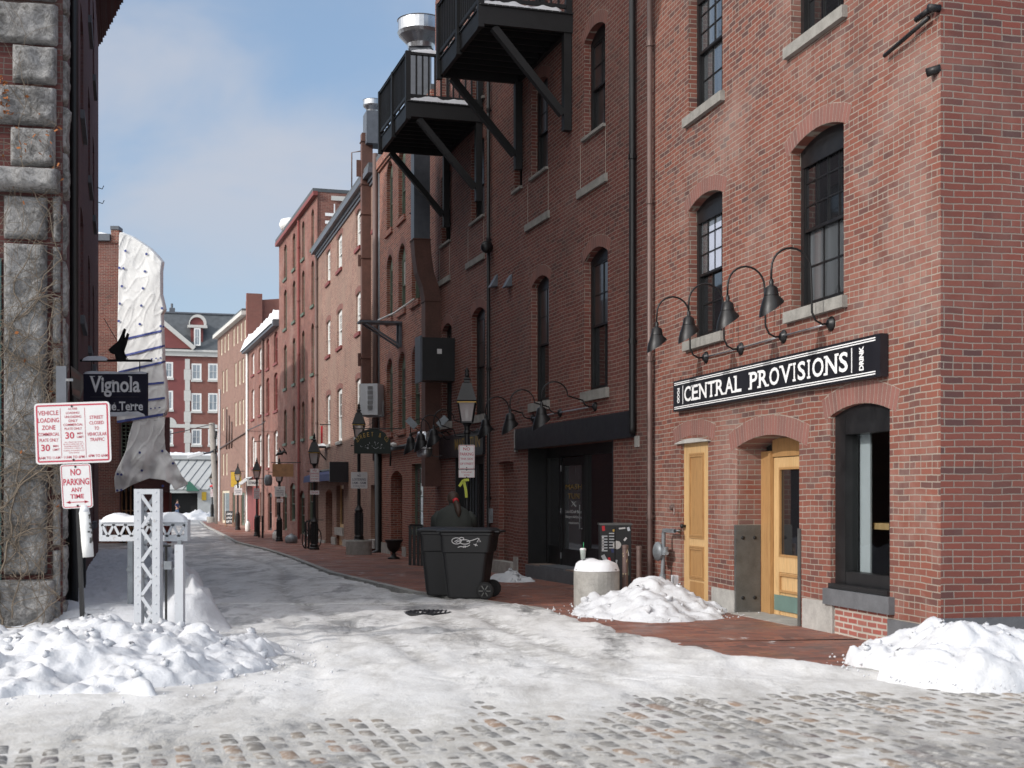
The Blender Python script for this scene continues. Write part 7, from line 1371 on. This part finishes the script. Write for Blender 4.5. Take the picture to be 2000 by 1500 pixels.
q.tube([(at(250, 0, Y).x, Y + .03, zb), (at(185, 0, Y).x, Y + .5, zb + .75)], .006, 5); q.build('bracket', 'iron', t)
q = MB(); pl = [(226, 702), (224, 692), (216, 690), (211, 683), (221, 674), (229, 668), (234, 660), (242, 641), (245, 643), (240, 662), (243, 664), (248, 650), (251, 652), (246, 672), (243, 680), (240, 690), (246, 702)]; A = [at(u, v, Y) for u, v in pl]; B = [p + V((0, .05, 0)) for p in A]; n_ = len(A)
import bmesh
bm = bmesh.new(); vs = [bm.verts.new(p) for p in A]; fc = bm.faces.new(vs); r_ = bmesh.ops.triangulate(bm, faces=[fc]); idx = {v: i for i, v in enumerate(vs)}; tri = [tuple(idx[v] for v in f.verts) for f in bm.faces]; bm.free()
q.mesh(A + B, tri + [tuple(n_ + i for i in f[::-1]) for f in tri] + [(i, n_ + i, n_ + (i + 1) % n_, (i + 1) % n_) for i in range(n_)]); q.build('horned_figure', 'iron', t)
q = MB(); snowcap(q, (at(160, 0, Y).x, Y - .0, zb + .018), (1, 0, 0), .42, (0, 1, 0), .07, .07, 2, .02, 1); snowcap(q, (c.x - w_ / 2, Y - .01, c.z + h / 2), (1, 0, 0), w_, (0, 1, 0), .07, .03, 6, .02, 1); q.build('snow', 'snow', t, smooth=True)
q = MB(); snowcap(q, (at(200, 0, Y).x, Y - .012, c.z - h / 2 + .01), (1, 0, 0), .7, (0, 1, 0), .02, .07, 9, .02, 1); q.build('snow', 'snowd', t, smooth=True)
Y = 15.6; t = thing('direction_sign', 'small worn sign plate seen nearly edge on, above the parking signs', 'sign', at(150, 783, Y)); a = at(138, 716, Y); b = at(163, 736, Y + .9); q = MB(); q.poly([at(138, 714, Y), at(162, 733, Y + .3), at(163, 758, Y + .3), at(156, 781, Y + .22), at(141, 771, Y)]); q.build('plate', 'steel', t); q = MB(); q.poly([at(139.5, 722, Y - .01), at(158, 736, Y + .24), at(158, 744, Y + .24), at(139.5, 734, Y - .01)]); q.poly([at(141, 758, Y - .01), at(157, 764, Y + .2), at(155, 776, Y + .2), at(142, 768, Y - .01)]); q.build('faded_bars', 'brownpipe', t); q = MB(); q.bar(at(122, 742, 15.9), at(140, 742, Y), .03, .03); q.build('arm', 'aluback', t)
q = MB(); p0, p1 = at(110, 715, 15.75), at(130, 790, 15.75); q.box(p0.x, p1.x, 15.74, 15.77, p1.z, p0.z); tag(q.build('metal_plate', 'duct'), 'plain grey metal plate fixed on the stone corner left of the navy sign', 'plate')
# ---- snow bank on the left pavement
mb = MB(); rws = [14.9 + .18 * i for i in range(155)]
BR = [(15, -2.9), (16.2, -3.4), (20, -4.5), (26, -6.15), (32, -7.9), (40, -10.2), (44, -11.6)]
def brx(y):
    for (y0, a), (y1, b) in zip(BR, BR[1:]):
        if y0 <= y <= y1: return lerp(a, b, (y - y0) / (y1 - y0))
    return BR[-1][1] if y > 30 else BR[0][1]
for y in rws:
    xl = -.75 - .287 * y - .05 if y > 16 else -6.5; xr = brx(min(44, y)) + .12 * fbm(0, y, 3, 3); fade = 1 - sm(38, 42.5, y)
    for i in range(91):
        f = i / 90; x = lerp(xl, xr, f); e = min(1, (1 - f) * 9) ** .6; ridge = math.exp(-((f - .80) / .10) ** 2)
        z = gz(y) + ((.27 + .24 * ridge + .05 * fbm(x * 2, y * 1.5, 2, 5) + min(.16, .26 * abs(fbm(x * 2.6, y * 1.4, 8, 5))) * (.2 + ridge)) * e * sm(14.9, 16.6, y) * fade) - (.08 if f > .99 or fade < .05 or y < 15.0 else 0); mb.v.append(V((x, y, z)))
for r in range(len(rws) - 1):
    for i in range(90): a = r * 91 + i; mb.f.append((a, a + 1, a + 92, a + 91))
struct(mb.build('snow_cover', 'snowp', smooth=True, origin=(0, 0, 0)), 'stuff')
# ---- lower row hidden by the corner building and the wrapped building
t = thing('brick_building', 'low purple brick building filling the row behind the stone corner building', 'building', (-16, 47, 0)); Fh = Fac((-.3095 * 37.4 - .1, 37.4), (-.3095, 1), -1); wall(Fh, 0, 19.6, -1, 8.6, [], 'bp', t); shell(Fh, 0, 19.6, -1, 8.6, 8, t, 'bp')
FW = Fac((at(150, 967, 58).x, 58), (1, .02), -1); Fx = FW; t = thing('brick_building', 'red brick building with flat dark parapet, half wrapped in a pale tarp', 'building', (at(230, 967, 58).x, 60, gz(58)))
u_ = lambda u: FW.s(u); zz = lambda u, v: FW.z(u, v); sR = u_(319); sP = u_(232.5)
wo = [(u_(238), u_(262), zz(250, 925), zz(250, 826), 0, .2), (u_(230), u_(262), -.5, zz(245, 948), 0, .3), (u_(316) - .0, u_(330), -.5, zz(320, 962), 0, .3)]
wall(FW, 0, sP, -1, 12.75, [o for o in wo if o[1] < sP], 'b2', t); wall(FW, sP, u_(332), -1, zz(300, 815), [(max(o[0], sP + .05), o[1] - .001 if o[1] < u_(332) else u_(331.5), o[2], o[3], 0, o[5]) for o in wo], 'bp', t); wall(FW, sP, u_(318), zz(300, 815), zz(300, 535), [], 'bp', t, 'tower_wall')
q = MB()
def shear(s0, s1, z0, z1, o1, D): sh = V((-.34 * D, D, 0)); A = [FW.W(s0, z0, o1), FW.W(s1, z0, o1), FW.W(s1, z0, o1) + sh, FW.W(s0, z0, o1) + sh]; q.hexa(A + [p + V((0, 0, z1 - z0)) for p in A])
shear(0, u_(332) - .08, -1, zz(300, 815) - .02, -.32, 6); shear(sP + .01, u_(318) - .01, zz(300, 815), zz(300, 535), -.02, 4); shear(0, sP - .01, -1, 12.7, -.35, 7); q.build('rear_wall', 'bp', t)
q = MB(); fbox(q, FW, -.0, u_(216.5), zz(205, 471), zz(205, 458), -.5, .18); q.build('parapet', 'duct', t); q = MB(); fbox(q, FW, u_(217), u_(232.5), zz(225, 474), zz(225, 449), -.5, .05); q.build('parapet_pier', 'b3', t); q = MB(); fbox(q, FW, u_(216.5), u_(233), zz(225, 449), zz(225, 442), -.55, .10); q.build('coping', 'duct', t)
q = MB(); snowcap(q, FW.W(.5, zz(205, 458) + .0, -.4), FW.d, u_(212) - .5, FW.n, .5, .14, 3, .1); q.build('snow', 'snow', t, smooth=True)
q = MB(); a, b = max(wo[0][0], sP + .06), wo[0][1]; 
for i in range(14): zc = lerp(wo[0][2] + .05, wo[0][3] - .05, i / 13); fbox(q, FW, a, b, zc - .02, zc + .02, -.02, .01)
for i in range(4): x = lerp(a, b, i / 3); fbox(q, FW, x - .015, x + .015, wo[0][2], wo[0][3], -.03, .02)
gr = q.build('window_grille', 'green', t); q = MB(); fbox(q, FW, a, b, wo[0][2], wo[0][3], -.2, -.15); q.build('pane', 'gl', gr)
q = MB(); a, b = max(wo[1][0], sP + .06), wo[1][1]; fbox(q, FW, a, b, -.5, wo[1][3], -.3, -.25); sfp = q.build('shop_window', 'gl', t); q = MB()
for i in range(4): x = lerp(a, b, i / 3); fbox(q, FW, x - .03, x + .03, -.5, wo[1][3], -.24, -.18)
for z in (.2, .95): fbox(q, FW, a, b, z - .025, z + .025, -.23, -.19)
q.build('shop_frame', 'wood2', sfp); q = MB(); fbox(q, FW, wo[2][0], u_(331.5), -.5, wo[2][3], -.3, -.25); q.build('doorway', 'redpaint', t)
# tarp
LE = [(452, 234), (460, 232.5), (560, 231), (650, 229.5), (760, 229), (822, 228)]; RE = [(452, 236), (462, 262), (472, 278), (486, 298), (500, 312), (512, 321.5), (530, 319), (575, 319), (605, 326), (615, 320), (660, 322), (720, 324), (760, 329), (800, 331), (814, 324), (822, 322)]
LE2 = [(815, 262), (826, 259), (850, 252), (880, 246), (905, 234), (922, 226), (935, 223.5), (970, 226)]; RE2 = [(815, 322), (850, 321), (878, 323), (890, 334), (905, 343), (930, 356), (946, 369), (970, 340)]
def itp(T, v):
    for (a, x), (b, y) in zip(T, T[1:]):
        if a <= v <= b: return lerp(x, y, (v - a) / (b - a))
    return T[0][1] if v < T[0][0] else T[-1][1]
def tz(u, v, lo=False):
    n1 = fbm(u * .022, v * .012, 5, 3); rdg = 1 - abs(noise.noise(V((u * .05 + v * .03, v * .012 - u * .02, 7)))) * 2; r2 = 1 - abs(noise.noise(V((u * .09 - v * .05, v * .03, 17)))) * 2; pl = abs(noise.noise(V((u * .13 + v * .02, v * .006, 27))))
    y = 57.55 - .07 * n1 - .022 * max(0, rdg) ** 6 - .012 * max(0, r2) ** 7; e = itp(RE2 if lo else RE, v) - u
    if e < 6 and not lo: y += .5 * (1 - e / 6) ** 1.5
    if lo: y += -.5 * sm(860, 960, v) * (.6 + n1); 
    return y
def tarp(name, L_, R_, v0, v1, lo, bot=None):
    q = MB(); nv, nu = int((v1 - v0) / 1.6), 60
    for j in range(nv + 1):
        for i in range(nu + 1):
            f = i / nu; vb = bot(f) if bot else v1; v = lerp(v0, vb, j / nv); l, r = itp(L_, v), itp(R_, v); u = lerp(l, r, f); q.v.append(at(u, v, tz(u, v, lo)))
    for j in range(nv):
        for i in range(nu): a = j * (nu + 1) + i; q.f.append((a, a + nu + 1, a + nu + 2, a + 1))
    o = q.build(name, MT['tarp'], tp, smooth=True); md = o.modifiers.new('thick', 'SOLIDIFY'); md.thickness = .02; return o
m, nt, b = newmat('woven_tarp'); P = pos(nt); c = mix(nt, noi(nt, P, 1.4, 5), (.68, .68, .67), (.78, .775, .76)); nt.links.new(c, b.inputs[0]); b.inputs['Roughness'].default_value = .7; b.inputs['Specular IOR Level'].default_value = .25; bump(nt, b, M_(nt, 'ADD', noi(nt, P, 3.0, 5, .6, .6), 0.0), .25, .05); MT['tarp'] = m
MT['tarp2'] = flat('blue_tarp_print', (.05, .07, .25), .6, var=.4, scale=14)
tp = thing('tarp', 'crumpled pale tarp with blue bands wrapped round the projecting tower, torn at the bottom', 'tarp', at(276, 960, 57.6))
tarp('upper_sheet', LE, RE, 454, 822, False); 
bt = [(0, 962), (.10, 958), (.25, 946), (.5, 934), (.7, 938), (.82, 951), (.90, 958), (.96, 950), (1, 944)]
tarp('lower_sheet', LE2, RE2, 815, 965, True, lambda f: itp(bt, f)); 
def band(u0, v0, u1, v1, h=2.0):
    q = MB(); n_ = 24
    for i in range(n_ + 1):
        f = i / n_; u, v = lerp(u0, u1, f), lerp(v0, v1, f)
        for d_ in (-h, h): q.v.append(at(u, v + d_, tz(u, v + d_) - .035))
    for i in range(n_): q.f.append((2 * i, 2 * i + 1, 2 * i + 3, 2 * i + 2))
    q.build('blue_band', 'tarp2', tp)
for b_ in ((240, 663, 316, 646), (240, 695, 322, 675), (231, 727, 323, 706), (231, 756, 320, 747), (231, 789, 322, 777)): band(*b_)
band(228.5, 824, 326, 808, 2.4)
for (x, y) in ((305, 700), (303, 797)): q = MB(); text(q, 'WOVEN WRAP' if 0 else '- - -', at(x, y, tz(x, y) - .06), (1, 0, .12), (-.12, 0, 1), .45, .05, .0); q.build('print', 'tarp2', tp)
q = MB()
for (u, v) in ((245, 490), (286, 496), (233, 523), (241, 524), (283, 530), (238, 559), (279, 563), (234, 593), (276, 597), (316.5, 602), (232, 627), (273, 633), (314, 637), (318.5, 638)): q.lathe([(.055, 0), (.055, .01)], 8, Matrix.Translation(at(u, v, tz(u, v) - .05)) @ V((0, -1, 0)).to_track_quat('Z', 'Y').to_matrix().to_4x4())
for (u, v) in ((273, 884), (277, 919), (230, 926), (237, 927), (229, 958), (237, 957), (338, 905), (317, 881), (318, 949)): q.lathe([(.055, 0), (.055, .01)], 8, Matrix.Translation(at(u, v, tz(u, v, True) - .06)) @ V((0, -1, 0)).to_track_quat('Z', 'Y').to_matrix().to_4x4())
q.build('grommets', 'tarp2', tp)
q = MB(); snowcap(q, (-18.2, 50, gz(52) - .03), (.9, 0, 0), 2.4, (-.29, 1, 0), 7, .4, 3, .15); tag(q.build('snow_pile', 'snow', smooth=True), 'low shaded snow heap against the shopfront under the tarp', 'snow pile')
# ================================================================== FAR END
F8 = Fac((at(270, 967, 168).x, 168), (.961, .276), -1); t = thing('hotel_building', 'large red brick building with white quoins, slate mansard and arched dormer closing the lane', 'building', (-35, 175, gz(170)))
s8 = lambda u: F8.s(u); z8 = lambda u, v: F8.z(u, v); zc = z8(400, 697); ops = []
for u0, u1 in ((374, 393.5), (406.5, 426)):
    for v0, v1 in ((710, 742), (768, 803), (838, 869)): ops.append((s8(u0), s8(u1), z8((u0 + u1) / 2, v1), z8((u0 + u1) / 2, v0), 0, .15))
for u0, u1 in ((322, 338), (295, 309)):
    for v0, v1 in ((707, 738), (763, 800), (838, 868)): ops.append((s8(u0), s8(u1), z8(330, v1), z8(330, v0), 0, .15))
sq = s8(366); wall(F8, 0, sq, -1, zc, [o for o in ops if o[1] < sq], 'hotelred', t); wall(F8, sq, s8(470), -1, zc, [o for o in ops if o[0] > sq], 'hotelbrick', t)
for o in ops: win(F8, t, *o[:4], 0, .0, 'white', 'glh', (2, 1), (2, 1), .16, .08, 'trim', sh=.25, sp=.15, mt=.06)
q = MB()
for i in range(14): w_ = .30 if i % 2 else .42; a = lerp(.2, zc - .3, i / 14); fbox(q, F8, sq - w_, sq + w_, a, lerp(.2, zc - .3, (i + 1) / 14) - .02, -.1, .10)
q.build('quoins', 'trim', t); q = MB(); fbox(q, F8, 0, s8(470), zc, zc + .55, -.4, .35); fbox(q, F8, 0, s8(470), zc + .55, zc + .8, -.4, .6); fbox(q, F8, 0, s8(470), z8(395, 836), z8(395, 829), -.05, .08); q.build('cornice', 'trim', t)
zr = z8(400, 609); q = MB(); a, b = 0, s8(470); q.hexa([F8.W(a, zc + .8, .3), F8.W(b, zc + .8, .3), F8.W(b, zc + .8, -14), F8.W(a, zc + .8, -14), F8.W(a, zr, -2.6), F8.W(b, zr, -2.6), F8.W(b, zr, -11), F8.W(a, zr, -11)]); q.build('mansard_roof', 'slate', t); q = MB(); fbox(q, F8, a, b, zr, zr + .2, -11, -2.45); q.build('roof_edge', 'duct', t)
ga, gb = s8(250), s8(376); gm = (ga + gb) / 2; zg = z8(320, 694) + .9; zap = zg + (gb - ga) / 2 * .82; q = MB(); q.mesh([F8.W(max(ga, -3), zg, .35), F8.W(gb, zg, .35), F8.W(gm, zap, .35), F8.W(max(ga, -3), zg, -4), F8.W(gb, zg, -4), F8.W(gm, zap, -4)], [(0, 1, 2), (3, 5, 4), (1, 4, 5, 2), (0, 2, 5, 3)]); gbl = q.build('gable', 'hotelred', t)
q = MB(); q.bar(F8.W(gb + .2, zg, .55), F8.W(gm, zap + .2, .55), .5, .75, F8.n); q.build('raking_trim', 'trim', gbl)
da, db = s8(373), s8(397); dz0, dz1 = z8(385, 676), z8(385, 640); q = MB(); fbox(q, F8, da, db, dz0, dz1, -3, -.35); A = arcpts(s8(371), s8(403) - .3, dz1 + .35, 1.0, 14)
q.mesh([F8.W(*p, -.35) for p in A] + [F8.W(*p, -3) for p in A], [tuple(range(15))[::-1]] + [(i, i + 1, 16 + i, 15 + i) for i in range(14)]); dm = q.build('dormer', 'hotelred', t); win(F8, dm, da + .35, db - .35, dz0, dz1 - .1, 0, -.42, 'white', 'glh', (2, 1), (2, 1), .14, None, mt=.05)
q = MB(); fbox(q, F8, s8(367), s8(405), dz1, dz1 + .35, -1, .0); A2 = arcpts(s8(370), s8(403), dz1 + .35, 1.35, 14)
for p, r, p2, r2 in zip(A, A[1:], A2, A2[1:]): q.hexa([F8.W(*p, -.6), F8.W(*r, -.6), F8.W(*r, -.1), F8.W(*p, -.1), F8.W(*p2, -.6), F8.W(*r2, -.6), F8.W(*r2, -.1), F8.W(*p2, -.1)])
q.build('dormer_trim', 'trim', dm)
q = MB(); fbox(q, F8, s8(333), s8(344), zr, zr + .9, -5, -4); q.tube([F8.W(s8(338), zr + .9, -4.5), F8.W(s8(338), zr + 1.5, -4.5)], .15, 8); q.build('chimney', 'duct', t); q = MB(); fbox(q, F8, 0, s8(470), -1, zc, -14, -.4); q.build('rear_wall', 'hotelred', t)
q = MB(); A = arcpts(s8(316), s8(345), z8(330, 829), .9, 12); q.mesh([F8.W(*p, .06) for p in A], [tuple(range(13))]); q.build('arched_panel', 'trim', t)
# garage block in front
FG = Fac((at(255, 967, 158).x, 158), (.97, .24), -1); sg_ = lambda u: FG.s(u); zg_ = lambda u, v: FG.z(u, v); t = thing('garage_block', 'low grey clad garage entrance with sloped seamed roof and dark opening', 'building', (at(370, 967, 160).x, 160, gz(160)))
ops = [(sg_(328), sg_(386), -1.2, zg_(357, 963), 0, 1.0)]; zt_ = zg_(357, 956); wall(FG, 0, sg_(440), -1.2, zt_, ops, 'greyclad', t); q = MB(); fbox(q, FG, sg_(320), sg_(395), -1.2, zt_, -6, -5.9); q.build('garage_interior', 'dark', t)
q = MB(); fbox(q, FG, sg_(326), sg_(388), -1.2, zt_ - .1, -5, -1.0); q.build('garage_recess', 'dark', t)
zu = zg_(357, 896); q = MB(); a, b = 0, sg_(440); q.hexa([FG.W(a, zt_, .1), FG.W(b, zt_, .1), FG.W(b, zt_, -5.5), FG.W(a, zt_, -5.5), FG.W(a, zu, -3.2), FG.W(b, zu, -3.2), FG.W(b, zu, -5.5), FG.W(a, zu, -5.5)]); q.build('sloped_roof', 'greyclad', t)
q = MB()
for i in range(9): x = lerp(sg_(300), sg_(432), i / 8); q.bar(FG.W(x - 1.5, zt_, .13), FG.W(x + 1.2, zu, -3.15), .05, .08, FG.n)
q.build('roof_seams', 'duct', t); q = MB(); fbox(q, FG, a, b, zu, zu + .5, -5.5, -2.9); q.build('gutter_box', 'greyclad', t); q = MB(); snowcap(q, FG.W(a, zu + .5, -4.9), FG.d, b - a, FG.n, 1.9, .4, 2, .3); q.build('snow', 'snow', t, smooth=True)
q = MB(); x0, x1 = sg_(364), sg_(389); za, zb = zg_(376, 944), zg_(376, 959); q.mesh([FG.W(x0, zb, 0), FG.W(x1, zb, 0), FG.W(x1, zb, 2.2), FG.W(x0, zb, 2.2), FG.W(x0, za + .2, 0), FG.W(x1 - 1, za + .2, 0)], [(3, 2, 5, 4), (2, 1, 5), (0, 3, 4), (0, 1, 2, 3)]); tag(q.build('awning', 'greencloth'), 'green cloth awning over the dark garage opening', 'awning'); q = MB(); fbox(q, FG, sg_(394), sg_(403), zg_(398, 977), zg_(398, 961), 0, .15); tag(q.build('notice_box', 'yellow'), 'small mustard notice box on the grey garage wall', 'notice box')
pile('bright snow mound heaped round the signpost at the near left corner', -3.85, 12.55, 1.75, 2.1, .41, 3, rz=.10, chunks=150, z0=.03, pw=.55, res=.03)
pile('bright lumpy snow pile against the meter beside the narrow pine door', 1.88, 18.1, 1.05, 1.55, .45, 11, rz=-.2, chunks=70, z0=.05, pw=.9)
pile('snow pile at the corner stones below the black shop window', 4.05, 12.0, .95, 1.15, .52, 21, rz=.1, chunks=70, z0=.04, pw=.6)
pile('long snow pile along the right edge under the side wall', 6.2, 12.1, 1.9, 1.3, .58, 31, rz=.14, chunks=80, z0=.04, pw=.6)
pile('low snow heap lying over the stone blocks at the left edge', -5.9, 13.2, 1.35, 1.0, .38, 41, rz=0, chunks=40, z0=.10)
pile('small shaded snow heap beside the blocked brick doorway', 0.0, 26.2, .75, .5, .26, 51, rz=-1.2, chunks=16, res=.05)
pile('distant sunlit snow heap by the last lantern post', -29.0, 124, 2.2, 3.2, .8, 61, chunks=12, res=.2, rough=2)
